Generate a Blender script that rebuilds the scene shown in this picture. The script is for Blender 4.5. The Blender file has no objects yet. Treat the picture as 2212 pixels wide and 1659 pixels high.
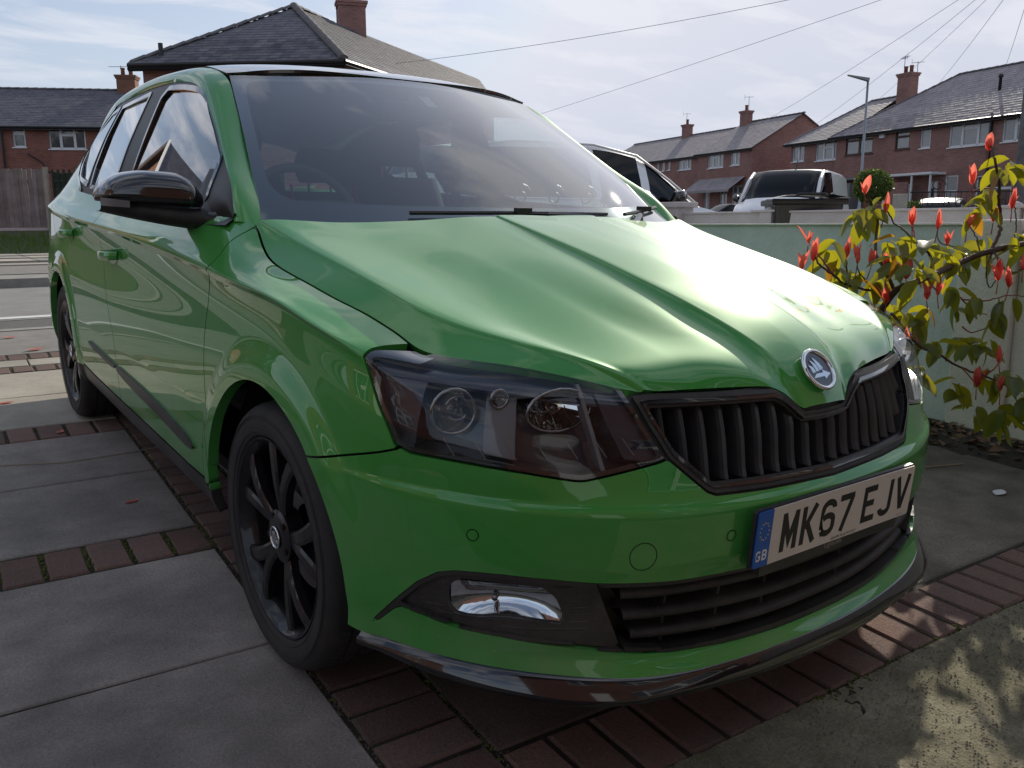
import bpy, bmesh, math, random
import numpy as np
from mathutils import Vector, Matrix
random.seed(7)
sc = bpy.context.scene
R = math.radians
# ---------------------------------------------------------------- camera
cam_d = bpy.data.cameras.new('camera'); cam = bpy.data.objects.new('camera', cam_d)
sc.collection.objects.link(cam); sc.camera = cam
CAM = Vector((-1.478, -1.785, 0.984)); YAW = R(36.069); PITCH = R(10.6); ROLL = R(-0.2)
_f = Vector((math.sin(YAW)*math.cos(PITCH), math.cos(YAW)*math.cos(PITCH), -math.sin(PITCH)))
_r = Vector((math.cos(YAW), -math.sin(YAW), 0)); _u = _r.cross(_f)
_r2 = _r*math.cos(ROLL)+_u*math.sin(ROLL); _u2 = -_r*math.sin(ROLL)+_u*math.cos(ROLL)
cam.matrix_world = Matrix(((_r2.x,_u2.x,-_f.x,CAM.x),(_r2.y,_u2.y,-_f.y,CAM.y),(_r2.z,_u2.z,-_f.z,CAM.z),(0,0,0,1)))
cam_d.sensor_width = 36; cam_d.lens = 36*1846.0/2212; cam_d.clip_start = .05; cam_d.clip_end = 2000
# ---------------------------------------------------------------- light
SUN_AZ, SUN_EL = 61.0, 27.0
sunv = Vector((math.sin(R(SUN_AZ))*math.cos(R(SUN_EL)), math.cos(R(SUN_AZ))*math.cos(R(SUN_EL)), math.sin(R(SUN_EL))))
sl = bpy.data.lights.new('sun', 'SUN'); sl.energy = 3.5; sl.angle = R(0.6); sl.color = (1.0, .91, .76)
so = bpy.data.objects.new('sun', sl); sc.collection.objects.link(so)
so.rotation_euler = (-sunv).to_track_quat('-Z', 'Y').to_euler()
w = bpy.data.worlds.new('World'); sc.world = w; w.use_nodes = True
nt = w.node_tree; nd = nt.nodes; lk = nt.links; nd.clear()
def wn(t, **k):
    n = nd.new(t)
    for a, b in k.items(): setattr(n, a, b)
    return n
out = wn('ShaderNodeOutputWorld'); bg = wn('ShaderNodeBackground'); lk.new(bg.outputs[0], out.inputs[0])
sky = wn('ShaderNodeTexSky', sky_type='NISHITA', sun_disc=False, sun_elevation=R(SUN_EL), sun_rotation=R(SUN_AZ), altitude=20, air_density=1.0, dust_density=1.2, ozone_density=2.2)
tc = wn('ShaderNodeTexCoord'); sep = wn('ShaderNodeSeparateXYZ'); lk.new(tc.outputs['Generated'], sep.inputs[0])
def wm(op, a, b=None):
    n = wn('ShaderNodeMath', operation=op)
    for i, v in enumerate((a, b)):
        if v is None: continue
        if isinstance(v, (int, float)): n.inputs[i].default_value = v
        else: lk.new(v, n.inputs[i])
    return n.outputs[0]
zz = wm('ADD', wm('MAXIMUM', sep.outputs[2], 0.0), 0.12)
cb = wn('ShaderNodeCombineXYZ'); lk.new(wm('DIVIDE', sep.outputs[0], zz), cb.inputs[0]); lk.new(wm('DIVIDE', sep.outputs[1], zz), cb.inputs[1])
mp = wn('ShaderNodeMapping'); mp.inputs['Rotation'].default_value = (0, 0, R(35)); mp.inputs['Scale'].default_value = (.75, 1.5, 1); mp.inputs['Location'].default_value = (2.3, .8, 0)
lk.new(cb.outputs[0], mp.inputs[0])
nz = wn('ShaderNodeTexNoise'); nz.inputs['Scale'].default_value = 1.9; nz.inputs['Detail'].default_value = 9; nz.inputs['Roughness'].default_value = .58; nz.inputs['Distortion'].default_value = .5
lk.new(mp.outputs[0], nz.inputs['Vector'])
cr = wn('ShaderNodeValToRGB'); cr.color_ramp.elements[0].position = .47; cr.color_ramp.elements[0].color = (0,0,0,1); cr.color_ramp.elements[1].position = .60; cr.color_ramp.elements[1].color = (1,1,1,1)
lk.new(nz.outputs[0], cr.inputs[0])
cf = wm('MULTIPLY', cr.outputs[0], wm('MINIMUM', wm('ADD', wm('MULTIPLY', sep.outputs[2], 2.2), .12), .85))
# hazy white veil low down and towards the sun, as in any hazy spring sky
dt = wn('ShaderNodeVectorMath', operation='DOT_PRODUCT'); lk.new(tc.outputs['Generated'], dt.inputs[0]); dt.inputs[1].default_value = sunv
glow = wm('POWER', wm('MAXIMUM', dt.outputs['Value'], 0.0), 6.0)
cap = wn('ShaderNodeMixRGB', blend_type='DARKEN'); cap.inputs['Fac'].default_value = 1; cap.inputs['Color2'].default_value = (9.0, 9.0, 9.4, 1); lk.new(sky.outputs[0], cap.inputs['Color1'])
veil = wn('ShaderNodeMixRGB'); veil.inputs['Color2'].default_value = (5.3, 5.6, 6.6, 1)
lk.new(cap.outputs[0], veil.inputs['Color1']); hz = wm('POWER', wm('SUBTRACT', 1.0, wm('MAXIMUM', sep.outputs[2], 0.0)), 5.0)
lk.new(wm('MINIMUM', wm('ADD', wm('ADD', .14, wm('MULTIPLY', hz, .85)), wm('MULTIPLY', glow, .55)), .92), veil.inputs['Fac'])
mx = wn('ShaderNodeMixRGB'); mx.inputs['Color2'].default_value = (7.2, 7.3, 7.8, 1)
lk.new(veil.outputs[0], mx.inputs['Color1']); lk.new(cf, mx.inputs['Fac'])
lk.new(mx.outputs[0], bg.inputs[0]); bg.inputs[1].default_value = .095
sc.view_settings.view_transform = 'Standard'; sc.view_settings.look = 'None'; sc.view_settings.gamma = 1; sc.view_settings.exposure = 0.32
sc.render.engine = 'CYCLES'
try: sc.view_settings.use_curve_mapping = False
except Exception: pass
sc.render.resolution_x = 1024; sc.render.resolution_y = 768
sc.cycles.max_bounces = 9; sc.cycles.transparent_max_bounces = 24; sc.cycles.glossy_bounces = 5
# ---------------------------------------------------------------- helpers
def survey(lat, dep):                      # plan position from offsets right of / ahead of the camera station
    return (CAM.x+math.cos(YAW)*lat+math.sin(YAW)*dep, CAM.y-math.sin(YAW)*lat+math.cos(YAW)*dep)
def link(o, parent=None):
    sc.collection.objects.link(o)
    if parent is not None: o.parent = parent
    return o
def tag(o, label=None, cat=None, group=None, kind=None):
    if label: o['label'] = label
    if cat: o['category'] = cat
    if group: o['group'] = group
    if kind: o['kind'] = kind
    return o
def empty(name, loc=(0,0,0), rz=0, label=None, cat=None, group=None, parent=None):
    o = bpy.data.objects.new(name, None); o.empty_display_size = .1
    link(o, parent); o.location = loc; o.rotation_euler = (0,0,rz)
    return tag(o, label, cat, group)
class MB:
    def __init__(s): s.v = []; s.f = []
    def add(s, vs, fs):
        k = len(s.v); s.v += [tuple(map(float, v)) for v in vs]; s.f += [tuple(i+k for i in f) for f in fs]; return s
    def box(s, c, d, rot=None, bev=0):
        hx, hy, hz = d[0]/2, d[1]/2, d[2]/2
        vs = [(-hx,-hy,-hz),(hx,-hy,-hz),(hx,hy,-hz),(-hx,hy,-hz),(-hx,-hy,hz),(hx,-hy,hz),(hx,hy,hz),(-hx,hy,hz)]
        if rot is not None: vs = [tuple(rot @ Vector(v)) for v in vs]
        return s.add([(v[0]+c[0], v[1]+c[1], v[2]+c[2]) for v in vs], [(0,3,2,1),(4,5,6,7),(0,1,5,4),(1,2,6,5),(2,3,7,6),(3,0,4,7)])
    def tube(s, pts, r, n=8, cap=True):
        pts = [Vector(p) for p in pts]; rs = r if isinstance(r, (list, tuple)) else [r]*len(pts); rings = []
        prev = None
        for i, p in enumerate(pts):
            t = (pts[min(i+1, len(pts)-1)]-pts[max(i-1, 0)]).normalized()
            if prev is None:
                a = Vector((0,0,1)) if abs(t.z) < .9 else Vector((1,0,0)); prev = t.cross(a).normalized()
            nrm = (prev-t*prev.dot(t)).normalized(); prev = nrm; b = t.cross(nrm)
            rings.append([p+(nrm*math.cos(2*math.pi*k/n)+b*math.sin(2*math.pi*k/n))*rs[i] for k in range(n)])
        vs = [q for rg in rings for q in rg]; fs = []
        for i in range(len(pts)-1):
            for k in range(n):
                fs.append((i*n+k, i*n+(k+1)%n, (i+1)*n+(k+1)%n, (i+1)*n+k))
        if cap: fs.append(tuple(range(n-1, -1, -1))); fs.append(tuple((len(pts)-1)*n+k for k in range(n)))
        return s.add(vs, fs)
    def lathe(s, prof, n=48, M=None, a0=0, a1=2*math.pi):     # profile (radius, axial) about X
        full = abs(a1-a0-2*math.pi) < 1e-6; m = n if full else n+1; vs = []
        for k in range(m):
            a = a0+(a1-a0)*k/n
            for r, x in prof: vs.append(Vector((x, r*math.cos(a), r*math.sin(a))))
        if M is not None: vs = [M @ v for v in vs]
        P = len(prof); fs = []
        for k in range(n):
            k2 = (k+1) % m
            for j in range(P-1): fs.append((k*P+j, k2*P+j, k2*P+j+1, k*P+j+1))
        return s.add(vs, fs)
    def grid(s, G, flip=False):
        nu, nv = len(G), len(G[0]); vs = [p for row in G for p in row]; fs = []
        for i in range(nu-1):
            for j in range(nv-1):
                q = (i*nv+j, (i+1)*nv+j, (i+1)*nv+j+1, i*nv+j+1); fs.append(q[::-1] if flip else q)
        return s.add(vs, fs)
    def prism(s, poly, h, M=None):             # polygon in XY extruded to z=h
        n = len(poly); vs = [Vector((x, y, 0)) for x, y in poly]+[Vector((x, y, h)) for x, y in poly]
        if M is not None: vs = [M @ v for v in vs]
        return s.add(vs, [tuple(range(n-1, -1, -1)), tuple(range(n, 2*n))]+[(i, (i+1)%n, n+(i+1)%n, n+i) for i in range(n)])
    def mesh(s, name, mat=None, smooth=False, weld=0, ang=None):
        me = bpy.data.meshes.new(name); me.from_pydata(s.v, [], s.f)
        if weld or ang:
            bm = bmesh.new(); bm.from_mesh(me)
            if weld: bmesh.ops.remove_doubles(bm, verts=bm.verts, dist=weld)
            if ang:
                for e in bm.edges:
                    if len(e.link_faces) == 2 and e.calc_face_angle(0) > ang: e.smooth = False
            bm.to_mesh(me); bm.free()
        if mat: me.materials.append(mat)
        if smooth: me.polygons.foreach_set('use_smooth', [True]*len(me.polygons))
        me.update(); return me
    def build(s, name, mat=None, parent=None, smooth=False, weld=0, bevel=0, ang=None, seg=2):
        o = bpy.data.objects.new(name, s.mesh(name, mat, smooth, weld, ang)); link(o, parent)
        if bevel:
            b = o.modifiers.new('bevel', 'BEVEL'); b.width = bevel; b.segments = seg; b.limit_method = 'ANGLE'; b.angle_limit = R(35)
        return o
# ---------------------------------------------------------------- materials
MATS = {}
def geo_pos(n): return n.new('ShaderNodeNewGeometry').outputs['Position']
def mat(name, col, rough=.6, metal=0.0, coat=0.0, col2=None, vs=4.0, bump=0.0, bs=60.0, rv=0.0, spec=.5, objv=0.0, det=6, thr=(.35,.65), trans=None, stain=0.0):
    m = bpy.data.materials.new(name); m.use_nodes = True; MATS[name] = m
    n = m.node_tree.nodes; l = m.node_tree.links; p = n['Principled BSDF']
    p.inputs['Roughness'].default_value = rough; p.inputs['Metallic'].default_value = metal
    p.inputs['Specular IOR Level'].default_value = spec
    if coat: p.inputs['Coat Weight'].default_value = coat; p.inputs['Coat Roughness'].default_value = .015; p.inputs['Coat IOR'].default_value = 1.58
    tcn = n.new('ShaderNodeTexCoord'); src = None
    rgb = n.new('ShaderNodeRGB'); rgb.outputs[0].default_value = (*col, 1); src = rgb.outputs[0]
    if col2 is not None:
        no = n.new('ShaderNodeTexNoise'); no.inputs['Scale'].default_value = vs; no.inputs['Detail'].default_value = det; no.inputs['Roughness'].default_value = .65
        l.new(tcn.outputs['Object'] if not objv else geo_pos(n), no.inputs['Vector'])
        rp = n.new('ShaderNodeValToRGB'); rp.color_ramp.elements[0].position = thr[0]; rp.color_ramp.elements[1].position = thr[1]
        rp.color_ramp.elements[0].color = (*col, 1); rp.color_ramp.elements[1].color = (*col2, 1)
        l.new(no.outputs[0], rp.inputs[0]); src = rp.outputs[0]
        if rv:
            mr = n.new('ShaderNodeMapRange'); mr.inputs['To Min'].default_value = rough-rv; mr.inputs['To Max'].default_value = rough+rv
            l.new(no.outputs[0], mr.inputs[0]); l.new(mr.outputs[0], p.inputs['Roughness'])
    if stain:
        for scl, amp, dt_ in ((1.1, stain, 8), (9.0, stain*.45, 10), (170.0, stain*.7, 3)):
            ns = n.new('ShaderNodeTexNoise'); ns.inputs['Scale'].default_value = scl; ns.inputs['Detail'].default_value = dt_; ns.inputs['Roughness'].default_value = .6
            l.new(tcn.outputs['Object'] if not objv else geo_pos(n), ns.inputs['Vector'])
            mr_ = n.new('ShaderNodeMapRange'); mr_.inputs['From Min'].default_value = .33; mr_.inputs['From Max'].default_value = .67; mr_.inputs['To Min'].default_value = 1-amp; mr_.inputs['To Max'].default_value = 1+amp
            l.new(ns.outputs[0], mr_.inputs[0]); h_ = n.new('ShaderNodeHueSaturation'); l.new(mr_.outputs[0], h_.inputs['Value']); l.new(src, h_.inputs['Color']); src = h_.outputs[0]
    if objv:
        oi = n.new('ShaderNodeObjectInfo'); hs = n.new('ShaderNodeHueSaturation')
        mr = n.new('ShaderNodeMapRange'); mr.inputs['To Min'].default_value = 1-objv; mr.inputs['To Max'].default_value = 1+objv
        l.new(oi.outputs['Random'], mr.inputs[0]); l.new(mr.outputs[0], hs.inputs['Value']); l.new(src, hs.inputs['Color']); src = hs.outputs[0]
    l.new(src, p.inputs['Base Color'])
    if bump:
        nb = n.new('ShaderNodeTexNoise'); nb.inputs['Scale'].default_value = bs; nb.inputs['Detail'].default_value = 8; nb.inputs['Roughness'].default_value = .7
        l.new(tcn.outputs['Object'] if not objv else geo_pos(n), nb.inputs['Vector'])
        bp = n.new('ShaderNodeBump'); bp.inputs['Strength'].default_value = bump; bp.inputs['Distance'].default_value = .01
        l.new(nb.outputs[0], bp.inputs['Height']); l.new(bp.outputs[0], p.inputs['Normal'])
    if trans:
        ad = n.new('ShaderNodeMixShader'); tr = n.new('ShaderNodeBsdfTranslucent'); ad.inputs[0].default_value = trans[0]
        tr.inputs[0].default_value = (*trans[1], 1)
        l.new(p.outputs[0], ad.inputs[1]); l.new(tr.outputs[0], ad.inputs[2]); l.new(ad.outputs[0], n['Material Output'].inputs[0])
    return m
def glass(name, tint, k=1.0, rough=0.0, ior=1.5, base=0.0):
    m = bpy.data.materials.new(name); m.use_nodes = True; MATS[name] = m
    n = m.node_tree.nodes; l = m.node_tree.links; n.remove(n['Principled BSDF'])
    t = n.new('ShaderNodeBsdfTransparent'); t.inputs[0].default_value = (*tint, 1)
    g = n.new('ShaderNodeBsdfGlossy'); g.inputs['Roughness'].default_value = rough
    fr = n.new('ShaderNodeFresnel'); gm = n.new('ShaderNodeNewGeometry'); im = n.new('ShaderNodeMapRange')   # thin pane: same reflectance from either face
    im.inputs['To Min'].default_value = ior; im.inputs['To Max'].default_value = 1/ior; l.new(gm.outputs['Backfacing'], im.inputs[0]); l.new(im.outputs[0], fr.inputs[0])
    ma = n.new('ShaderNodeMath'); ma.operation = 'MULTIPLY_ADD'; ma.inputs[1].default_value = k; ma.inputs[2].default_value = base; ma.use_clamp = True
    l.new(fr.outputs[0], ma.inputs[0]); mxs = n.new('ShaderNodeMixShader'); l.new(ma.outputs[0], mxs.inputs[0])
    l.new(t.outputs[0], mxs.inputs[1]); l.new(g.outputs[0], mxs.inputs[2]); l.new(mxs.outputs[0], n['Material Output'].inputs[0])
    return m
def brickwall(name, c1, c2, mortar, sc_=1.0, bw=.225, bh=.075, mort=.011, bumpd=.4):
    m = mat(name, c1, rough=.85); n = m.node_tree.nodes; l = m.node_tree.links; p = n['Principled BSDF']
    tcn = n.new('ShaderNodeTexCoord'); sp = n.new('ShaderNodeSeparateXYZ'); l.new(tcn.outputs['Object'], sp.inputs[0])
    ad = n.new('ShaderNodeMath'); ad.operation = 'ADD'; l.new(sp.outputs[0], ad.inputs[0]); l.new(sp.outputs[1], ad.inputs[1])
    cbn = n.new('ShaderNodeCombineXYZ'); l.new(ad.outputs[0], cbn.inputs[0]); l.new(sp.outputs[2], cbn.inputs[1])
    b = n.new('ShaderNodeTexBrick'); b.inputs['Scale'].default_value = 1; b.inputs['Brick Width'].default_value = bw*sc_; b.inputs['Row Height'].default_value = bh*sc_
    b.inputs['Mortar Size'].default_value = mort*.5; b.inputs['Mortar Smooth'].default_value = .2; b.inputs['Bias'].default_value = 0
    b.inputs['Color1'].default_value = (*c1, 1); b.inputs['Color2'].default_value = (*c2, 1); b.inputs['Mortar'].default_value = (*mortar, 1)
    l.new(cbn.outputs[0], b.inputs['Vector'])
    no = n.new('ShaderNodeTexNoise'); no.inputs['Scale'].default_value = 1.1; no.inputs['Detail'].default_value = 8; l.new(tcn.outputs['Object'], no.inputs['Vector'])
    mrr = n.new('ShaderNodeMapRange'); mrr.inputs['To Min'].default_value = .6; mrr.inputs['To Max'].default_value = 1.35; l.new(no.outputs[0], mrr.inputs[0])
    hs = n.new('ShaderNodeHueSaturation'); l.new(mrr.outputs[0], hs.inputs['Value']); l.new(b.outputs['Color'], hs.inputs['Color']); l.new(hs.outputs[0], p.inputs['Base Color'])
    bp = n.new('ShaderNodeBump'); bp.inputs['Strength'].default_value = bumpd; bp.inputs['Distance'].default_value = .008; bp.invert = True
    l.new(b.outputs['Fac'], bp.inputs['Height']); l.new(bp.outputs[0], p.inputs['Normal'])
    return m
paint = mat('green_metallic_paint', (.056,.295,.052), rough=.40, metal=.10, coat=1.0, spec=.07)
def road_dirt(m, amt=.6, z0=.18, z1=.62, film=.10):
    n = m.node_tree.nodes; l = m.node_tree.links; p = n['Principled BSDF']; tc_ = n.new('ShaderNodeTexCoord'); sp = n.new('ShaderNodeSeparateXYZ'); l.new(tc_.outputs['Object'], sp.inputs[0])
    zr = n.new('ShaderNodeMapRange'); zr.inputs['From Min'].default_value = z0; zr.inputs['From Max'].default_value = z1; zr.inputs['To Min'].default_value = 1; zr.inputs['To Max'].default_value = 0; l.new(sp.outputs[2], zr.inputs[0])
    a = n.new('ShaderNodeTexNoise'); a.inputs['Scale'].default_value = 260; a.inputs['Detail'].default_value = 2; l.new(tc_.outputs['Object'], a.inputs['Vector'])
    r1 = n.new('ShaderNodeMapRange'); r1.inputs['From Min'].default_value = .69; r1.inputs['From Max'].default_value = .73; l.new(a.outputs[0], r1.inputs[0])
    b = n.new('ShaderNodeTexNoise'); b.inputs['Scale'].default_value = 5; b.inputs['Detail'].default_value = 8; l.new(tc_.outputs['Object'], b.inputs['Vector'])
    r2 = n.new('ShaderNodeMapRange'); r2.inputs['From Min'].default_value = .4; r2.inputs['From Max'].default_value = .75; r2.inputs['To Max'].default_value = film*3; l.new(b.outputs[0], r2.inputs[0])
    ad = n.new('ShaderNodeMath'); ad.operation = 'ADD'; ml = n.new('ShaderNodeMath'); ml.operation = 'MULTIPLY'; ml.inputs[1].default_value = amt; l.new(r1.outputs[0], ml.inputs[0]); l.new(ml.outputs[0], ad.inputs[0]); l.new(r2.outputs[0], ad.inputs[1])
    fm_ = n.new('ShaderNodeMath'); fm_.operation = 'MULTIPLY'; fm_.use_clamp = True; l.new(ad.outputs[0], fm_.inputs[0]); l.new(zr.outputs[0], fm_.inputs[1])
    src = p.inputs['Base Color'].links[0].from_socket; mx_ = n.new('ShaderNodeMixRGB'); mx_.inputs['Color2'].default_value = (.34,.31,.26,1); l.new(fm_.outputs[0], mx_.inputs['Fac']); l.new(src, mx_.inputs['Color1']); l.new(mx_.outputs[0], p.inputs['Base Color'])
    if p.inputs['Coat Weight'].default_value > 0:
        iv = n.new('ShaderNodeMath'); iv.operation = 'SUBTRACT'; iv.inputs[0].default_value = p.inputs['Coat Weight'].default_value; l.new(fm_.outputs[0], iv.inputs[1]); l.new(iv.outputs[0], p.inputs['Coat Weight'])
road_dirt(paint, .55)
black_gloss = mat('gloss_black', (.006,.006,.008), rough=.12, coat=1.0)
black_satin = mat('satin_black_plastic', (.018,.018,.020), rough=.42, col2=(.026,.025,.025), vs=30)
black_matt = mat('matt_black_plastic', (.012,.012,.013), rough=.6, col2=(.03,.028,.026), vs=22, bump=.15, bs=300)
for m_ in (black_satin, black_matt): road_dirt(m_, .35, .2, .9, .05)
void = mat('dark_void', (.003,.003,.003), rough=.9)
chrome = mat('chrome', (.78,.79,.80), rough=.06, metal=1.0)
chrome_dark = mat('smoked_chrome', (.30,.30,.31), rough=.10, metal=1.0)
rubber = mat('tyre_rubber', (.018,.018,.019), rough=.75, col2=(.034,.031,.029), vs=14, bump=.2, bs=120)
rim_black = mat('rim_black_paint', (.006,.006,.009), rough=.38, coat=.35, col2=(.012,.011,.012), vs=20, spec=.3)
slat_m = mat('grille_slat_plastic', (.035,.032,.033), rough=.42, col2=(.05,.045,.042), vs=30)
glass_w = glass('windscreen_glass', (.76,.88,.88), k=2.6, rough=.012, base=.06)
glass_s = glass('side_glass', (.62,.72,.72), k=2.4, rough=.0, base=.06)
glass_l = glass('lamp_lens', (.90,.92,.94), k=1.1, rough=.0, base=.0)
cabin = mat('cabin_dark_plastic', (.05,.052,.056), rough=.55)
cloth = mat('seat_cloth', (.06,.06,.066), rough=.9)
redtrim = mat('red_trim', (.55,.02,.03), rough=.5)
plate_w = mat('plate_white', (.62,.56,.50), rough=.35, spec=.4, col2=(.66,.60,.54), vs=8)
plate_blue = mat('plate_blue', (.01,.10,.42), rough=.35)
ink = mat('plate_black_ink', (.008,.008,.008), rough=.45)
white_ink = mat('white_ink', (.75,.75,.72), rough=.5)
yellow_ink = mat('yellow_ink', (.75,.60,.10), rough=.5)
grey_ink = mat('grey_ink', (.35,.35,.34), rough=.5)
grey_plastic = mat('grey_lamp_plastic', (.16,.16,.165), rough=.35)
navy_plastic = mat('blue_black_lamp_trim', (.012,.015,.03), rough=.3, coat=.5)
# ---- numeric helpers -------------------------------------------------
def pchip(x, y, xq):
    x = np.asarray(x, float); y = np.asarray(y, float); xq = np.clip(xq, x[0], x[-1])
    if len(x) == 2: return y[0]+(y[1]-y[0])*(xq-x[0])/(x[1]-x[0])
    h = np.diff(x); dl = np.diff(y)/h
    m = np.zeros(len(x))
    for i in range(1, len(x)-1):
        if dl[i-1]*dl[i] > 0:
            w1 = 2*h[i]+h[i-1]; w2 = h[i]+2*h[i-1]
            m[i] = (w1+w2)/(w1/dl[i-1]+w2/dl[i])
    m[0] = ((2*h[0]+h[1])*dl[0]-h[0]*dl[1])/(h[0]+h[1])
    if m[0]*dl[0] <= 0: m[0] = 0
    elif abs(m[0]) > 3*abs(dl[0]): m[0] = 3*dl[0]
    m[-1] = ((2*h[-1]+h[-2])*dl[-1]-h[-1]*dl[-2])/(h[-1]+h[-2])
    if m[-1]*dl[-1] <= 0: m[-1] = 0
    elif abs(m[-1]) > 3*abs(dl[-1]): m[-1] = 3*dl[-1]
    i = np.clip(np.searchsorted(x, xq, side='right')-1, 0, len(h)-1)
    t = (xq-x[i])/h[i]; hh = h[i]
    return ((2*t**3-3*t**2+1)*y[i]+(t**3-2*t**2+t)*hh*m[i]+(-2*t**3+3*t**2)*y[i+1]+(t**3-t**2)*hh*m[i+1])
def gsm(a, sg):
    if sg <= 0: return a
    n = int(3*sg)+1; k = np.exp(-.5*(np.arange(-n, n+1)/sg)**2); k /= k.sum()
    # odd reflection keeps end values
    b = np.concatenate([2*a[0]-a[n:0:-1], a, 2*a[-1]-a[-2:-n-2:-1]])
    return np.convolve(b, k, 'valid')
# plan curve of the body at its widest
BP = [(0,-.825),(.15,-.819),(.317,-.796),(.41,-.772),(.52,-.727),(.62,-.665),(.70,-.595),(.77,-.505),(.815,-.42),(.842,-.33),(.858,-.2),(.866,0),(.868,.4),(.868,1.2),(.868,2.2),(.862,2.5),(.845,2.85),(.80,3.05),(.72,3.15),(.6,3.19),(.3,3.215),(0,3.22)]
def make_base():
    p = np.array(BP); L = np.concatenate([[0], np.cumsum(np.hypot(*np.diff(p, axis=0).T))])
    s = np.linspace(0, L[-1], 2200)
    x = pchip(L, p[:,0], s); y = pchip(L, p[:,1], s)
    x = gsm(x, 14); y = gsm(y, 14); x[0] = 0; x[-1] = 0
    L = np.concatenate([[0], np.cumsum(np.hypot(np.diff(x), np.diff(y)))])
    S = np.arange(0, L[-1], .006); S = np.append(S, L[-1])
    X = np.interp(S, L, x); Y = np.interp(S, L, y)
    tx = np.gradient(X, S); ty = np.gradient(Y, S); n = np.hypot(tx, ty)
    return S, X, Y, ty/n, -tx/n          # outward normal
S, BX, BY, NX, NY = make_base()
def to_s(x, y):
    i = np.argmin((BX-x)**2+(BY-y)**2)
    return S[i], (x-BX[i])*NX[i]+(y-BY[i])*NY[i]
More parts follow.
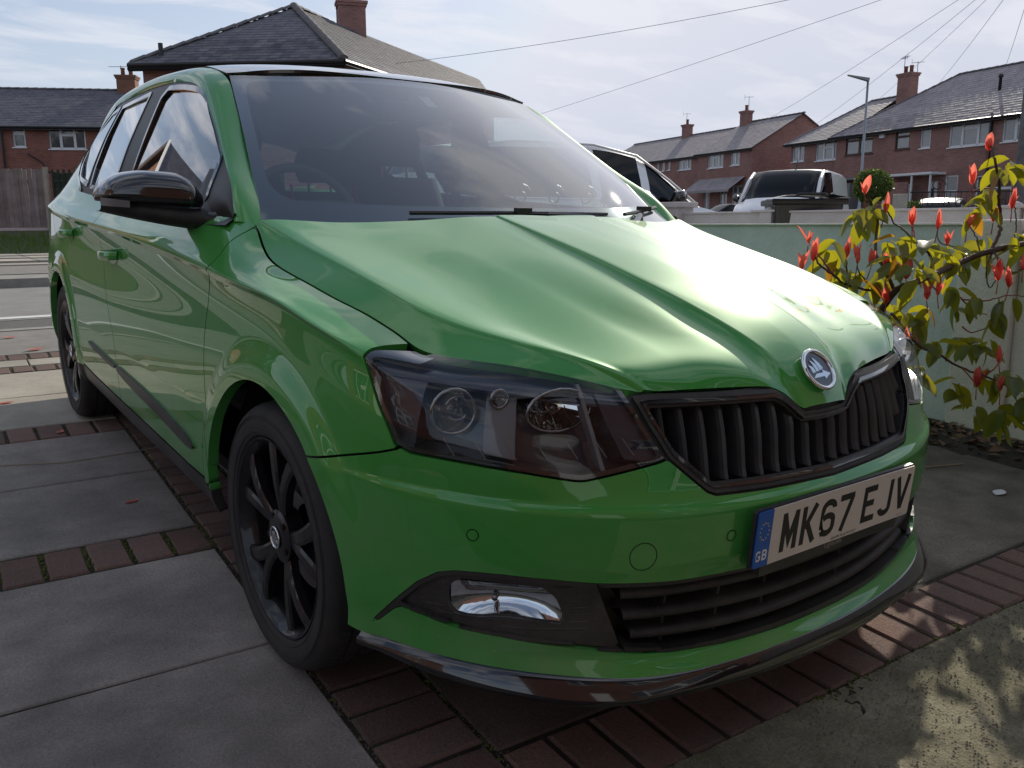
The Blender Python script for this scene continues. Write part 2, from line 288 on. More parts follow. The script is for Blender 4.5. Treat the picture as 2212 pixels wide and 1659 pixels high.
# feature rows, x>=0 side; ('s' items are 3-D points)
ROWS = [
 ('top', [(0,-.75,.722),(.2,-.735,.722),(.40,-.675,.724),(.52,-.605,.75),(.61,-.535,.768),(.697,-.415,.777),(.710,-.317,.802),(.726,-.233,.825),(.744,-.137,.843),(.759,-.023,.866),(.765,.048,.877),(.768,.137,.892),(.762,.197,.906),(.750,.270,.937),(.741,.32,.968),(.755,.38,.978),(.78,.5,.982),(.795,.8,.978),(.80,1.4,.984),(.80,2.0,1.0),(.79,2.4,1.015),(.765,2.7,1.025),(.70,2.95,1.03),(.58,3.04,1.03),(.3,3.08,1.03),(0,3.09,1.03)]),
 ('sh1', [(0,-.768,.70),(.2,-.752,.70),(.40,-.692,.70),(.52,-.64,.72),(.63,-.57,.745),(.733,-.44,.769),(.752,-.33,.796),(.776,-.23,.820),(.802,-.08,.851),(.814,.05,.872),(.817,.15,.887),(.812,.3,.930),(.823,.5,.94),(.828,.9,.94),(.832,1.5,.945),(.832,2.0,.95),(.82,2.4,.962),(.795,2.7,.98),(.73,2.98,.99),(.6,3.07,.99),(.3,3.11,.99),(0,3.12,.99)]),
 ('sh2', [(0,-.775,.675),(.2,-.758,.675),(.41,-.70,.672),(.53,-.653,.69),(.64,-.59,.715),(.75,-.46,.75),(.790,-.345,.789),(.813,-.23,.8155),(.835,-.08,.848),(.845,.06,.865),(.849,.18,.875),(.850,.3,.889),(.852,.5,.897),(.853,.9,.912),(.855,1.5,.92),(.855,2.0,.925),(.845,2.4,.935),(.825,2.7,.95),(.765,3.0,.95),(.6,3.11,.95),(.3,3.14,.95),(0,3.15,.95)]),
 ('torn', [(0,-.782,.65),(.2,-.766,.65),(.42,-.71,.648),(.54,-.665,.66),(.65,-.60,.685),(.758,-.475,.72),(.805,-.373,.772),(.827,-.3,.797),(.846,-.18,.823),(.859,-.061,.848),(.863,.061,.853),(.866,.2,.86),(.866,.5,.873),(.866,.9,.887),(.868,1.39,.90),(.868,2.0,.905),(.86,2.4,.912),(.84,2.75,.92),(.78,3.03,.92),(.6,3.13,.92),(.3,3.16,.92),(0,3.17,.92)]),
 ('torn2',[(0,-.785,.64),(.2,-.769,.64),(.42,-.714,.638),(.54,-.67,.645),(.65,-.607,.67),(.762,-.48,.70),(.804,-.377,.760),(.822,-.303,.785),(.839,-.185,.810),(.851,-.065,.833),(.854,.061,.838),(.856,.2,.845),(.855,.5,.858),(.854,.9,.872),(.856,1.39,.885),(.857,2.0,.890),(.850,2.4,.898),(.836,2.75,.905),(.776,3.03,.905),(.6,3.13,.905),(.3,3.16,.905),(0,3.17,.905)]),
 ('mid', [(0,-.79,.61),(.2,-.775,.61),(.43,-.725,.605),(.55,-.68,.61),(.66,-.615,.625),(.772,-.485,.65),(.815,-.385,.69),(.830,-.3,.71),(.841,-.19,.74),(.846,-.065,.77),(.847,.061,.78),(.846,.5,.79),(.846,1.39,.80),(.849,2.0,.80),(.850,2.4,.80),(.84,2.75,.80),(.785,3.03,.78),(.6,3.14,.78),(.3,3.165,.78),(0,3.175,.78)]),
 ('low', [(0,-.797,.572),(.2,-.782,.572),(.37,-.757,.568),(.43,-.74,.567),(.55,-.69,.568),(.66,-.622,.575),(.774,-.487,.59),(.822,-.387,.60),(.84,-.3,.61),(.854,-.19,.62),(.860,-.065,.64),(.861,.061,.64),(.860,.5,.63),(.861,1.39,.63),(.862,2.0,.64),(.860,2.4,.64),(.85,2.75,.63),(.81,3.05,.62),(.62,3.2,.62),(.3,3.22,.62),(0,3.225,.62)]),
 ('cr0', [(0,-.812,.536),(.2,-.799,.536),(.317,-.784,.537),(.41,-.76,.541),(.52,-.716,.546),(.62,-.652,.552),(.70,-.585,.557),(.76,-.508,.563),(.812,-.415,.565),(.842,-.33,.565),(.856,-.2,.56),(.865,0,.55),(.866,.5,.54),(.866,1.39,.54),(.866,2.2,.54),(.863,2.5,.54),(.852,2.75,.55),(.815,3.05,.56),(.64,3.22,.56),(.3,3.24,.56),(0,3.245,.56)]),
 ('crs', [(0,-.826,.518),(.15,-.820,.519),(.317,-.797,.521),(.41,-.773,.524),(.52,-.728,.530),(.62,-.665,.538),(.70,-.595,.545),(.766,-.51,.553),(.815,-.42,.555),(.842,-.33,.555),(.858,-.2,.55),(.866,0,.54),(.867,.5,.52),(.867,1.39,.52),(.867,2.2,.52),(.863,2.5,.52),(.852,2.75,.53),(.815,3.05,.53),(.64,3.22,.53),(.3,3.24,.53),(0,3.245,.53)]),
 ('cr2', [(0,-.827,.505),(.15,-.821,.506),(.317,-.798,.508),(.41,-.774,.511),(.52,-.729,.516),(.62,-.667,.523),(.70,-.597,.53),(.77,-.508,.535),(.815,-.42,.535),(.842,-.33,.535),(.858,-.2,.53),(.866,0,.52),(.868,.5,.50),(.868,1.39,.50),(.868,2.2,.50),(.863,2.5,.50),(.852,2.75,.51),(.815,3.05,.51),(.64,3.22,.51),(.3,3.24,.51),(0,3.245,.51)]),
 ('pl',  [(0,-.822,.44),(.15,-.818,.44),(.317,-.797,.44),(.41,-.774,.44),(.52,-.731,.44),(.62,-.669,.44),(.70,-.599,.45),(.77,-.508,.45),(.813,-.42,.45),(.840,-.33,.45),(.856,-.2,.44),(.866,0,.43),(.869,.5,.42),(.869,1.39,.42),(.869,2.2,.42),(.862,2.5,.42),(.85,2.75,.43),(.81,3.05,.43),(.63,3.21,.43),(.3,3.23,.43),(0,3.235,.43)]),
 ('it',  [(0,-.814,.395),(.15,-.81,.395),(.317,-.79,.397),(.41,-.77,.399),(.52,-.728,.405),(.62,-.667,.41),(.70,-.597,.41),(.77,-.506,.40),(.81,-.42,.39),(.837,-.33,.38),(.853,-.2,.37),(.862,0,.36),(.867,.5,.35),(.867,1.39,.35),(.867,2.2,.35),(.860,2.5,.36),(.845,2.75,.36),(.80,3.05,.36),(.61,3.18,.36),(.3,3.2,.36),(0,3.2,.36)]),
 ('im',  [(0,-.803,.31),(.15,-.80,.31),(.317,-.778,.315),(.41,-.76,.32),(.52,-.724,.33),(.62,-.665,.34),(.70,-.594,.345),(.77,-.503,.34),(.807,-.42,.33),(.834,-.33,.32),(.848,-.2,.32),(.857,0,.31),(.862,.5,.30),(.862,1.39,.30),(.862,2.2,.30),(.855,2.5,.31),(.835,2.75,.31),(.79,3.05,.31),(.59,3.15,.31),(.3,3.17,.31),(0,3.17,.31)]),
 ('il',  [(0,-.80,.236),(.15,-.797,.238),(.317,-.775,.242),(.41,-.755,.248),(.52,-.722,.262),(.62,-.663,.275),(.70,-.590,.285),(.765,-.50,.29),(.803,-.42,.285),(.829,-.33,.28),(.842,-.2,.28),(.850,0,.275),(.855,.5,.268),(.855,1.39,.268),(.855,2.2,.27),(.848,2.5,.28),(.825,2.75,.28),(.78,3.03,.28),(.57,3.12,.28),(.3,3.13,.28),(0,3.13,.28)]),
 ('lip', [(0,-.822,.208),(.15,-.817,.209),(.317,-.797,.211),(.42,-.775,.216),(.52,-.741,.227),(.62,-.672,.236),(.70,-.595,.242),(.765,-.50,.247),(.803,-.42,.248),(.828,-.33,.25),(.838,-.2,.25),(.842,0,.248),(.845,.5,.245),(.845,1.39,.245),(.845,2.2,.25),(.84,2.5,.25),(.815,2.75,.25),(.77,3.0,.25),(.56,3.09,.25),(.3,3.1,.25),(0,3.1,.25)]),
]
RN = [r[0] for r in ROWS]
def build_belt(nv=9):
    D = []; Z = []
    for nme, pts in ROWS:
        q = sorted([(*to_s(p[0], p[1]), p[2]) for p in pts]); q = np.array(q)
        q[0,0] = 0; q[-1,0] = S[-1]
        sg = 7 if nme != 'top' else 4
        D.append(gsm(pchip(q[:,0], q[:,1], S), sg)); Z.append(gsm(pchip(q[:,0], q[:,2], S), sg))
    D = np.array(D); Z = np.array(Z); R = len(ROWS)
    # row parameter = mean chord so speeds match across rows
    vr = np.concatenate([[0], np.cumsum(np.maximum(np.hypot(np.diff(D, axis=0), np.diff(Z, axis=0)).mean(1), .004))])
    vq = [0.0]; rid = [0.0]
    for k in range(R-1):
        n = max(2, int(round((vr[k+1]-vr[k])/.0065)))
        for j in range(1, n+1): vq.append(vr[k]+(vr[k+1]-vr[k])*j/n); rid.append(k+j/n)
    vq = np.array(vq); DD = np.empty((len(S), len(vq))); ZZ = DD.copy()
    # vectorised pchip over columns
    h = np.diff(vr)[:,None]
    def vp(Y):
        dl = np.diff(Y, axis=0)/h; m = np.zeros_like(Y)
        a, b = dl[:-1], dl[1:]; w1 = 2*h[1:]+h[:-1]; w2 = h[1:]+2*h[:-1]; ok = a*b > 0
        with np.errstate(all='ignore'): mm = (w1+w2)/(w1/a+w2/b)
        m[1:-1] = np.where(ok, mm, 0); m[0] = dl[0]; m[-1] = dl[-1]
        i = np.clip(np.searchsorted(vr, vq, side='right')-1, 0, R-2); t = ((vq-vr[i])/(vr[i+1]-vr[i]))[:,None]; hh = h[i]
        return ((2*t**3-3*t**2+1)*Y[i]+(t**3-2*t**2+t)*hh*m[i]+(-2*t**3+3*t**2)*Y[i+1]+(t**3-t**2)*hh*m[i+1]).T
    DD = vp(D); ZZ = vp(Z)
    # flared lips round the wheel openings
    X = BX[:,None]+NX[:,None]*DD; Y = BY[:,None]+NY[:,None]*DD
    for cy in (0.0, 2.47):
        r = np.hypot(Y-cy, ZZ-.3026); side = np.clip((NX[:,None]-.55)/.3, 0, 1)
        t = np.clip((r-.385)/(.445-.385), 0, 1); w = 1-t*t*(3-2*t)
        w = np.where(r < .385, 1, w)*side*np.clip((.80-ZZ)/.1, 0, 1)
        DD = DD+.011*w
    X = BX[:,None]+NX[:,None]*DD; Y = BY[:,None]+NY[:,None]*DD
    return X, Y, ZZ, np.array(rid)
# ================================================================= THE GREEN CAR
GX, GY, GZ, RID = build_belt()
NS, NV = GX.shape
P0 = np.stack([-GX, GY, GZ], -1)                       # right-hand side of the car (x<0)
du = np.gradient(P0, axis=0); dv = np.gradient(P0, axis=1); NN = np.cross(du, dv); NN /= np.linalg.norm(NN, axis=2, keepdims=True)+1e-12
if (NN[:,50,:]*np.stack([-NX, NY, 0*NX], -1)).sum() < 0: NN = -NN
SS = np.repeat(S[:,None], NV, 1)
def sdpoly(Q, poly, margin=.06):
    poly = np.asarray(poly, float); out_ = np.full(len(Q), margin)
    lo = poly.min(0)-margin; hi = poly.max(0)+margin
    m = ((Q >= lo) & (Q <= hi)).all(1); q = Q[m]
    if len(q) == 0: return out_
    d = np.full(len(q), 1e9); ins = np.zeros(len(q), bool)
    for a, b in zip(poly, np.roll(poly, -1, 0)):
        e = b-a; L2 = (e@e)+1e-15; wv = q-a; t = np.clip(wv@e/L2, 0, 1)
        d = np.minimum(d, ((wv-t[:,None]*e)**2).sum(1))
        c1 = (a[1] > q[:,1]) != (b[1] > q[:,1])
        with np.errstate(all='ignore'): xs = a[0]+(q[:,1]-a[1])*(b[0]-a[0])/(b[1]-a[1])
        ins ^= c1 & (q[:,0] < xs)
    d = np.sqrt(d); out_[m] = np.where(ins, -d, d); return out_
def chaikin(p, it=2, keep=()):
    p = [tuple(q) for q in p]; keep = set(p[i] for i in keep)
    for _ in range(it):
        o = []
        for a, b in zip(p, p[1:]+p[:1]):
            if a in keep: o.append(a)
            else: o.append((a[0]*.75+b[0]*.25, a[1]*.75+b[1]*.25))
            if b not in keep: o.append((a[0]*.25+b[0]*.75, a[1]*.25+b[1]*.75))
        p = o
    return p
def clip(A, F, sd):
    """A (n,k) vertex rows, F list of faces, keep sd<=0 cutting faces on the zero line"""
    ins = sd <= 0; keep = []; cross = []
    Fa = np.array([f for f in F if len(f) == 4]) if F else np.zeros((0,4), int)
    oth = [f for f in F if len(f) != 4]
    if len(Fa):
        c_ = ins[Fa].sum(1); keep += [tuple(f) for f in Fa[c_ == 4]]; cross += [tuple(f) for f in Fa[(c_ > 0) & (c_ < 4)]]
    for f in oth:
        k = sum(ins[i] for i in f)
        if k == len(f): keep.append(tuple(f))
        elif k: cross.append(tuple(f))
    new = []; cache = {}; base = len(A)
    def cut(i, j):
        key = (i, j) if i < j else (j, i)
        if key not in cache:
            a, b = key; t = sd[a]/(sd[a]-sd[b]); cache[key] = base+len(new); new.append(A[a]+(A[b]-A[a])*t)
        return cache[key]
    for f in cross:
        o = []
        for a, b in zip(f, f[1:]+f[:1]):
            if ins[a]: o.append(a)
            if ins[a] != ins[b]: o.append(cut(a, b))
        if len(o) >= 3: keep.append(tuple(o))
    if new: A = np.vstack([A, np.array(new)])
    used = np.zeros(len(A), bool)
    for f in keep: used[list(f)] = True
    idx = np.cumsum(used)-1
    return A[used], [tuple(int(idx[i]) for i in f) for f in keep]
def patch_arrays(P, N, Q, sd, fields=()):
    """regular grid P (u,v,3) normals N, domain Q (u,v,2); returns rows [x,y,z,nx,ny,nz] and faces"""
    u, v = P.shape[:2]; A = np.concatenate([P.reshape(-1,3), N.reshape(-1,3)], 1)
    ii = np.arange((u-1)*(v-1)); a = (ii//(v-1))*v+(ii % (v-1))
    F = np.stack([a, a+v, a+v+1, a+1], 1)
    near = (sd[F] <= 0).any(1); F = F[near]
    return clip(A, [tuple(map(int, f)) for f in F], sd)
def finish(name, A, F, m, parent, depth=.026, off=0.0, smooth=True, mirror=False, join=False, flange=True):
    """panel object from clipped rows: offset, mirrored if asked, with its cut edges folded inwards"""
    if off: A = A.copy(); A[:,:3] += A[:,3:6]*off
    if mirror:
        A = A*np.array([-1,1,1,-1,1,1.])
    F = [tuple(f) for f in F]
    if join:
        B = A*np.array([-1,1,1,-1,1,1.]); mp_ = {}; k = len(A); idx = np.arange(len(A))+k
        for i in np.where(np.abs(A[:,0]) < 1e-4)[0]: idx[i] = i
        F2 = [tuple(int(idx[i]) for i in f[::-1]) for f in F]; A = np.vstack([A, B]); F = F+F2
    # orientation
    F_ = []
    if F:
        f0 = F[len(F)//2]; a, b, c = A[f0[0],:3], A[f0[1],:3], A[f0[2],:3]
    for f in F:
        a, b, c = A[f[0],:3], A[f[1],:3], A[f[-1],:3]
        F_.append(f if np.dot(np.cross(b-a, c-a), A[f[0],3:6]) >= 0 else f[::-1])
    F = F_
    V = [tuple(r) for r in A[:,:3]]
    if flange and depth:
        cnt = {}
        for f in F:
            for a, b in zip(f, f[1:]+f[:1]):
                key = (a, b) if a < b else (b, a); cnt[key] = cnt.get(key, 0)+(1 if a < b else 1000)
        nf = []; top = {}; bot = {}
        def tv(i):
            if i not in top:
                top[i] = len(V); V.append(V[i]); 
            return top[i]
        def bv(i):
            if i not in bot:
                bot[i] = len(V); V.append(tuple(A[i,:3]-A[i,3:6]*depth))
            return bot[i]
        for (a, b), c in cnt.items():
            if c == 1: x, y = a, b
            elif c == 1000: x, y = b, a
            else: continue
            if join and abs(A[a,0]) < 1e-4 and abs(A[b,0]) < 1e-4: continue
            nf.append((tv(y), tv(x), bv(x), bv(y)))
        F = F+nf
    me = bpy.data.meshes.new(name); me.from_pydata(V, [], F); me.materials.append(m)
    if smooth: me.polygons.foreach_set('use_smooth', [True]*len(me.polygons))
    me.update()
    return link(bpy.data.objects.new(name, me), parent)
QB_ = np.stack([SS, GZ], -1).reshape(-1,2)
def region(inc, cuts=(), gap=.0022):
    sd = sdpoly(QB_, inc)+gap
    for c_ in cuts: sd = np.maximum(sd, -(c_ if isinstance(c_, np.ndarray) else sdpoly(QB_, c_))+gap)
    return sd
def belt(sd): return patch_arrays(P0, NN, None, sd)
car = empty('parked_car', (0,0,0), 0, 'bright green five-door hatchback with black wheels, parked on the paved drive', 'car')
car.rotation_euler = (R(3.017), 0, 0)
# outlines on the body, (distance round the body from the nose, height)
HL = chaikin([(1.018,.783),(1.005,.7865),(.979,.7855),(.93,.7805),(.901,.7785),(.899,.800),(.714,.790),(.616,.775),(.500,.745),(.483,.7235),(.417,.618),(.411,.612),(.483,.601),(.560,.589),(.583,.586),(.617,.591),(.701,.605),(.812,.616),(.918,.621),(.938,.659),(.967,.700)], 1)
GR = [(-1,.80),(.0,.80),(.483,.80),(.483,.723),(.441,.663),(.409,.612),(.335,.552),(.318,.545),(.2,.540),(0,.537),(-1,.537)]
GRF = chaikin([(-.068,.670),(-.03,.668),(.03,.668),(.068,.670),(.107,.700),(.142,.717),(.29,.7205),(.476,.7215),(.441,.663),(.409,.612),(.335,.552),(.318,.545),(.2,.540),(0,.537),(-.2,.540)], 0)
INT = [(-1,.39),(0,.392),(.233,.390),(.407,.395),(.553,.405),(.627,.413),(.715,.419),(.757,.419),(.800,.417),(.832,.409),(.872,.383),(.908,.348),(.945,.310),(.975,.278),(.960,.286),(.925,.318),(.909,.326),(.856,.318),(.806,.308),(.713,.300),(.592,.283),(.495,.265),(.442,.254),(.386,.246),(.266,.238),(.1,.233),(0,.232),(-1,.232)]
sdHL = sdpoly(QB_, HL); sdHLt = np.minimum(sdHL, sdpoly(QB_, [(.49,.70),(.49,1.0),(.900,1.0),(.900,.72)])); sdGR = sdpoly(QB_, GR); sdINT = sdpoly(QB_, INT)
def arch(cy, r): return np.hypot(GY-cy, GZ-.3026).reshape(-1)-r
side_ = (NX[:,None] > .45) & np.ones_like(GZ, bool)
A1 = np.where(side_.reshape(-1), arch(0, .353), .5); A2 = np.where(side_.reshape(-1), arch(2.47, .353), .5)
s_arch = float(np.interp(0, GY[:,60][:int(NS*.6)], S[:int(NS*.6)])) if False else 1.392
seam = [(-1,.05),(-1,.80),(.50,.80),(.90,.70),(.918,.623),(.955,.611),(1.019,.594),(1.071,.580),(1.119,.568),(1.3,.53),(1.3,.05)]
def gate(cond): return np.where(cond.reshape(-1), -1.0, 1.0)
sd = np.maximum(region(seam, (A1, sdHLt, sdGR, sdINT)), SS.reshape(-1)-1.36)
bump_A = belt(sd)
front_bumper = finish('front_bumper', *bump_A, paint, car, join=True, depth=.03)
doorF = [(1.74,1.3),(1.72,.99),(1.705,.94),(1.690,.905),(1.700,.880),(1.731,.848),(1.767,.803),(1.790,.746),(1.798,.693),(1.792,.618),(1.780,.560),(1.752,.44),(1.745,.382),(1.746,.335),(1.76,.318)]
sillz = [(3.3,.325),(2.7,.320),(2.3,.314),(1.97,.308)]
wing = [(.90,1.3),(.90,.70),(.918,.623),(.955,.611),(1.019,.594),(1.071,.580),(1.119,.568),(1.3,.53),(1.5,.2),(1.76,.2)]+doorF[::-1]
# the sill below the wing shares the same edge line
sdw = region(wing, (A1, sdHLt)); sdw = np.maximum(sdw, .3-GZ.reshape(-1)+.002); LV = np.concatenate([np.zeros((NS,1)), np.cumsum(np.linalg.norm(np.diff(P0, axis=1), axis=2), axis=1)], 1); sdw = np.maximum(sdw, .0045-LV.reshape(-1))
wingA = belt(sdw)
dsplit = [(3.01,1.3),(3.01,.99),(2.998,.90),(2.985,.80),(2.93,.69),(2.850,.575),(2.801,.527),(2.770,.42),(2.768,.36),(2.775,.318)]
fdoor = doorF+[(1.97,.314),(2.4,.317),(2.775,.318)]+dsplit[::-1]
rdoor = dsplit+[(3.2,.322),(3.42,.33),(3.455,.40),(3.50,.50),(3.58,.60),(3.70,.68),(3.86,.76),(3.96,.83),(4.0,.92),(3.99,1.3)]
quart = [(3.99,1.3),(4.0,.92),(3.96,.83),(3.86,.76),(3.70,.68),(3.58,.60),(3.50,.50),(3.455,.40),(3.42,.33),(3.42,.2),(4.7,.2),(4.9,.56),(4.95,.8),(4.93,1.3)]
tail = [(4.93,1.3),(4.95,.8),(4.9,.56),(6.5,.56),(6.5,1.3)]
rbump = [(4.2,.54),(4.2,.1),(6.5,.1),(6.5,.555),(4.95,.555)]
fdA = belt(region(fdoor, ())); rdA = belt(region(rdoor, (A2,))); quA = belt(np.maximum(region(quart, (A2, rbump)), -9)); tlA = belt(region(tail, ())); rbA = belt(region(rbump, (A2,)))
silA = belt(np.maximum(region([(1.3,.10),(1.3,.296),(1.76,.314),(1.97,.310),(2.4,.313),(2.775,.314),(3.2,.318),(3.42,.326),(3.6,.32),(3.6,.10)], (A1, A2)), np.maximum(1.39-SS, SS-3.86).reshape(-1)))
RUB = chaikin([(1.875,.380),(1.92,.395),(1.981,.409),(2.31,.433),(2.72,.441),(2.76,.441),(2.76,.424),(2.60,.408),(2.25,.392),(1.98,.374),(1.93,.372)], 1, )
RUB2 = chaikin([(2.782,.441),(3.13,.452),(3.25,.455),(3.20,.440),(2.95,.428),(2.782,.424)], 1)
rubA = belt(region(RUB, (), 0)); rub2A = belt(region(RUB2, (), 0))
doors = []
for mir in (False, True):
    finish('front_wing', *wingA, paint, car, mirror=mir)
    d1 = finish('front_door', *fdA, paint, car, mirror=mir); d2 = finish('rear_door', *rdA, paint, car, mirror=mir)
    finish('rear_quarter_panel', *quA, paint, car, mirror=mir)
    finish('side_sill', *silA, black_satin, car, mirror=mir)
    finish('rub_strip', *rubA, black_satin, d1, off=.007, depth=.009, mirror=mir); finish('rub_strip', *rub2A, black_satin, d2, off=.007, depth=.009, mirror=mir)
    doors.append((d1, d2))
finish('tailgate', *tlA, paint, car, join=True); finish('rear_bumper', *rbA, paint, car, join=True)
# dark inner shell a little inside the panels so that the gaps read black
inner = belt(np.maximum(np.maximum(-A1, -A2), .285-GZ.reshape(-1)) if False else np.maximum(np.maximum(-A1+.004, -A2+.004), np.maximum(np.maximum(-sdHL, -sdpoly(QB_, [(.95,.74),(1.0,.80),(1.45,.90),(1.62,.93),(1.62,.80),(1.2,.77)])), np.maximum(-sdGR, -sdINT))))
finish('inner_shell', *inner, void, car, off=-.024, join=True, flange=False)
# ---- bonnet
COL = [
 [(0,0,-.780,.676),(.05,0,-.768,.703),(.12,0,-.744,.735),(.18,0,-.708,.771),(.27,0,-.625,.818),(.37,0,-.515,.858),(.48,0,-.38,.896),(.61,0,-.24,.929),(.78,0,-.05,.968),(1,0,.13,1.0)],
 [(0,.066,-.776,.673),(.05,.078,-.752,.718),(.10,.088,-.722,.754),(.18,.102,-.66,.793),(.27,.117,-.569,.829),(.37,.13,-.471,.861),(.48,.139,-.362,.89),(.61,.144,-.237,.921),(.78,.157,-.073,.958),(1,.167,.13,1.001)],
 [(0,.105,-.755,.703),(.05,.117,-.737,.728),(.10,.128,-.708,.751),(.18,.140,-.652,.781),(.27,.158,-.56,.814),(.37,.170,-.465,.846),(.48,.178,-.355,.877),(.61,.182,-.228,.910),(.78,.186,-.063,.950),(1,.187,.135,.998)],
 [(0,.148,-.742,.7195),(.05,.160,-.728,.737),(.10,.168,-.703,.755),(.18,.178,-.645,.782),(.27,.195,-.555,.813),(.37,.206,-.46,.845),(.48,.214,-.348,.876),(.61,.22,-.222,.909),(.78,.225,-.055,.949),(1,.23,.14,.997)],
 [(0,0.285,-0.7,0.722),(0.05,0.29,-0.683,0.744),(0.1,0.296,-0.66,0.7634),(0.18,0.31,-0.59,0.7872),(0.27,0.326,-0.5,0.8117),(0.37,0.338,-0.405,0.839),(0.48,0.35,-0.3,0.868),(0.61,0.365,-0.18,0.899),(0.78,0.38,-0.015,0.939),(1,0.39,0.185,0.985)],
 [(0,0.375,-0.678,0.7235),(0.05,0.395,-0.661,0.744),(0.1,0.42,-0.635,0.7613),(0.18,0.46,-0.572,0.7794),(0.27,0.49,-0.488,0.7972),(0.37,0.51,-0.395,0.822),(0.48,0.525,-0.285,0.85),(0.61,0.54,-0.155,0.881),(0.78,0.555,0.01,0.921),(1,0.57,0.245,0.978)],
 [(0,.405,-.670,.724),(.05,.44,-.640,.748),(.12,.483,-.597,.772),(.17,.52,-.56,.7855),(.23,.559,-.513,.7985),(.29,.592,-.46,.809),(.35,.624,-.404,.820),(.40,.646,-.356,.832),(.46,.662,-.295,.847),(.57,.675,-.19,.872),(.70,.686,-.063,.897),(.82,.699,.068,.922),(.92,.714,.21,.950),(1,.734,.32,.979)],
 [(0,.436,-.662,.7255),(.13,.548,-.585,.754),(.22,.622,-.528,.770),(.31,.68,-.458,.7795),(.36,.6985,-.40,.782),(.43,.711,-.312,.8035),(.50,.7275,-.226,.827),(.62,.746,-.125,.8455),(.70,.7575,-.035,.864),(.76,.764,.03,.8745),(.84,.7682,.125,.890),(.90,.764,.185,.904),(.95,.753,.255,.931),(1,.742,.317,.968)],
]
tq = np.linspace(0, 1, 130); C_ = []
for col in COL:
    a = np.array(col); C_.append(np.stack([gsm(pchip(a[:,0], a[:,k], tq), 4.0) for k in (1,2,3)], 1))
C_[0][:,0] = 0
for i_ in range(len(tq)):          # the bonnet's outer edge follows the wing's top edge exactly
    s_, _d = to_s(C_[7][i_,0], C_[7][i_,1]); C_[7][i_] = [np.interp(s_, S, GX[:,0])-.0012, np.interp(s_, S, GY[:,0]), np.interp(s_, S, GZ[:,0])+.0006]
def blend(a, b, t): return C_[a]*(1-t)+C_[b]*t
cols = [C_[0], blend(0,1,.85)+np.array([0,0,.0012]), C_[1], blend(1,2,.22)+np.array([0,0,-.003]), C_[2], C_[3], C_[4], C_[5], blend(5,6,.80)+np.array([0,0,.0035]), blend(5,6,.95)+np.array([0,0,.0016]), C_[6], blend(6,7,.08)+np.array([0,0,-.0012]), blend(6,7,.55)+np.array([0,0,-.0005]), C_[7]]
cols = np.array(cols); nc = len(cols)
vr = np.concatenate([[0], np.cumsum(np.linalg.norm(np.diff(cols, axis=0), axis=2).mean(1))])
vq = np.concatenate([np.linspace(vr[k], vr[k+1], max(3, int((vr[k+1]-vr[k])/.008)), endpoint=False) for k in range(nc-1)]+[[vr[-1]]])
BG = np.empty((len(vq), len(tq), 3))
for j in range(len(tq)):
    for k in range(3): BG[:,j,k] = pchip(vr, cols[:,j,k], vq)
BG[0,:,0] = 0; BG[:,:,0] *= -1
def gnorm(P, up=(0,0,1)):
    a = np.gradient(P, axis=0); b = np.gradient(P, axis=1); n_ = np.cross(a, b); n_ /= np.linalg.norm(n_, axis=2, keepdims=True)+1e-12
    if (n_*np.array(up)).sum() < 0: n_ = -n_
    return n_
BN = gnorm(BG); BN[0,:,0] = 0
sdB = np.full(BG.shape[:2], -1.0); 
bonnet = finish('bonnet', *patch_arrays(BG, BN, None, sdB.reshape(-1)), paint, car, join=True, depth=.02)
for mod in (): pass
# ---- windscreen, roof, pillars
def ws(u, v):
    au = abs(u); xb, xt = .722, .560
    yb = .145+(.335-.145)*au**2.3; yt = .90+(1.012-.90)*au**2.0
    zb = .955; zt = 1.407-(1.407-1.384)*au**2.2
    x = u*(xb+(xt-xb)*v); y = yb+(yt-yb)*v; z = zb+(zt-zb)*v
    bl = .014*math.sin(math.pi*v)
    return (x, y-bl*.5, z+bl*.85)
us = np.linspace(0, 1, 60); vs_ = np.linspace(0, 1, 60)
WG = np.array([[ws(-u, v) for v in vs_] for u in us]); WN = gnorm(WG); WN[0,:,0] = 0
WQ = np.array([[(u, v) for v in vs_] for u in us]).reshape(-1,2)
wsA = patch_arrays(WG, WN, None, np.full(len(WQ), -1.0))
finish('windscreen', *wsA, glass_w, car, join=True, depth=.004)
frit_in = chaikin([(-1,.135),(.84,.135),(.950,.20),(.957,.40),(.945,.89),(.92,.945),(.8,.958),(-1,.958)], 2, (0,7))
frA = patch_arrays(WG, WN, None, -sdpoly(WQ, frit_in, .5))
finish('windscreen_border', *frA, black_gloss, car, join=True, off=-.005, flange=False)
def roofp(u, t):
    yf = .905+(1.017-.905)*u*u; y = yf+(2.97-yf)*t
    zc = float(pchip([.9,.98,1.08,1.2,1.45,1.8,2.2,2.6,2.97], [1.410,1.432,1.449,1.461,1.467,1.459,1.432,1.39,1.318], y)) if True else 0
    ze = float(pchip([1.0,1.08,1.2,1.4,1.6,1.9,2.3,2.6,2.85,2.97], [1.385,1.404,1.424,1.432,1.434,1.425,1.394,1.346,1.273,1.234], max(y, 1.0)))
    xe = float(pchip([1.0,1.08,1.2,1.4,1.6,1.9,2.3,2.6,2.85,2.97], [.566,.569,.573,.577,.58,.578,.571,.564,.557,.551], max(y, 1.0)))
    return (-u*xe, y, zc+(ze-zc)*u**2.6)
RG = np.array([[roofp(u, t) for t in np.linspace(0, 1, 70)] for u in np.linspace(0, 1, 36)]); RN_ = gnorm(RG); RN_[0,:,0] = 0
finish('roof', *patch_arrays(RG, RN_, None, np.full(36*70, -1.0)), black_gloss, car, join=True, depth=.01)
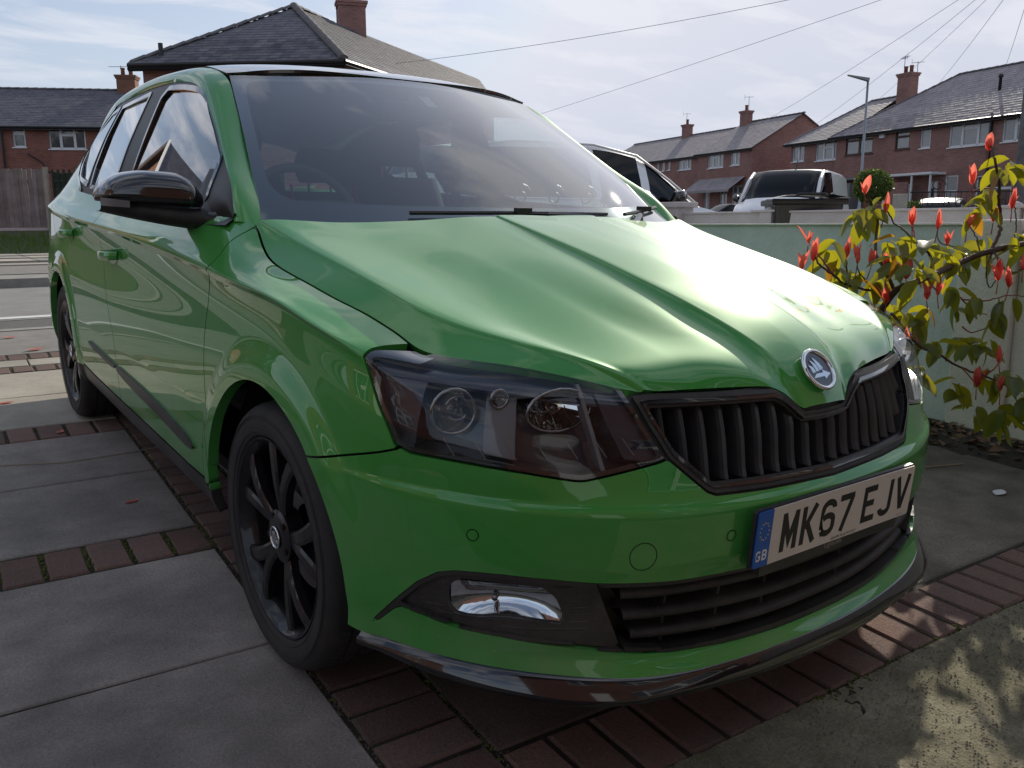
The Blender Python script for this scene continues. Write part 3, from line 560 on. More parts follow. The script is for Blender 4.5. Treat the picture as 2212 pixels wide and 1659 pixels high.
WL = np.array([(.772,.395,.972),(.750,.46,1.046),(.712,.63,1.126),(.687,.75,1.196),(.658,.91,1.28),(.643,1.0,1.332),(.635,1.11,1.361),(.632,1.22,1.374),(.630,1.40,1.383),(.628,1.6,1.383),(.626,1.9,1.375),(.620,2.25,1.355),(.612,2.5,1.305),(.606,2.75,1.225),(.598,2.96,1.15)])
UL = np.array([(.7215,.342,.962),(.690,.44,1.030),(.655,.59,1.120),(.632,.695,1.184),(.598,.86,1.293),(.570,1.005,1.378),(.569,1.08,1.402),(.573,1.2,1.422),(.577,1.4,1.430),(.58,1.6,1.432),(.579,1.9,1.425),(.574,2.25,1.399),(.568,2.5,1.368),(.563,2.75,1.305),(.556,2.965,1.236)])
kk = np.linspace(0, 1, 130); tk = np.concatenate([[0], np.cumsum(np.linalg.norm(np.diff(UL, axis=0), axis=1))]); tk /= tk[-1]
def curv(Lp): return np.stack([gsm(pchip(tk, Lp[:,i], kk), 2.0) for i in range(3)], 1)
cW, cU = curv(WL), curv(UL)
def pillar_row(w):
    o = cW*(1-w)+cU*w; b = math.sin(math.pi*w)*.013
    return o+np.array([b, -b*.3, b*.55])
PG = np.array([pillar_row(w) for w in np.linspace(0, 1, 12)]); PG[:,:,0] *= -1
PN = gnorm(PG, (-1,0,.4))
pilA = patch_arrays(PG, PN, None, np.full(12*130, -1.0))
# side-window sheet
top_s = GX[:,0]; side_idx = [i for i in range(NS) if NX[i] > .6 and S[i] > 1.5]
byy = np.array([GY[i,0] for i in side_idx]); bxx = np.array([GX[i,0] for i in side_idx]); bzz = np.array([GZ[i,0] for i in side_idx])
ordr = np.argsort(byy); byy, bxx, bzz = byy[ordr], bxx[ordr], bzz[ordr]
yg = np.linspace(.40, 2.95, 320); vg = np.linspace(0, 1, 60); SG = np.empty((len(yg), len(vg), 3))
wy = cW[:,1]
for i, y in enumerate(yg):
    xb, zb = np.interp(y, byy, bxx), np.interp(y, byy, bzz); xt, zt = np.interp(y, wy, cW[:,0]), np.interp(y, wy, cW[:,2])
    zt = max(zt, zb+.002)
    for j, v in enumerate(vg):
        SG[i,j] = (-(xb+(xt-xb)*v+.008*math.sin(math.pi*v)), y, zb+(zt-zb)*v)
SN = gnorm(SG, (-1,0,.3)); SQ = np.stack([SG[:,:,1], SG[:,:,2]], -1).reshape(-1,2)
GLF = chaikin([(.60,1.008),(.635,1.10),(.674,1.150),(.875,1.262),(.945,1.300),(1.00,1.322),(1.07,1.337),(1.24,1.355),(1.435,1.362),(1.434,1.25),(1.432,1.10),(1.425,1.015),(1.0,1.005),(.7,1.003)], 1)
GLR = [(1.63,1.358),(2.05,1.334),(2.075,1.232),(2.05,1.10),(2.02,1.034),(1.64,1.02),(1.645,1.18)]
GLQ = [(2.115,1.333),(2.24,1.318),(2.39,1.245),(2.445,1.185),(2.41,1.12),(2.31,1.065),(2.10,1.04),(2.12,1.10),(2.135,1.232)]
FRM = [(.30,.90),(.30,1.3),(.9,1.6),(2.26,1.6),(2.26,1.352),(2.44,1.272),(2.52,1.195),(2.49,1.12),(2.37,1.06),(2.22,1.022),(2.18,1.008),(2.16,.90)]
# glass is a smoother sheet fitted through the side
_y, _z = SG[:,:,1].ravel(), SG[:,:,2].ravel(); _m = (_y > .55) & (_y < 2.4); _M = np.stack([np.ones_like(_y), _y, _z, _y*_z, _y*_y, _z*_z], 1)
_c = np.linalg.lstsq(_M[_m], SG[:,:,0].ravel()[_m], rcond=None)[0]; GGL = SG.copy(); GGL[:,:,0] = (_M@_c).reshape(SG.shape[:2]); GGN = gnorm(GGL, (-1,0,.3))
sFR = sdpoly(SQ, FRM, .5); sG1 = sdpoly(SQ, GLF, .5); sG2 = sdpoly(SQ, GLR, .5); sG3 = sdpoly(SQ, GLQ, .5)
frameA = patch_arrays(SG, SN, None, np.maximum(sFR, -np.minimum(np.minimum(sG1, sG2), sG3)))
bodyA = patch_arrays(SG, SN, None, -sFR+.001)
g1A, g2A, g3A = [patch_arrays(GGL, GGN, None, s_-.012) for s_ in (sG1, sG2, sG3)]
ring = lambda s_, a, b: patch_arrays(SG, SN, None, np.maximum(s_-b, a-s_))
for k, mir in enumerate((False, True)):
    finish('roof_side_pillar', *pilA, paint, car, mirror=mir, depth=.008)
    finish('window_frame', *frameA, black_satin, car, mirror=mir, off=-.002, depth=.012)
    finish('rear_pillar', *bodyA, paint, car, mirror=mir)
    d1, d2 = doors[k]
    for A_, dd_, s_ in ((g1A, d1, sG1), (g2A, d2, sG2), (g3A, d2, sG3)):
        finish('window_glass', *A_, glass_s, dd_, mirror=mir, off=-.006, flange=False)
        finish('window_seal', *ring(s_, -.004, .012), black_gloss, dd_, mirror=mir, off=.001, depth=.006)
    # B pillar divider seam and outer frame bead
    finish('frame_bead', *patch_arrays(SG, SN, None, np.maximum(np.maximum(sFR, -sFR-.012), 0*sFR-1)), black_gloss, car, mirror=mir, off=.003, depth=.006)
# tailgate glass and rear closing panel
TG = np.array([[(-u*(.55+(.60-.55)*v), 2.965+.10*v, (1.318-(1.318-1.234)*u**2.6)*(1-v)+1.03*v) for v in np.linspace(0, 1, 10)] for u in np.linspace(0, 1, 16)])
finish('rear_window', *patch_arrays(TG, gnorm(TG, (0,1,.2)), None, np.full(160, -1.0)), glass_w, car, join=True, depth=.004)
# ---- scuttle, floor, wheel housings
b = MB(); b.box((0,.33,.925), (1.34,.24,.02)); b.build('scuttle_panel', black_satin, car)
b = MB(); b.box((0,1.2,.20), (1.35,3.5,.04)); b.build('underbody', void, car)
b = MB(); b.box((0,-.32,.45), (1.15,.5,.5)); b.build('engine_bay', void, car)
for cy in (0.0, 2.47):
    for sx in (-1, 1):
        b = MB(); b.lathe([(.375, -.805), (.385, -.60), (.30, -.56), (.05, -.56)], 36, Matrix.Translation((0, cy, .3026)), R(-18), R(198))
        if sx > 0: b.v = [(-v[0], v[1], v[2]) for v in b.v]
        b.build('wheel_arch_liner', void, car)
# ---- fine parts hung on the body surface
def bpt(s, z, off=0.0):
    """point and normal on the right-hand body surface; negative s crosses to the other side"""
    sg = 1
    if s < 0: s = -s; sg = -1
    f = np.interp(s, S, np.arange(NS)); i = min(int(f), NS-2); t = f-i
    zc = GZ[i]*(1-t)+GZ[i+1]*t; j = float(np.interp(-z, -zc, np.arange(NV))); jj = min(int(j), NV-2); q = j-jj
    def bl(A_): return (A_[i,jj]*(1-t)+A_[i+1,jj]*t)*(1-q)+(A_[i,jj+1]*(1-t)+A_[i+1,jj+1]*t)*q
    p = bl(P0); n_ = bl(NN); n_ = n_/np.linalg.norm(n_); p = p+n_*off
    if sg < 0: p = p*np.array([-1,1,1]); n_ = n_*np.array([-1,1,1])
    return Vector(p), Vector(n_)
def bflat(s, z, dep):
    """point a set distance behind the surface along the plan normal only (level, not along the slope)"""
    p, n_ = bpt(s, z); h = Vector((n_.x, n_.y, 0)); h.normalize(); return p-h*dep
def fromdom(poly):      # signed distance on the belt domain
    return sdpoly(QB_, poly)
# grille: frame, backing and upright slats
sdF = sdpoly(QB_, GRF)
grille = tag(empty('grille', parent=car))
finish('grille_frame', *belt(np.maximum(sdF+.0025, -sdF-.0105)), black_matt, grille, join=True, off=.001, depth=.02)
finish('grille_gloss_ring', *belt(np.maximum(sdF+.0105, -sdF-.0165)), black_gloss, grille, join=True, off=.004, depth=.03)
finish('grille_inner_frame', *belt(np.maximum(sdF+.0165, -sdF-.0215)), black_satin, grille, join=True, off=-.004, depth=.03)
finish('grille_surround', *belt(np.maximum(sdGR-.003, -sdF-.004)), black_matt, grille, join=True, off=-.008, flange=False)
finish('grille_backing', *belt(sdGR+.004), void, grille, join=True, off=-.072, flange=False)
def yrange(s, poly, inset):
    zs = []
    for a, b_ in zip(poly, poly[1:]+poly[:1]):
        if (a[0]-s)*(b_[0]-s) < 0: zs.append(a[1]+(s-a[0])*(b_[1]-a[1])/(b_[0]-a[0]))
    return (min(zs)+inset, max(zs)-inset) if len(zs) >= 2 else None
gf_half = [(abs(x), z) for x, z in GRF]
GRH = [(-.0001,.5375),(.2,.540),(.318,.545),(.335,.552),(.409,.612),(.441,.663),(.476,.7215),(.29,.7205),(.142,.717),(.107,.700),(.068,.670),(.03,.668),(-.0001,.668)]
for k in range(-9, 10):
    s0 = k*.0455
    r_ = yrange(max(abs(s0), .0005), GRH, .0175)
    if not r_ or r_[1]-r_[0] < .015: continue
    G = []
    for q in range(9):
        t = q/8; z = r_[0]+(r_[1]-r_[0])*t; row = []
        dep = .012+.018*max(0, (t-.82)/.18)**2
        for ds, dd in ((.004,.068),(-.0040,dep+.010),(-.0038,dep+.001),(-.0010,dep-.001),(.0030,dep+.004),(.0062,dep+.012),(.0095,.068)):
            row.append(tuple(bflat(s0+ds if abs(s0) > .001 else ds+.00001, z, dd)))
        G.append(row)
    b = MB(); b.grid(G); b.build('slat', slat_m, grille, smooth=False)
# lower intake with bars and fog-lamp bezels
intake = empty('lower_grille', parent=car)
DIV = [(-1,.1),(.4865,.1),(.4865,.262),(.549,.408),(.549,.6),(-1,.6)]; sdD = sdpoly(QB_, DIV, .5)
finish('intake_backing', *belt(np.maximum(sdINT-.004, sdD)), black_matt, intake, join=True, off=-.075, flange=False)
finish('intake_rim', *belt(np.maximum(np.maximum(sdINT-.002, -sdINT-.008), sdD)), black_satin, intake, join=True, off=-.003, depth=.075)
def bar(z0, z1, s_end, d0, th, name='grille_bar'):
    G = []
    for q in range(-24, 25):
        s = q/24*s_end; z = z0+(z1-z0)*abs(q/24)**2.2; row = []
        for dz, dd in ((-.5*th, .07), (-.5*th, d0+.008), (-.2*th, d0), (.25*th, d0+.004), (.5*th, d0+.016), (.62*th, .07)):
            row.append(tuple(bflat(s if abs(s) > 1e-4 else 1e-4, z+dz, dd)))
        G.append(row)
    b = MB(); b.grid(G); return b.build(name, black_matt, intake, smooth=True, ang=None)
bar(.357, .372, .500, .012, .022); bar(.308, .326, .490, .014, .020); bar(.262, .284, .470, .016, .020)
for k in (-3, -2, -1, 1, 2, 3):
    b = MB(); G = []
    for q in range(9):
        z = .245+(.385-.245)*q/8; G.append([tuple(bflat(k*.13+ds, z, dd)) for ds, dd in ((-.003,.07),(-.003,.035),(.003,.035),(.003,.07))])
    b.grid(G); b.build('grille_strut', black_matt, intake)
# black shelf pieces low down at both ends of the intake (catch the light)
LAMPP = chaikin([(.816,.381),(.800,.397),(.775,.401),(.685,.398),(.628,.391),(.598,.325),(.654,.334),(.714,.339),(.771,.331),(.806,.334),(.814,.355)], 1)
sdL = sdpoly(QB_, LAMPP)
bezA = belt(np.maximum(np.maximum(sdINT+.003, -sdD+.004), -sdL-.0))
bezR = belt(np.maximum(np.maximum(sdINT-.001, -sdINT-.007), -sdD+.003))
lensA = belt(sdL-.001); lampB = belt(sdL-.001)
for mir in (False, True):
    fog = empty('fog_light', parent=car)
    o = finish('bezel', *bezA, black_matt, fog, off=-.010, depth=.03, mirror=mir)
    finish('bezel_edge', *bezR, black_satin, fog, off=-.001, depth=.014, mirror=mir)
    # moulded ribs across the bezel
    for q in range(7):
        z = .395-q*.0135; sL = .905-q*.0; pts = []
        for k in range(20):
            s = .56+(.87-.56)*k/19
            if sdpoly(np.array([[s, z]]), INT, .5)[0] < -.012 and sdpoly(np.array([[s, z]]), LAMPP, .5)[0] > .004 and s > .50+(z-.262)*.43+.02:
                p, n_ = bpt(s, z, -.0095); p = Vector((p.x*(-1 if mir else 1), p.y, p.z)); pts.append(p)
            else:
                if len(pts) > 2: MB().tube(pts, .0012, 4).build('rib', black_matt, fog)
                pts = []
        if len(pts) > 2: MB().tube(pts, .0012, 4).build('rib', black_matt, fog)
    finish('lens', *lensA, glass_l, fog, off=-.004, depth=.003, mirror=mir)
    # reflector: a faceted bowl behind the lens
    pc, nc_ = bpt(.715, .365); M_ = []
    for (sa, za, dd) in ((.815,.392,.012),(.80,.338,.012),(.60,.328,.012),(.628,.392,.012)): pass
    G = []
    for i in range(13):
        row = []
        for j in range(7):
            s = .603+.208*i/12; z0_, z1_ = .328+.008*math.sin(i/12*3.1), .398-.006*abs(i/12-.55)
            z = z0_+(z1_-z0_)*j/6; u_ = (i-6)/6; v_ = (j-3)/3
            dd = .012+.026*max(0, 1-u_*u_)*max(0, 1-v_*v_)**.8
            p = bflat(s, z, dd); row.append((p.x*(-1 if mir else 1), p.y, p.z))
        G.append(row)
    b = MB(); b.grid(G); b.build('reflector', chrome, fog, smooth=True)
    p, n_ = bpt(.73, .368, -.028); b = MB(); b.tube([p, p+n_*.018], [.007,.005], 10)
    if mir: b.v = [(-v[0], v[1], v[2]) for v in b.v]
    b.build('bulb', chrome_dark, fog, smooth=True)
# tow-eye cover and parking sensors: round shut lines let into the bumper
def disc_ring(name, s, z, r, w_, m, fill=True, off=.0004):
    b = MB(); n = 40
    p0, n0 = bpt(s, z); a = Vector((0,0,1)); t = n0.cross(a).normalized(); u_ = t.cross(n0).normalized()
    def pt(rr, ang, o):
        ds = rr*math.cos(ang); dz = rr*math.sin(ang); return tuple(bpt(s+ds, z+dz, o)[0])
    vs = [pt(r-w_, 2*math.pi*k/n, off) for k in range(n)]+[pt(r, 2*math.pi*k/n, off) for k in range(n)]
    b.add(vs, [(k, (k+1) % n, n+(k+1) % n, n+k) for k in range(n)]); return b.build(name, m, front_bumper)
disc_ring('tow_eye_cover', .4695, .4525, .0262, .0016, void)
for s_ in (.769, .289, -.289, -.769):
    disc_ring('parking_sensor', s_, .489 if abs(s_) > .5 else .4695, .0112, .0016, void)
    b = MB(); n = 24; b.add([tuple(bpt(s_, .489 if abs(s_) > .5 else .4695, .0012)[0])]+[tuple(bpt(s_+.0085*math.cos(2*math.pi*k/n), (.489 if abs(s_) > .5 else .4695)+.0085*math.sin(2*math.pi*k/n), .0008)[0]) for k in range(n)], [(0, 1+k, 1+(k+1) % n) for k in range(n)])
    b.build('sensor_cap', paint, front_bumper, smooth=True)
# headlights
lensH = belt(sdHL+.0045); rimH = belt(np.maximum(sdHL+.0015, -sdHL-.010)); bowlH = belt(sdHL+.009)
PANG = [(.700,.595),(.700,.735),(.762,.742),(.762,.60)]
PAND = chaikin([(.405,.607),(.495,.62),(.535,.70),(.545,.735),(.46,.722)], 0)
for mir in (False, True):
    mx_ = -1 if mir else 1
    hl = empty('headlight', parent=car)
    def P_(s, z, d): p = bflat(s, z, d); return Vector((p.x*mx_, p.y, p.z))
    finish('lens', *lensH, glass_l, hl, off=.0015, depth=.006, mirror=mir)
    finish('rim', *rimH, black_gloss, hl, off=-.004, depth=.06, mirror=mir)
    finish('housing', *bowlH, navy_plastic, hl, off=-.070, flange=False, mirror=mir)
    # top shade strip of the housing
    tsA = belt(np.maximum(sdHL+.009, -(GZ.reshape(-1)-np.interp(SS.reshape(-1), [.40,.483,.714,.898,1.02], [.70,.700,.737,.752,.757]))))
    finish('shade_strip', *tsA, navy_plastic, hl, off=-.018, depth=.01, mirror=mir)
    finish('outer_trim', *belt(np.maximum(sdHL+.010, .885-SS.reshape(-1)-(GZ.reshape(-1)-.70)*.1)), navy_plastic, hl, off=-.020, depth=.05, mirror=mir)
    finish('inner_trim', *belt(np.maximum(sdHL+.010, sdpoly(QB_, PAND))), navy_plastic, hl, off=-.014, depth=.05, mirror=mir)
    G = [[tuple(P_(.538+.020*0+(z-.60)*.30+ds, z, dd)) for ds, dd in ((-.002,.05),(-.004,.012),(.004,.012),(.003,.05))] for z in np.linspace(.598,.738,8)]
    b = MB(); b.grid(G, flip=mir); b.build('light_bar', grey_plastic, hl)
    # grey divider between the two lamps
    sdP = sdpoly(QB_, PANG)
    finish('divider', *belt(np.maximum(sdP, sdHL+.014)), grey_plastic, hl, off=-.034, depth=.04, mirror=mir)
    # outer lamp: round projector bowl
    def bowl(name, s, z, r, dep, dmouth, m, asp=1.0, k=8, n=36, sm=True):
        c = P_(s, z, dmouth); pn = bpt(s, z)[1]; ax = Vector((pn.x*mx_*.45, pn.y-.55, 0)).normalized(); t = Vector((0,0,1)).cross(ax).normalized(); vs = []; fs = []
        for i in range(k+1):
            q = i/k; rr = r*math.sqrt(max(q, 0)); d_ = dep*(1-q)
            for j in range(n):
                a = 2*math.pi*j/n
                x_, z_ = rr*asp*math.cos(a), rr*math.sin(a)
                vs.append(tuple(c-ax*d_+t*x_+Vector((0,0,z_))))
        for i in range(k):
            for j in range(n): fs.append((i*n+j, i*n+(j+1) % n, (i+1)*n+(j+1) % n, (i+1)*n+j))
        b = MB(); b.add(vs, fs); o = b.build(name, m, hl, smooth=sm)
        ringp = [c+t*(r*asp*math.cos(2*math.pi*j/n))+Vector((0,0,r*math.sin(2*math.pi*j/n))) for j in range(n+1)]
        MB().tube(ringp, .0032, 6, cap=False).build('bezel_ring', chrome_dark, hl, smooth=True)
        return c, ax, t
    c, ax, t = bowl('reflector', .822, .692, .040, .055, .024, chrome_dark)
    bowl('projector_lens', .822, .692, .022, .012, .050, glass_l, k=6, n=24)
    MB().tube([c-ax*.04, c-ax*.012], [.013,.011], 14).build('bulb_shield', black_gloss, hl, smooth=True)
    c2, ax2, t2 = bowl('reflector', .615, .696, .038, .045, .026, chrome, asp=1.75, k=5, n=20, sm=False)
    MB().tube([c2-ax2*.045, c2-ax2*.014], [.009,.008], 12).build('bulb', black_gloss, hl, smooth=True)
    for q in (-1, 0, 1):
        MB().tube([c2+t2*(.022*q)*1.5+Vector((0,0,.034))-ax2*.008, c2+t2*(.022*q)*1.5-ax2*.036, c2+t2*(.022*q)*1.5+Vector((0,0,-.034))-ax2*.008], .0012, 5).build('reflector_rib', black_gloss, hl)
    bowl('side_light', .735, .715, .016, .012, .028, glass_l if False else chrome_dark, k=4, n=20)
    # fine lens flutes low on the lamp
    for q in range(7):
        s = .50+.055*q; a_, b2 = P_(s, .652-.006*q*0, .004), P_(s-.022, .622, .004)
        MB().tube([a_, b2], .0009, 4).build('lens_flute', grey_plastic, hl)
# ---- front splitter, glossy black
KS = [0,.15,.27,.40,.47,.53,.60,.70,.80,.90,1.0,1.05]
zb_ = lambda s: float(np.interp(s, KS, [.160,.163,.168,.178,.181,.184,.187,.197,.208,.219,.228,.232]))
dbf = lambda s: float(np.interp(s, KS, [.010,.012,.014,.022,.027,.027,.024,.020,.016,.014,.012,.010]))
G = []
for q in range(-84, 85):
    s = q/84*1.0; a_ = max(abs(s), 1e-4); sg = 1 if s >= 0 else -1
    zl = float(np.interp(a_, S, GZ[:,-1])); pl = bflat(a_, zl+.003, 0); pn = bpt(a_, zl+.003)[1]; h = Vector((pn.x, pn.y, 0)).normalized(); row = []
    zb2 = zb_(a_); db = dbf(a_)
    for z, d in ((zl+.004, -.030), (zl+.001, .001), (zl-.004, .006), (zb2+.016, db+.001), (zb2+.004, db+.002), (zb2, db-.003), (zb2+.002, db-.05), (zb2+.02, -.12)):
        p = pl+h*d; row.append((p.x*sg, p.y, z))
    G.append(row)
MB().grid(G).build('front_splitter', black_gloss, car, smooth=True, ang=None)
# ---- number plate with its raised characters
pl_root = empty('number_plate', parent=car)
PC = Vector((-.002, -.8355, .4635)); TL = .0486
Mpl = Matrix.Translation(PC) @ Matrix.Rotation(R(90)+TL*1.0, 4, 'X')         # plate local x right, y up, z outwards
def rrect(w_, h_, r, n=5, cx=0, cy=0, corners=(1,1,1,1)):
    o = []
    for (sx, sy, a0, k) in ((1,-1,-90,0),(1,1,0,1),(-1,1,90,2),(-1,-1,180,3)):
        if corners[k]:
            for i in range(n+1):
                a = R(a0+90*i/n); o.append((cx+sx*(w_/2-r)+r*math.cos(a), cy+sy*(h_/2-r)+r*math.sin(a)))
        else: o.append((cx+sx*w_/2, cy+sy*h_/2))
    return o
MB().prism(rrect(.520-.042, .111, .006, cx=.021, corners=(1,1,0,0)), .003, Mpl).build('white_field', plate_w, pl_root)
MB().prism(rrect(.042, .111, .006, cx=-.239, corners=(0,0,1,1)), .003, Mpl).build('blue_band', plate_blue, pl_root)
MB().prism(rrect(.526, .117, .007), -.008, Mpl @ Matrix.Translation((0,0,-.001))).build('plate_backing', black_satin, pl_root)
MB().prism(rrect(.46, .03, .004, cy=-.066), -.012, Mpl @ Matrix.Translation((0,0,-.003))).build('plate_holder', black_satin, pl_root)
def stroke(mb, pts, w_, M, h=.0006, closed=False):
    pts = [Vector((x, y)) for x, y in pts]; n = len(pts); L_, R_ = [], []
    for i in range(n):
        if closed: a, c = pts[i-1], pts[(i+1) % n]
        else: a, c = pts[max(i-1,0)], pts[min(i+1,n-1)]
        d0 = (pts[i]-a).normalized() if (pts[i]-a).length > 1e-9 else (c-pts[i]).normalized(); d1 = (c-pts[i]).normalized() if (c-pts[i]).length > 1e-9 else d0
        tt = (d0+d1).normalized(); nn_ = Vector((-tt.y, tt.x)); k = w_/2/max(.35, nn_.dot(Vector((-d1.y, d1.x))))
        L_.append(pts[i]+nn_*k); R_.append(pts[i]-nn_*k)
    vs = [M @ Vector((p.x, p.y, h)) for p in L_]+[M @ Vector((p.x, p.y, h)) for p in R_]
    m_ = n if closed else n-1
    mb.add(vs, [(i, n+i, n+(i+1) % n, (i+1) % n) for i in range(m_)])
def arc(cx, cy, rx, ry, a0, a1, n=10): return [(cx+rx*math.cos(R(a0+(a1-a0)*i/n)), cy+ry*math.sin(R(a0+(a1-a0)*i/n))) for i in range(n+1)]
W_, H_, T_ = 50, 79, 13.5; h7 = T_/2
GLY = {
 'M': [[(h7,0),(h7,H_)],[(W_-h7,0),(W_-h7,H_)],[(h7-1,H_-2),(W_/2,22),(W_-h7+1,H_-2)]],
 'K': [[(h7,0),(h7,H_)],[(W_-h7,H_),(h7+5,H_*.43)],[(18,H_*.54),(W_-h7+.5,0)]],
 '6': [[(W_-h7,H_-20)]+arc(W_/2,H_-h7-13,W_/2-h7,13,0,180,8)+[(h7,18)]+arc(W_/2,h7+13,W_/2-h7,13,180,360,8)+[(W_-h7,32)]+arc(W_/2,33,W_/2-h7,11,0,150,6)],
 '7': [[(0,H_-h7),(W_-2,H_-h7)],[(W_-h7,H_-h7),(14,0)]],
 'E': [[(h7,0),(h7,H_)],[(0,H_-h7),(W_-3,H_-h7)],[(0,h7),(W_-3,h7)],[(0,H_*.52),(W_-10,H_*.52)]],
 'J': [[(W_-h7-3,H_)]+[(W_-h7-3,20)]+arc(W_/2-2,h7+12,W_/2-h7-1,12,0,-180,8)],
 'V': [[(4,H_),(W_/2,4)],[(W_-4,H_),(W_/2,4)]],
 'G': [arc(W_/2,H_-h7-13,W_/2-h7,13,10,180,8)+[(h7,18)]+arc(W_/2,h7+13,W_/2-h7,13,180,360,8)+[(W_-h7,36),(W_/2,36)]],
 'B': [[(h7,0),(h7,H_)],[(h7,H_-h7),(30,H_-h7)]+arc(28,H_-24,15,17,75,-90,6)+[(h7,41)],[(h7,41),(28,41)]+arc(29,24,15,17,80,-90,6)+[(h7,h7)]],
}
def glyph(ch, x, y, sc_, m, name='letter', z=.0032, tw=T_):
    b = MB(); M = Mpl @ Matrix.Translation((x, y, z)) @ Matrix.Diagonal((sc_*.001, sc_*.001, 1, 1))
    for st in GLY[ch]: stroke(b, st, tw, M, h=.0002*len(b.f)*.02)
    return b.build(name, m, pl_root)
xs_ = -.188
for ch in 'MK67 EJV':
    if ch == ' ': xs_ += .0225; continue
    glyph(ch, xs_, -.0395, 1.0, ink); xs_ += .050+.0105
glyph('G', -.2555, -.0425, .27, white_ink, tw=14); glyph('B', -.2375, -.0425, .27, white_ink, tw=14)
b = MB()
for k in range(12):
    a = 2*math.pi*k/12; cx, cy = -.239+.0125*math.cos(a), .016+.0165*math.sin(a); vs = []
    for i in range(10): rr = .0024 if i % 2 == 0 else .0010; vs.append(Mpl @ Vector((cx+rr*math.sin(math.pi*i/5), cy+rr*math.cos(math.pi*i/5), .0033)))
    b.add(vs, [tuple(range(9, -1, -1))])
b.build('stars', yellow_ink, pl_root)
def words(txt, size, M, m, parent, name='lettering'):
    cu = bpy.data.curves.new(name, 'FONT'); cu.body = txt; cu.size = size; cu.align_x = 'CENTER'; cu.align_y = 'CENTER'
    t_ = bpy.data.objects.new(name, cu); sc.collection.objects.link(t_)
    dg = bpy.context.evaluated_depsgraph_get(); me = bpy.data.meshes.new_from_object(t_.evaluated_get(dg)); bpy.data.objects.remove(t_)
    me.transform(M); me.materials.clear(); me.materials.append(m); return link(bpy.data.objects.new(name, me), parent)
words('Lightcliffe Skoda WA2 8QY', .0078, Mpl @ Matrix.Translation((.022, -.0492, .0034)), ink, pl_root)
words('Lightcliffe', .0155, Mpl @ Matrix.Translation((.0, -.0655, -.0025)), grey_ink, pl_root)
words('BS AU 145d', .004, Mpl @ Matrix.Translation((.225, -.0492, .0034)), ink, pl_root)
# ---- round badge on the bonnet nose
Bc = Vector((0, -.7495, .7365)); bn = Vector((0, -.80, .60)).normalized(); bt = Vector((1,0,0)); bu = bt.cross(bn)*-1
bu = bn.cross(bt); 
if bu.z < 0: bu = -bu
Mb = Matrix(((bt.x,bu.x,bn.x,Bc.x),(bt.y,bu.y,bn.y,Bc.y),(bt.z,bu.z,bn.z,Bc.z),(0,0,0,1)))
badge = empty('round_badge', parent=car)
def badge_parts(M, sc_, parent, mring, mdisc, mem):
    rg = [M @ Vector((sc_*.041*math.cos(2*math.pi*k/40), sc_*.041*math.sin(2*math.pi*k/40), .004*sc_)) for k in range(41)]
    MB().tube(rg, .0046*sc_, 8, cap=False).build('ring', mring, parent, smooth=True)
    MB().prism([(sc_*.0405*math.cos(2*math.pi*k/36), sc_*.0405*math.sin(2*math.pi*k/36)) for k in range(36)], .0035*sc_, M).build('disc', mdisc, parent)
    # winged arrow: shaft with arrow head pointing left, three swept feathers, an eye
    e = MB(); q = sc_*.001; Z = Matrix.Translation((0,0,.0036*sc_))
    for pl_ in ([(-27,-17),(-15,-9),(8,-8),(8,-2),(30,-12),(8,-22),(8,-16),(-18,-17)], [(12,-1),(9,12),(0,22),(-7,27),(-3,16),(0,6),(1,-2)],
                [(-1,-3),(-3,10),(-11,18),(-18,21),(-13,10),(-11,3),(-11,-4)], [(-13,-5),(-15,5),(-22,10),(-28,11),(-24,3),(-23,-6)]):
        e.prism([(x*q, y*q) for x, y in pl_], .0016*sc_, M @ Z)
    e.prism([(9.5*q+3*q*math.cos(k*.7), 3*q+3*q*math.sin(k*.7)) for k in range(9)], .0022*sc_, M @ Z)
    e.build('winged_arrow', mem, parent)
badge_parts(Mb, 1.0, badge, chrome, black_gloss, chrome)
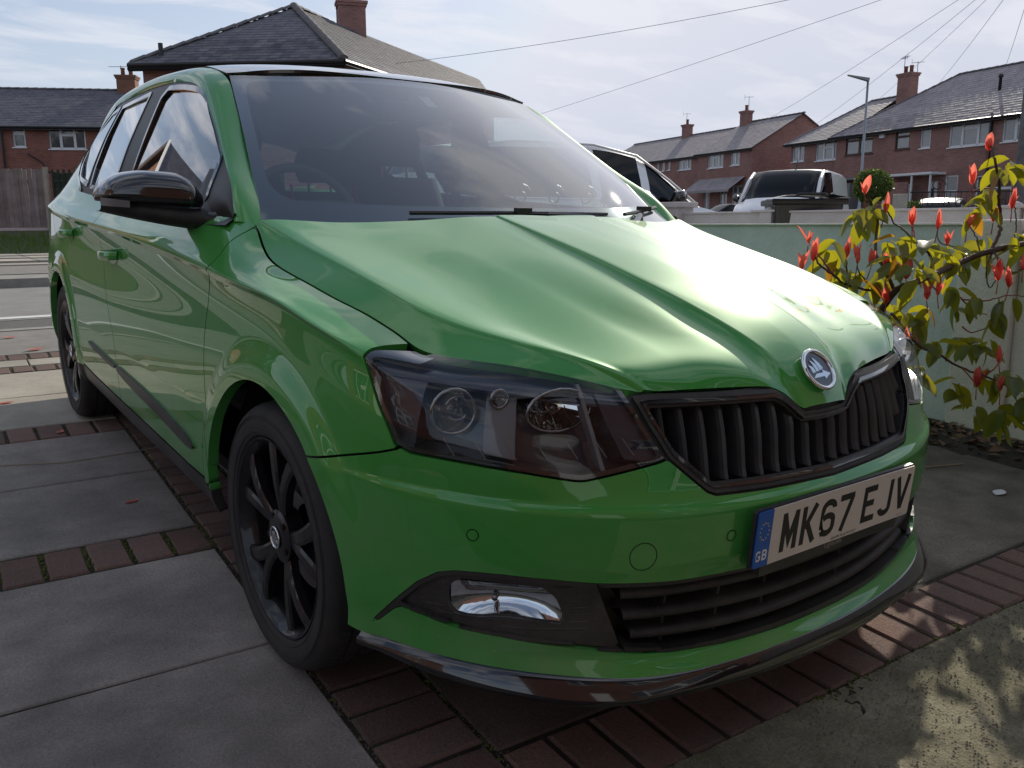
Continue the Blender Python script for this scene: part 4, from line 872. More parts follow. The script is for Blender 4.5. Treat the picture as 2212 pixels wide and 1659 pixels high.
# ---- wheels
def spoke_mesh(ang, lean):
    """one blade from hub to rim in the wheel plane (x outwards = -x)"""
    b = MB(); G = []
    for i in range(7):
        t = i/6; r = .035+(.215-.035)*t; a = ang+lean*t**1.3; wd = .0135+.006*t; xo = .018-.030*math.sin(math.pi*min(1, t*.9))*.35-.006*t
        row = []
        for k, (dw, dx) in enumerate(((-1,.022),(-1,.004),(-.55,0),(.55,0),(1,.004),(1,.022))):
            da = dw*wd/r; row.append((xo+dx, r*math.cos(a+da), r*math.sin(a+da)))
        G.append(row)
    b.grid(G); return b
def make_wheel():
    root = empty('wheel', parent=car)
    W2 = .1075
    prof = [(.2265,.096),(.232,.103),(.245,.1065),(.262,.1085),(.276,.1065),(.288,.1000),(.2955,.090),(.3000,.078),(.3012,.052),(.2965,.050),(.2965,.044),(.3020,.042),(.3023,.012),(.2970,.010),(.2970,.003),(.3024,.001),(.3024,-.03),(.2970,-.032),(.2970,-.038),(.3012,-.052),(.2995,-.078),(.290,-.097),(.262,-.1075),(.2265,-.096)]
    t = empty('tyre', parent=root)
    b = MB(); b.lathe([(r, -x) for r, x in prof], 96); o = b.build('tyre_carcass', rubber, t, smooth=True, ang=.5)
    # tread blocks and sidewall ribs
    b = MB()
    for k in range(84):
        a = 2*math.pi*k/84
        for x0, x1, sk in ((.078,.054,.006),(.041,.013,.005),(-.002,-.030,-.005),(-.054,-.078,-.006)):
            vs = []
            for (xx, aa, rr) in ((x0,0,.2975),(x0,.052,.2975),(x1,.052+sk/.3,.2995),(x1,sk/.3,.2995)):
                r1 = .3036-(.0042 if abs(xx) > .07 else 0)
                vs += [(-xx, rr*math.cos(a+aa), rr*math.sin(a+aa)), (-xx, r1*math.cos(a+aa), r1*math.sin(a+aa))]
            b.add(vs, [(1,3,5,7),(0,1,7,6),(0,2,3,1),(2,4,5,3),(4,6,7,5)])
    o = b.build('tread', rubber, t); o['kind'] = 'stuff'
    b = MB()
    for rr, xx in ((.2745,.1075),(.2700,.1086),(.240,.1060)):
        b.lathe([(rr-.0012, -xx), (rr, -xx-.0012), (rr+.0012, -xx)], 72)
    b.build('sidewall_rib', rubber, t, smooth=True)
    rm = empty('rim', parent=root)
    b = MB(); b.lathe([(r, -x) for r, x in [(.2270,.097),(.2250,.1015),(.2210,.1000),(.2170,.092),(.2080,.085),(.2020,.060),(.1960,.0),(.2020,-.07),(.2240,-.095)]], 96); b.build('rim_barrel', rim_black, rm, smooth=True, ang=.7)
    for k in range(5):
        a0 = 2*math.pi*k/5+.32
        for ln in (-.17, .17):
            s_ = spoke_mesh(a0+ln*.35, ln*1.25); s_.v = [(v[0]-.098, v[1], v[2]) for v in s_.v]; s_.build('spoke', rim_black, rm)
    b = MB(); b.lathe([(.0, -.094), (.045, -.094), (.060, -.086), (.062, -.05)], 40); b.build('hub', rim_black, rm, smooth=True, ang=.5)
    for k in range(5):
        a = 2*math.pi*k/5+.32+math.pi/5; p = Vector((-.0945, .048*math.cos(a), .048*math.sin(a))); MB().tube([p, p+Vector((.012,0,0))], .007, 8).build('wheel_bolt', void, rm)
    hc = empty('hub_cap', parent=root)
    hc.matrix_local = Matrix.Translation((-.0955, 0, 0)) @ Matrix(((0,0,-1,0),(-1,0,0,0),(0,1,0,0),(0,0,0,1)))
    badge_parts(Matrix.Identity(4), .58, hc, chrome, black_gloss, chrome)
    b = MB(); b.lathe([(.06, -.02), (.135, -.02), (.135, .005), (.06, .005)], 48); b.build('brake_disc', chrome_dark if False else grey_plastic, root, smooth=True, ang=.5)
    b = MB(); b.box((-.01, .02, .115), (.07, .13, .05)); b.build('brake_caliper', black_matt, root, bevel=.01)
    return root
def dup(o, parent):
    c = o.copy(); sc.collection.objects.link(c); c.parent = parent
    for ch in list(o.children): dup(ch, c)
    return c
wh = make_wheel(); wh.location = (-.7455, 0, .3026); wh.rotation_euler = (R(8), 0, R(0.9))
for (x, y, rz, rx) in ((-.7425, 2.47, 0, 40), (.7455, 0, 180, 15), (.7425, 2.47, 180, 70)):
    c = dup(wh, car); c.location = (x, y, .3026); c.rotation_euler = (R(rx), 0, R(rz))
# ---- door handles
for k, mir in enumerate((False, True)):
    m_ = -1 if mir else 1
    for dk, (y0, z0) in enumerate(((1.33, .812), (2.07, .842))):
        h = empty('door_handle', parent=doors[k][dk]); s0 = float(np.interp(y0, GY[200:700,60], S[200:700])); G = []; G2 = []
        for i in range(17):
            t = i/16; s = s0-.01+.215*t; prof_o = .034*math.sin(math.pi*min(1, max(0, t*1.02)))**.45+.004; hh = .019+.004*math.sin(math.pi*t)
            row = []
            for a in range(8):
                an = 2*math.pi*a/8; p, n_ = bpt(s, z0+.012*(t-.5)*-1+hh*.75*math.sin(an), prof_o+.006*math.cos(an)); row.append((p.x*m_, p.y, p.z))
            row.append(row[0]); G.append(row)
        b = MB(); b.grid(G, flip=mir); b.build('handle_bar', paint, h, smooth=True)
        vs = []; n = 28
        for a in range(n):
            an = 2*math.pi*a/n; p, n_ = bpt(s0+.10+.072*math.cos(an), z0-.006+.026*math.sin(an), .0015); vs.append((p.x*m_, p.y, p.z))
        MB().add(vs, [tuple(range(n))]).build('handle_cup', paint, h)
# ---- door mirrors
def mirror(m_):
    root = empty('door_mirror', parent=car)
    G = []; G2 = []
    tops = ([0,.05,.12,.25,.5,.72,.88,.96,1.0],[1.040,1.060,1.074,1.087,1.090,1.083,1.066,1.046,1.026])
    for i in range(29):
        t = (i/28)**.9 if i < 28 else 1.0; x = -.799-.232*t
        top = float(pchip(tops[0], tops[1], t)); bot = 1.000+.012*t
        yf = .560+.045*t+.03*t*t; dep = .105*(1-.10*t)*(1-max(0,(t-.86)/.14)**2*.55)*(.72+.28*min(1,t/.12))
        row = []; n = 16; zc = bot+.018; 
        for a in range(n+1):
            an = R(-58+148*a/n); c_, s_ = math.cos(an), math.sin(an)
            zq = zc+(top-zc)*(s_**.9) if s_ >= 0 else zc+(zc-bot)*s_*1.18
            row.append((x*m_, yf+.055-dep*max(0,c_)**.62, zq))
        G.append(row)
    G.append([((-1.033)*m_, p[1]*.25+.75*(.66), 1.018+(p[2]-1.018)*.25) for p in G[-1]])
    b = MB(); b.grid(G, flip=(m_ < 0)); n = len(G[0])
    b.build('mirror_cap', black_gloss, root, smooth=True)
    for i in range(25):
        t = i/24; x = -.79-.232*t; top = 1.000+.022*t; bot = .940+.030*t+.016*t*t
        yf = .562+.05*t+.05*t**3; row = []
        for a in range(9):
            an = R(-90+180*a/8); zc = (top+bot)/2; hz = (top-bot)/2
            row.append((x*m_, yf+.05-(.092-.02*t)*abs(math.cos(an))**.6, zc+hz*math.copysign(abs(math.sin(an))**.8, math.sin(an))))
        G2.append(row)
    MB().grid(G2, flip=(m_ < 0)).build('mirror_lower_shell', black_matt, root, smooth=True)
    # glass side closing plate
    vs = [(x*m_, .618+.05*((-.80-x)/.23), z) for x, z in ((-.81,.97),(-.81,1.045),(-.86,1.072),(-.95,1.072),(-1.005,1.048),(-1.012,1.01),(-.99,.985))]
    MB().add(vs, [tuple(range(len(vs)))]).build('mirror_glass', chrome, root)
    G = []
    for i in range(9):
        t = .74+.235*i/8; x = -.799-.232*t; yf = .560+.045*t+.03*t*t; dep = .105*(1-.10*t)*(1-max(0,(t-.86)/.14)**2*.55); b0 = 1.000+.012*t
        G.append([(x*m_, yf+.052-dep-.001, b0-.010-.008*(1-i/8)*0), (x*m_, yf+.052-dep-.003, b0+.006+.004*i/8)])
    MB().grid(G, flip=(m_ < 0)).build('indicator', grey_plastic, root, smooth=True)
    # sail base and arm
    b = MB(); b.add([(x*m_, y, z) for x, y, z in ((-.796,.385,.965),(-.760,.405,.985),(-.722,.60,1.10),(-.735,.68,1.10),(-.800,.68,.985),(-.812,.60,.955),(-.832,.56,.968),(-.832,.60,.99),(-.80,.45,.955))],
      [(0,1,2,3,4,5),]); b.build('sail', black_satin, root)
    MB().grid([[( (x0+dx)*m_, y0+dy, z0+dz) for dx, dy, dz in ((0,0,-.022),(0,-.030,-.008),(0,-.030,.010),(0,0,.022),(0,.035,.012),(0,.035,-.010),(0,0,-.022))] for x0, y0, z0 in ((-.765,.49,.972),(-.785,.53,.968),(-.805,.56,.972),(-.83,.575,.985))], flip=(m_ > 0)).build('mirror_arm', black_satin, root, smooth=True)
    return root
mirror(1); fm = mirror(-1)
Mf = Matrix.Translation((.80,.60,0)) @ Matrix.Rotation(R(62), 4, 'Z') @ Matrix.Translation((-.80,-.60,0))
for ch in fm.children:
    if ch.name.split('.')[0] != 'sail': ch.data.transform(Mf)
# ---- wipers
def wiper(pts, piv):
    r_ = empty('wiper', parent=car)
    MB().tube(pts, .006, 6).build('wiper_blade', black_satin, r_)
    MB().tube([piv, (Vector(piv)+Vector(pts[len(pts)//2]))*.5+Vector((0,-.004,.006)), pts[len(pts)//2]], [.011,.008,.006], 6).build('wiper_arm', black_gloss, r_)
    b = MB(); b.box(Vector(pts[len(pts)//2])+Vector((0,-.004,.006)), (.05,.018,.016)); b.build('wiper_clip', black_satin, r_)
def wsp(u, v, o=.012):
    p = Vector(ws(u, v)); return p+Vector((0, -o*.55, o*.83))
wiper([wsp(u, .082-.012*abs(u+.1)) for u in np.linspace(-.52, .42, 9)], (.30, .205, .985))
wiper([wsp(u, .075+.10*(u-.55)) for u in np.linspace(.55, .96, 7)], (.42, .22, .975))
# ---- cabin
liner = mat('headliner', (.42,.42,.41), rough=.95)
RL2 = RG.copy(); RL2[:,:,2] -= .035; RL2[:,:,0] *= .96
finish('headlining', *patch_arrays(RL2, RN_, None, np.full(36*70, -1.0)), liner, car, join=True, flange=False)
dash = MB(); dash.grid([[(x, y, z-.02*(x/.7)**2) for y, z in ((.34,.955),(.55,.975),(.74,.965),(.84,.90),(.86,.70))] for x in np.linspace(-.70,.70,12)]); dash.build('dashboard', cabin, car, smooth=True)
b = MB(); b.grid([[( -.36+.20*u_, y, z) for y, z in ((.60,.970),(.68,1.015-.03*u_*u_),(.80,1.02-.03*u_*u_),(.84,.95))] for u_ in np.linspace(-1,1,8)]); b.build('instrument_hood', cabin, car, smooth=True)
sw = empty('steering_wheel', parent=car); Msw = Matrix.Translation((-.36,.93,.955)) @ Matrix.Rotation(R(62), 4, 'X')
MB().tube([Msw @ Vector((.182*math.cos(2*math.pi*k/32), .182*math.sin(2*math.pi*k/32), 0)) for k in range(33)], .015, 8, cap=False).build('wheel_rim', cabin, sw, smooth=True)
b = MB(); b.tube([Msw @ Vector((-.17,0,0)), Msw @ Vector((.17,0,0))], .016, 6); b.tube([Msw @ Vector((0,-.17,0)), Msw @ Vector((0,0,0))], .018, 6); b.prism([(.06*math.cos(2*math.pi*k/20), .06*math.sin(2*math.pi*k/20)) for k in range(20)], .03, Msw @ Matrix.Translation((0,0,-.015))); b.build('steering_spokes', cabin, sw)
def seat(x, y, wd, tall):
    s_ = empty('seat', parent=car)
    G = []
    for i in range(9):
        t = i/8; z = .52+(tall-.52)*t; hw = wd*(.5-.10*t**3); yy = y+.20*t; row = []
        for a in range(13):
            an = 2*math.pi*a/12; row.append((x+hw*math.copysign(abs(math.cos(an))**.6, math.cos(an)), yy+.062*math.copysign(abs(math.sin(an))**.7, math.sin(an)), z))
        G.append(row)
    b = MB(); b.grid(G); b.add([Vector(p)+Vector((0,0,.012)) for p in G[-1][:-1]], [tuple(range(12))]); b.build('backrest', cloth, s_, smooth=True)
    hd = MB(); G = []
    for i in range(6):
        t = i/5; z = tall+.045+.17*t; hw = .135*(math.sin(math.pi*(.22+.6*t)))**.5; row = []
        for a in range(13):
            an = 2*math.pi*a/12; row.append((x+hw*math.copysign(abs(math.cos(an))**.7, math.cos(an)), y+.20+.045*math.sin(an), z))
        G.append(row)
    hd.grid(G); hd.add(G[-1][:-1], [tuple(range(12))]); hd.add(G[0][:-1], [tuple(range(11,-1,-1))]); hd.build('headrest', cloth, s_, smooth=True)
    MB().box((x, y-.25, .50), (wd, .50, .14)).build('cushion', cloth, s_, bevel=.04, seg=3)
    for sg in (-1, 1): MB().tube([(x+sg*.06, y+.20, tall-.02), (x+sg*.06, y+.20, tall+.07)], .006, 6).build('headrest_post', chrome_dark, s_)
    for sg in (-1, 1): MB().tube([(x+sg*wd*.44, y-.068+.20*t, .56+(tall-.60)*t) for t in (0,.25,.5,.75,1)], .005, 5).build('red_piping', redtrim, s_)
seat(-.36, 1.46, .50, 1.10); seat(.36, 1.46, .50, 1.10); seat(-.38, 2.30, .50, 1.02); seat(.38, 2.30, .50, 1.02)
b = MB(); b.box((0, .865, 1.305), (.24, .025, .065)); b.tube([(0,.865,1.33),(0,.90,1.375)], .012, 6); b.build('rear_view_mirror', cabin, car, bevel=.01)
b = MB(); b.add([tuple(wsp(u, v, -.008)) for u, v in ((-.02,.80),(.045,.80),(.045,.885),(-.02,.885))], [(0,1,2,3)]); b.build('windscreen_label', grey_ink, car)
for sg in (-1, 1):
    MB().tube([(sg*.60, 1.55, 1.32), (sg*.62, 1.57, 1.0), (sg*.66, 1.58, .5)], .02, 6).build('cabin_pillar', cabin, car)
b = MB(); b.box((0,1.7,.40), (1.3,2.6,.02)); b.build('cabin_floor', cabin, car)
for sg in (-1, 1): MB().box((sg*.735, 1.65, .66), (.02, 1.9, .50)).build('door_lining', cabin, car)
MB().box((0, 2.98, .72), (1.2, .03, .55)).build('boot_lining', cabin, car)
# ================================================================= GROUND AND STREET
SLOPE = 0.0528
soil = mat('joint_soil', (.045,.037,.028), rough=.95, col2=(.022,.020,.014), vs=30, bump=.8, bs=90)
earth = mat('earth_and_tarmac', (.09,.085,.075), rough=.95, col2=(.06,.06,.045), vs=3, bump=.5, bs=70)
tarmac = mat('pale_worn_tarmac', (.16,.155,.145), rough=.92, col2=(.22,.21,.195), vs=6, bump=.35, bs=220, det=10)
tarmac_d = mat('dark_coarse_tarmac', (.075,.075,.075), rough=.95, col2=(.14,.138,.13), vs=60, bump=.7, bs=160, det=10)
roadm = mat('road_surface', (.17,.17,.165), rough=.85, col2=(.23,.23,.22), vs=2.5, bump=.2, bs=260, det=10)
slabm = mat('concrete_slab', (.185,.165,.155), rough=.88, col2=(.30,.272,.25), vs=2.6, bump=.55, bs=140, objv=.10, det=12, thr=(.34,.66), stain=.26)
slabp = mat('pale_concrete_slab', (.30,.275,.235), rough=.9, col2=(.38,.35,.30), vs=4, bump=.35, bs=120, objv=.08, det=10, stain=.12)
brickp = mat('red_paving_brick', (.185,.105,.085), rough=.9, col2=(.115,.078,.068), vs=9, bump=.6, bs=120, objv=.26, det=11, stain=.28)
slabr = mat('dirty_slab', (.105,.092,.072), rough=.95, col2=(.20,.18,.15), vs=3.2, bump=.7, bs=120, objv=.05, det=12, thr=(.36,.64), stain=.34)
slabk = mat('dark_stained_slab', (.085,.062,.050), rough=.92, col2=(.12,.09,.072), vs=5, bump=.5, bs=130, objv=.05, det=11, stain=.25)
mossy = mat('mossy_concrete', (.165,.155,.095), rough=.95, col2=(.28,.26,.18), vs=5, bump=1.0, bs=95, det=12, thr=(.38,.62), stain=.30)
kerbm = mat('kerb_stone', (.30,.29,.27), rough=.85, col2=(.2,.19,.175), vs=7, bump=.3, bs=90)
whitel = mat('road_paint', (.62,.62,.60), rough=.7, col2=(.40,.40,.38), vs=30, thr=(.55,.75))
grassm = mat('grass_blade', (.05,.10,.015), rough=.7, col2=(.09,.15,.03), vs=9, trans=(.3,(.15,.25,.03)))
gb = MB(); xs = [-400,-30,30,400]; prof = [(-300,-.27),(-4.9,-.27),(-4.5,-.012-SLOPE*4.5),(4.13,SLOPE*4.13-.012),(4.14,.20),(60,.20),(900,.20)]
gb.grid([[(x, y, z) for y, z in prof] for x in xs], flip=False)
g = gb.build('ground', earth); g['kind'] = 'structure'
def slab_z(y): return SLOPE*y
drive = tag(bpy.data.objects.new('driveway', MB().add([(-4.2,-4.5,SLOPE*-4.5-.006),(2.36,-4.5,SLOPE*-4.5-.006),(2.36,4.13,SLOPE*4.13-.006),(-4.2,4.13,SLOPE*4.13-.006)], [(0,1,2,3)]).mesh('driveway', soil)), kind='structure'); link(drive)
PTH = R(-2.6)
def pf(u, v):       # paving frame -> plan
    return (-.80+u*math.cos(PTH)-v*math.sin(PTH), u*math.sin(PTH)+v*math.cos(PTH))
BRM = {}
def paver(name, u0, u1, v0, v1, m, parent, variants=1, lift=0.0, tilt=.004, bev=.006):
    w_, h_ = u1-u0, v1-v0; key = (name, round(w_,3), round(h_,3), m.name)
    if key not in BRM:
        b = MB(); t = .0; c = bev; x, y = w_/2, h_/2
        vs = [(-x,-y,-.045),(x,-y,-.045),(x,y,-.045),(-x,y,-.045),(-x,-y,-c),(x,-y,-c),(x,y,-c),(-x,y,-c),(-x+c,-y+c,0),(x-c,-y+c,0),(x-c,y-c,0),(-x+c,y-c,0)]
        fs = [(0,1,5,4),(1,2,6,5),(2,3,7,6),(3,0,4,7),(4,5,9,8),(5,6,10,9),(6,7,11,10),(7,4,8,11),(8,9,10,11)]
        BRM[key] = b.add(vs, fs).mesh(name, m)
    o = bpy.data.objects.new(name, BRM[key]); link(o, parent)
    x, y = pf((u0+u1)/2, (v0+v1)/2)
    o.location = (x, y, slab_z(y)+lift+random.uniform(-.0015,.0015))
    o.rotation_euler = (math.atan(SLOPE)+R(random.uniform(-tilt,tilt)*60), R(random.uniform(-tilt,tilt)*60), PTH+R(random.uniform(-.5,.5)))
    return o
def slab(u0, u1, v0, v1, m=None): return paver('slab', u0+.0055, u1-.0055, v0+.0055, v1-.0055, m or slabm, drive, lift=0, tilt=.001, bev=.004)
for (u0, u1) in ((-.9,0),(-1.8,-.9)):
    for (v0, v1) in ((-1.14,-.53),(-.53,.085),(.085,.70),(.905,1.52),(1.52,2.13),(2.35,2.95),(2.95,3.56)): slab(u0, u1, v0, v1, slabp if v0 > 2.3 else slabm)
for (v0, v1) in ((.705,.90),(2.135,2.345),(3.57,3.73),(3.945,4.12)):
    for k in range(-17, 1): paver('brick', .1115*k-.104, .1115*k-.004, v0+.003, v1-.003, brickp, drive, tilt=.015)
for k in range(-9, 20): paver('slab', .235*k+.004, .235*(k+1)-.004, 3.745, 3.935, slabp, drive, bev=.004, tilt=.002)
for k in range(0, 24):
    for (v0, v1) in ((3.57,3.73),(3.945,4.12)): paver('brick', .1115*k+.212, .1115*k+.312, v0+.003, v1-.003, brickp, drive, tilt=.012)
# soldier course down the edge of the slabs, then the band across the front
v = -1.35; k = 0
while v < 3.5:
    paver('brick', .008, .204, v+.004, v+.100, brickp, drive, tilt=.02); v += .1065; k += 1
for k in range(0, 28):
    u0 = .212+.1075*k
    paver('brick', u0+.004, u0+.1, -.742, -.546, brickp, drive, tilt=.02)
for (u0, u1) in ((.212,.86),(.86,1.60),(1.60,3.02)):
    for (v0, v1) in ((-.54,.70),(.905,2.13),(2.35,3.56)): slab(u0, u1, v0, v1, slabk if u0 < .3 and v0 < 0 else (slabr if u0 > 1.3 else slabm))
for (v0, v1) in ((.705,.90),(2.135,2.345)):
    for k in range(26): paver('brick', .212+.1075*k+.004, .212+.1075*k+.1, v0+.003, v1-.003, brickp, drive, tilt=.012)
# coarse mossy concrete in front of the band
b = MB(); rnd = random.Random(5); nx_, ny_ = 200, 150
def pn3(x, y): return (math.sin(x*7.1+y*3.3)+math.sin(x*13.7-y*9.1+1.3)*.5+math.sin(x*29-y*31)*.25)/1.75
G = [[(lambda X, Y: (X, Y, slab_z(Y)-.001+.004*pn3(X, Y)+rnd.uniform(-.0022,.0022)))(*pf(.212+(3.0-.212)*i/nx_, -2.6+(1.852)*j/ny_)) for j in range(ny_+1)] for i in range(nx_+1)]
b.grid(G); o = b.build('concrete_apron', mossy, drive, smooth=True)
stonem = mat('grit', (.20,.18,.14), rough=.9, col2=(.09,.08,.06), vs=40)
b = MB(); 
for k in range(5200):
    x, y = pf(rnd.uniform(.2,2.4), -.75-abs(rnd.gauss(0,.42))); r_ = rnd.uniform(.0012,.0038)
    b.add([(x+r_,y,slab_z(y)+.002),(x,y+r_*rnd.uniform(.6,1),slab_z(y)+.002),(x-r_,y,slab_z(y)+.002),(x,y-r_,slab_z(y)+.002),(x+r_*.2,y,slab_z(y)+.002+r_*.9)], [(0,1,4),(1,2,4),(2,3,4),(3,0,4)])
for k in range(9000):      # grit and crumbs caught in joints and along edges
    x, y = (pf(rnd.uniform(-1.4,3.0), rnd.uniform(-1.1,3.4)) if k % 4 == 1 else pf(rnd.uniform(1.2,3.1), rnd.uniform(-.9,1.3))) if k % 2 else pf(rnd.choice((0.0,.208))+rnd.gauss(0,.008), rnd.uniform(-1.1,3)); r_ = rnd.uniform(.0008,.0022)
    b.add([(x+r_,y,slab_z(y)+.001),(x,y+r_,slab_z(y)+.001),(x-r_,y,slab_z(y)+.001),(x,y-r_,slab_z(y)+.001),(x,y,slab_z(y)+.001+r_*.8)], [(0,1,4),(1,2,4),(2,3,4),(3,0,4)])
o = b.build('gravel', stonem); tag(o, 'loose grit and small stones scattered over the drive', 'gravel', kind='stuff')
mossj = mat('moss', (.05,.075,.008), rough=.95, col2=(.10,.12,.02), vs=30, bump=.6, bs=200)
b = MB()
for k in range(1500):
    j = rnd.random()
    if j < .45: x, y = pf(.1115*rnd.randint(-17,0)+rnd.gauss(0,.004), rnd.uniform(.72,.89))
    elif j < .6: x, y = pf(.1115*rnd.randint(-17,0)+rnd.gauss(0,.004), rnd.choice((2.14,2.2,2.3,3.6,3.68,3.98,4.05))+rnd.gauss(0,.03))
    elif j < .8: x, y = pf(rnd.uniform(.9,2.2), -.745+rnd.gauss(0,.015))
    else: x, y = pf(rnd.choice((0.0,.208))+rnd.gauss(0,.004), rnd.uniform(-.8,2.4))
    r_ = rnd.uniform(.003,.008); n = 5; vs = [(x+r_*math.cos(a*2*math.pi/n)*rnd.uniform(.6,1.2), y+r_*math.sin(a*2*math.pi/n)*rnd.uniform(.6,1.2), slab_z(y)-.004) for a in range(n)]+[(x, y, slab_z(y)+rnd.uniform(-.001,.0015))]
    b.add(vs, [(a, (a+1) % n, n) for a in range(n)])
o = b.build('joint_moss', mossj); tag(o, 'green moss growing in the joints between paving bricks', 'moss', kind='stuff')
def strip(name, x0, x1, y0, y1, z0, z1, m, kind='structure'):
    b = MB(); b.add([(x0,y0,z0),(x1,y0,z0),(x1,y1,z1),(x0,y1,z1),(x0,y0,z0-.3),(x1,y0,z0-.3)], [(0,1,2,3),(4,5,1,0)]); o = b.build(name, m); o['kind'] = kind; return o
strip('pavement', -30, 60, 4.13, 5.42, .218, .222, tarmac)
strip('channel_line', -30, 60, 5.42, 5.56, .228, .228, kerbm)
strip('road_edge', -30, 60, 5.56, 6.20, .224, .226, tarmac_d)
strip('road', -30, 60, 6.20, 10.35, .230, .235, roadm)
strip('road_marking', -30, 60, 6.28, 6.44, .236, .2365, whitel)
strip('far_kerb', -30, 5.2, 10.35, 11.2, .345, .350, kerbm)
strip('far_pavement', -30, 5.2, 11.2, 17.2, .36, .44, tarmac)
strip('far_edging', -30, 5.2, 13.2, 13.7, .405, .41, slabp)
for k in range(9):
    for j in range(3):
        b = MB(); b.box((-2.5+1.22*k, 14.4+1.0*j, .412+.015*j), (1.19,.97,.05)); b.build('paving_flag', slabp if (k+j) % 3 else kerbm, bpy.data.objects['far_pavement'])
strip('grass_verge', -30, 12, 17.2, 24, .45, .86, mat('verge_soil', (.06,.08,.025), rough=.95, col2=(.04,.045,.02), vs=3, bump=.6, bs=30))
b = MB()
for k in range(9000):
    y = rnd.uniform(16.9, 22); x = rnd.uniform(-4, 9); z = .43+(y-17.2)/6.8*.42; h_ = rnd.uniform(.05,.20); a = rnd.uniform(0, 6.3); dx, dy = .012*math.cos(a), .012*math.sin(a); lx = rnd.uniform(-.06,.06)
    b.add([(x-dx,y-dy,z),(x+dx,y+dy,z),(x+lx,y+lx*.3,z+h_)], [(0,1,2)])
o = b.build('verge_grass', grassm); tag(o, 'ragged green grass growing in front of the timber fence', 'grass', kind='stuff')
# leaf litter and soil under the boundary wall
litm = mat('dead_leaf', (.10,.05,.025), rough=.85, col2=(.19,.13,.08), vs=9, objv=.2)
b = MB()
for k in range(900):
    y = rnd.uniform(-1.6, 2.2); x = 2.56-abs(rnd.gauss(0,.16)); z = slab_z(y)+rnd.uniform(.002,.03)*max(0, 1-(2.56-x)/.5); s_ = rnd.uniform(.012,.04); a = rnd.uniform(0,6.3)
    R3 = Matrix.Rotation(a, 3, 'Z') @ Matrix.Rotation(rnd.uniform(-.7,.7), 3, 'X') @ Matrix.Rotation(rnd.uniform(-.5,.5), 3, 'Y')
    b.add([Vector((x,y,z+.004))+R3 @ Vector(q) for q in ((-s_,0,0),(0,-s_*.45,s_*.15),(s_,0,0),(0,s_*.45,s_*.15))], [(0,1,2),(0,2,3)])
o = b.build('leaf_litter', litm); tag(o, 'brown dead leaves and twigs drifted along the foot of the wall', 'leaf litter', kind='stuff')
b = MB(); G = []
for i in range(60):
    row = []
    for j in range(9):
        y = -2.5+6.0*i/59; x = 2.12+.46*j/8; row.append((x, y, slab_z(y)-.004+.030*(j/8)**1.5+rnd.uniform(-.004,.006)*(j > 0)))
    G.append(row)
b.grid(G); o = b.build('soil_bed', soil, None, smooth=True); o['kind'] = 'structure'
pinkm = mat('red_bract', (.50,.10,.08), rough=.6, col2=(.62,.25,.2), vs=40, trans=(.3,(.7,.1,.06))); paperm = mat('scrap_paper', (.6,.6,.62), rough=.8)
def leaf_at(name, x, y, z, s_, rz, m, label, cat, curl=.3):
    b = MB(); vs = []
    for t in (0,.25,.5,.75,1): wd = s_*.27*math.sin(math.pi*min(.97,max(.03,t)))**.8; zz_ = s_*curl*(t-.5)**2; vs += [(s_*(t-.5), -wd, zz_+.15*wd), (s_*(t-.5), 0, zz_), (s_*(t-.5), wd, zz_+.15*wd)]
    for k in range(4): b.f += [(3*k,3*k+3,3*k+4,3*k+1),(3*k+1,3*k+4,3*k+5,3*k+2)]
    b.v = vs; o = b.build(name, m, None, smooth=True); o.location = (x, y, z+.003); o.rotation_euler = (0, 0, rz); tag(o, label, cat); return o
leaf_at('fallen_leaf', -.89, 1.21, slab_z(1.21), .050, .3, pinkm, 'small red leaf lying on the grey slab beside the front wheel', 'leaf')
leaf_at('fallen_leaf', -.95, 2.21, slab_z(2.21), .060, 1.2, pinkm, 'red leaf on the shaded brick strip near the back wheel', 'leaf')
leaf_at('fallen_leaf', -1.08, 2.86, slab_z(2.86), .07, .1, pinkm, 'pink leaf on the sunlit pale slab at the left edge', 'leaf')
leaf_at('fallen_leaf', -.77, 4.24, .222, .12, .5, pinkm, 'pink petal on the tarmac just beyond the brick strip', 'leaf')
leaf_at('fallen_leaf', -.83, 4.99, .224, .11, .1, pinkm, 'pink petal on the tarmac nearer the white line', 'leaf')
leaf_at('paper_scrap', 1.82, -.37, slab_z(-.37), .085, .2, paperm, 'torn scrap of white paper on the slab right of the car', 'litter', curl=.1)
twig = MB(); twig.tube([(-1.25,1.86,slab_z(1.86)+.004),(-1.0,1.76,slab_z(1.76)+.005),(-.75,1.77,slab_z(1.77)+.004),(-.55,1.80,slab_z(1.8)+.004)], .0022, 5); o = twig.build('dry_stem', mat('straw', (.30,.25,.18), rough=.8)); tag(o, 'long dry grass stem lying across the slabs by the back wheel', 'stem')
twig = MB(); twig.tube([(1.5,.05,slab_z(.05)+.004),(1.75,-.02,slab_z(0)+.006),(2.05,-.12,slab_z(-.1)+.006)], .003, 5); o = twig.build('dry_stem', MATS['straw']); tag(o, 'dry twig on the slab between the bumper and the wall', 'stem')
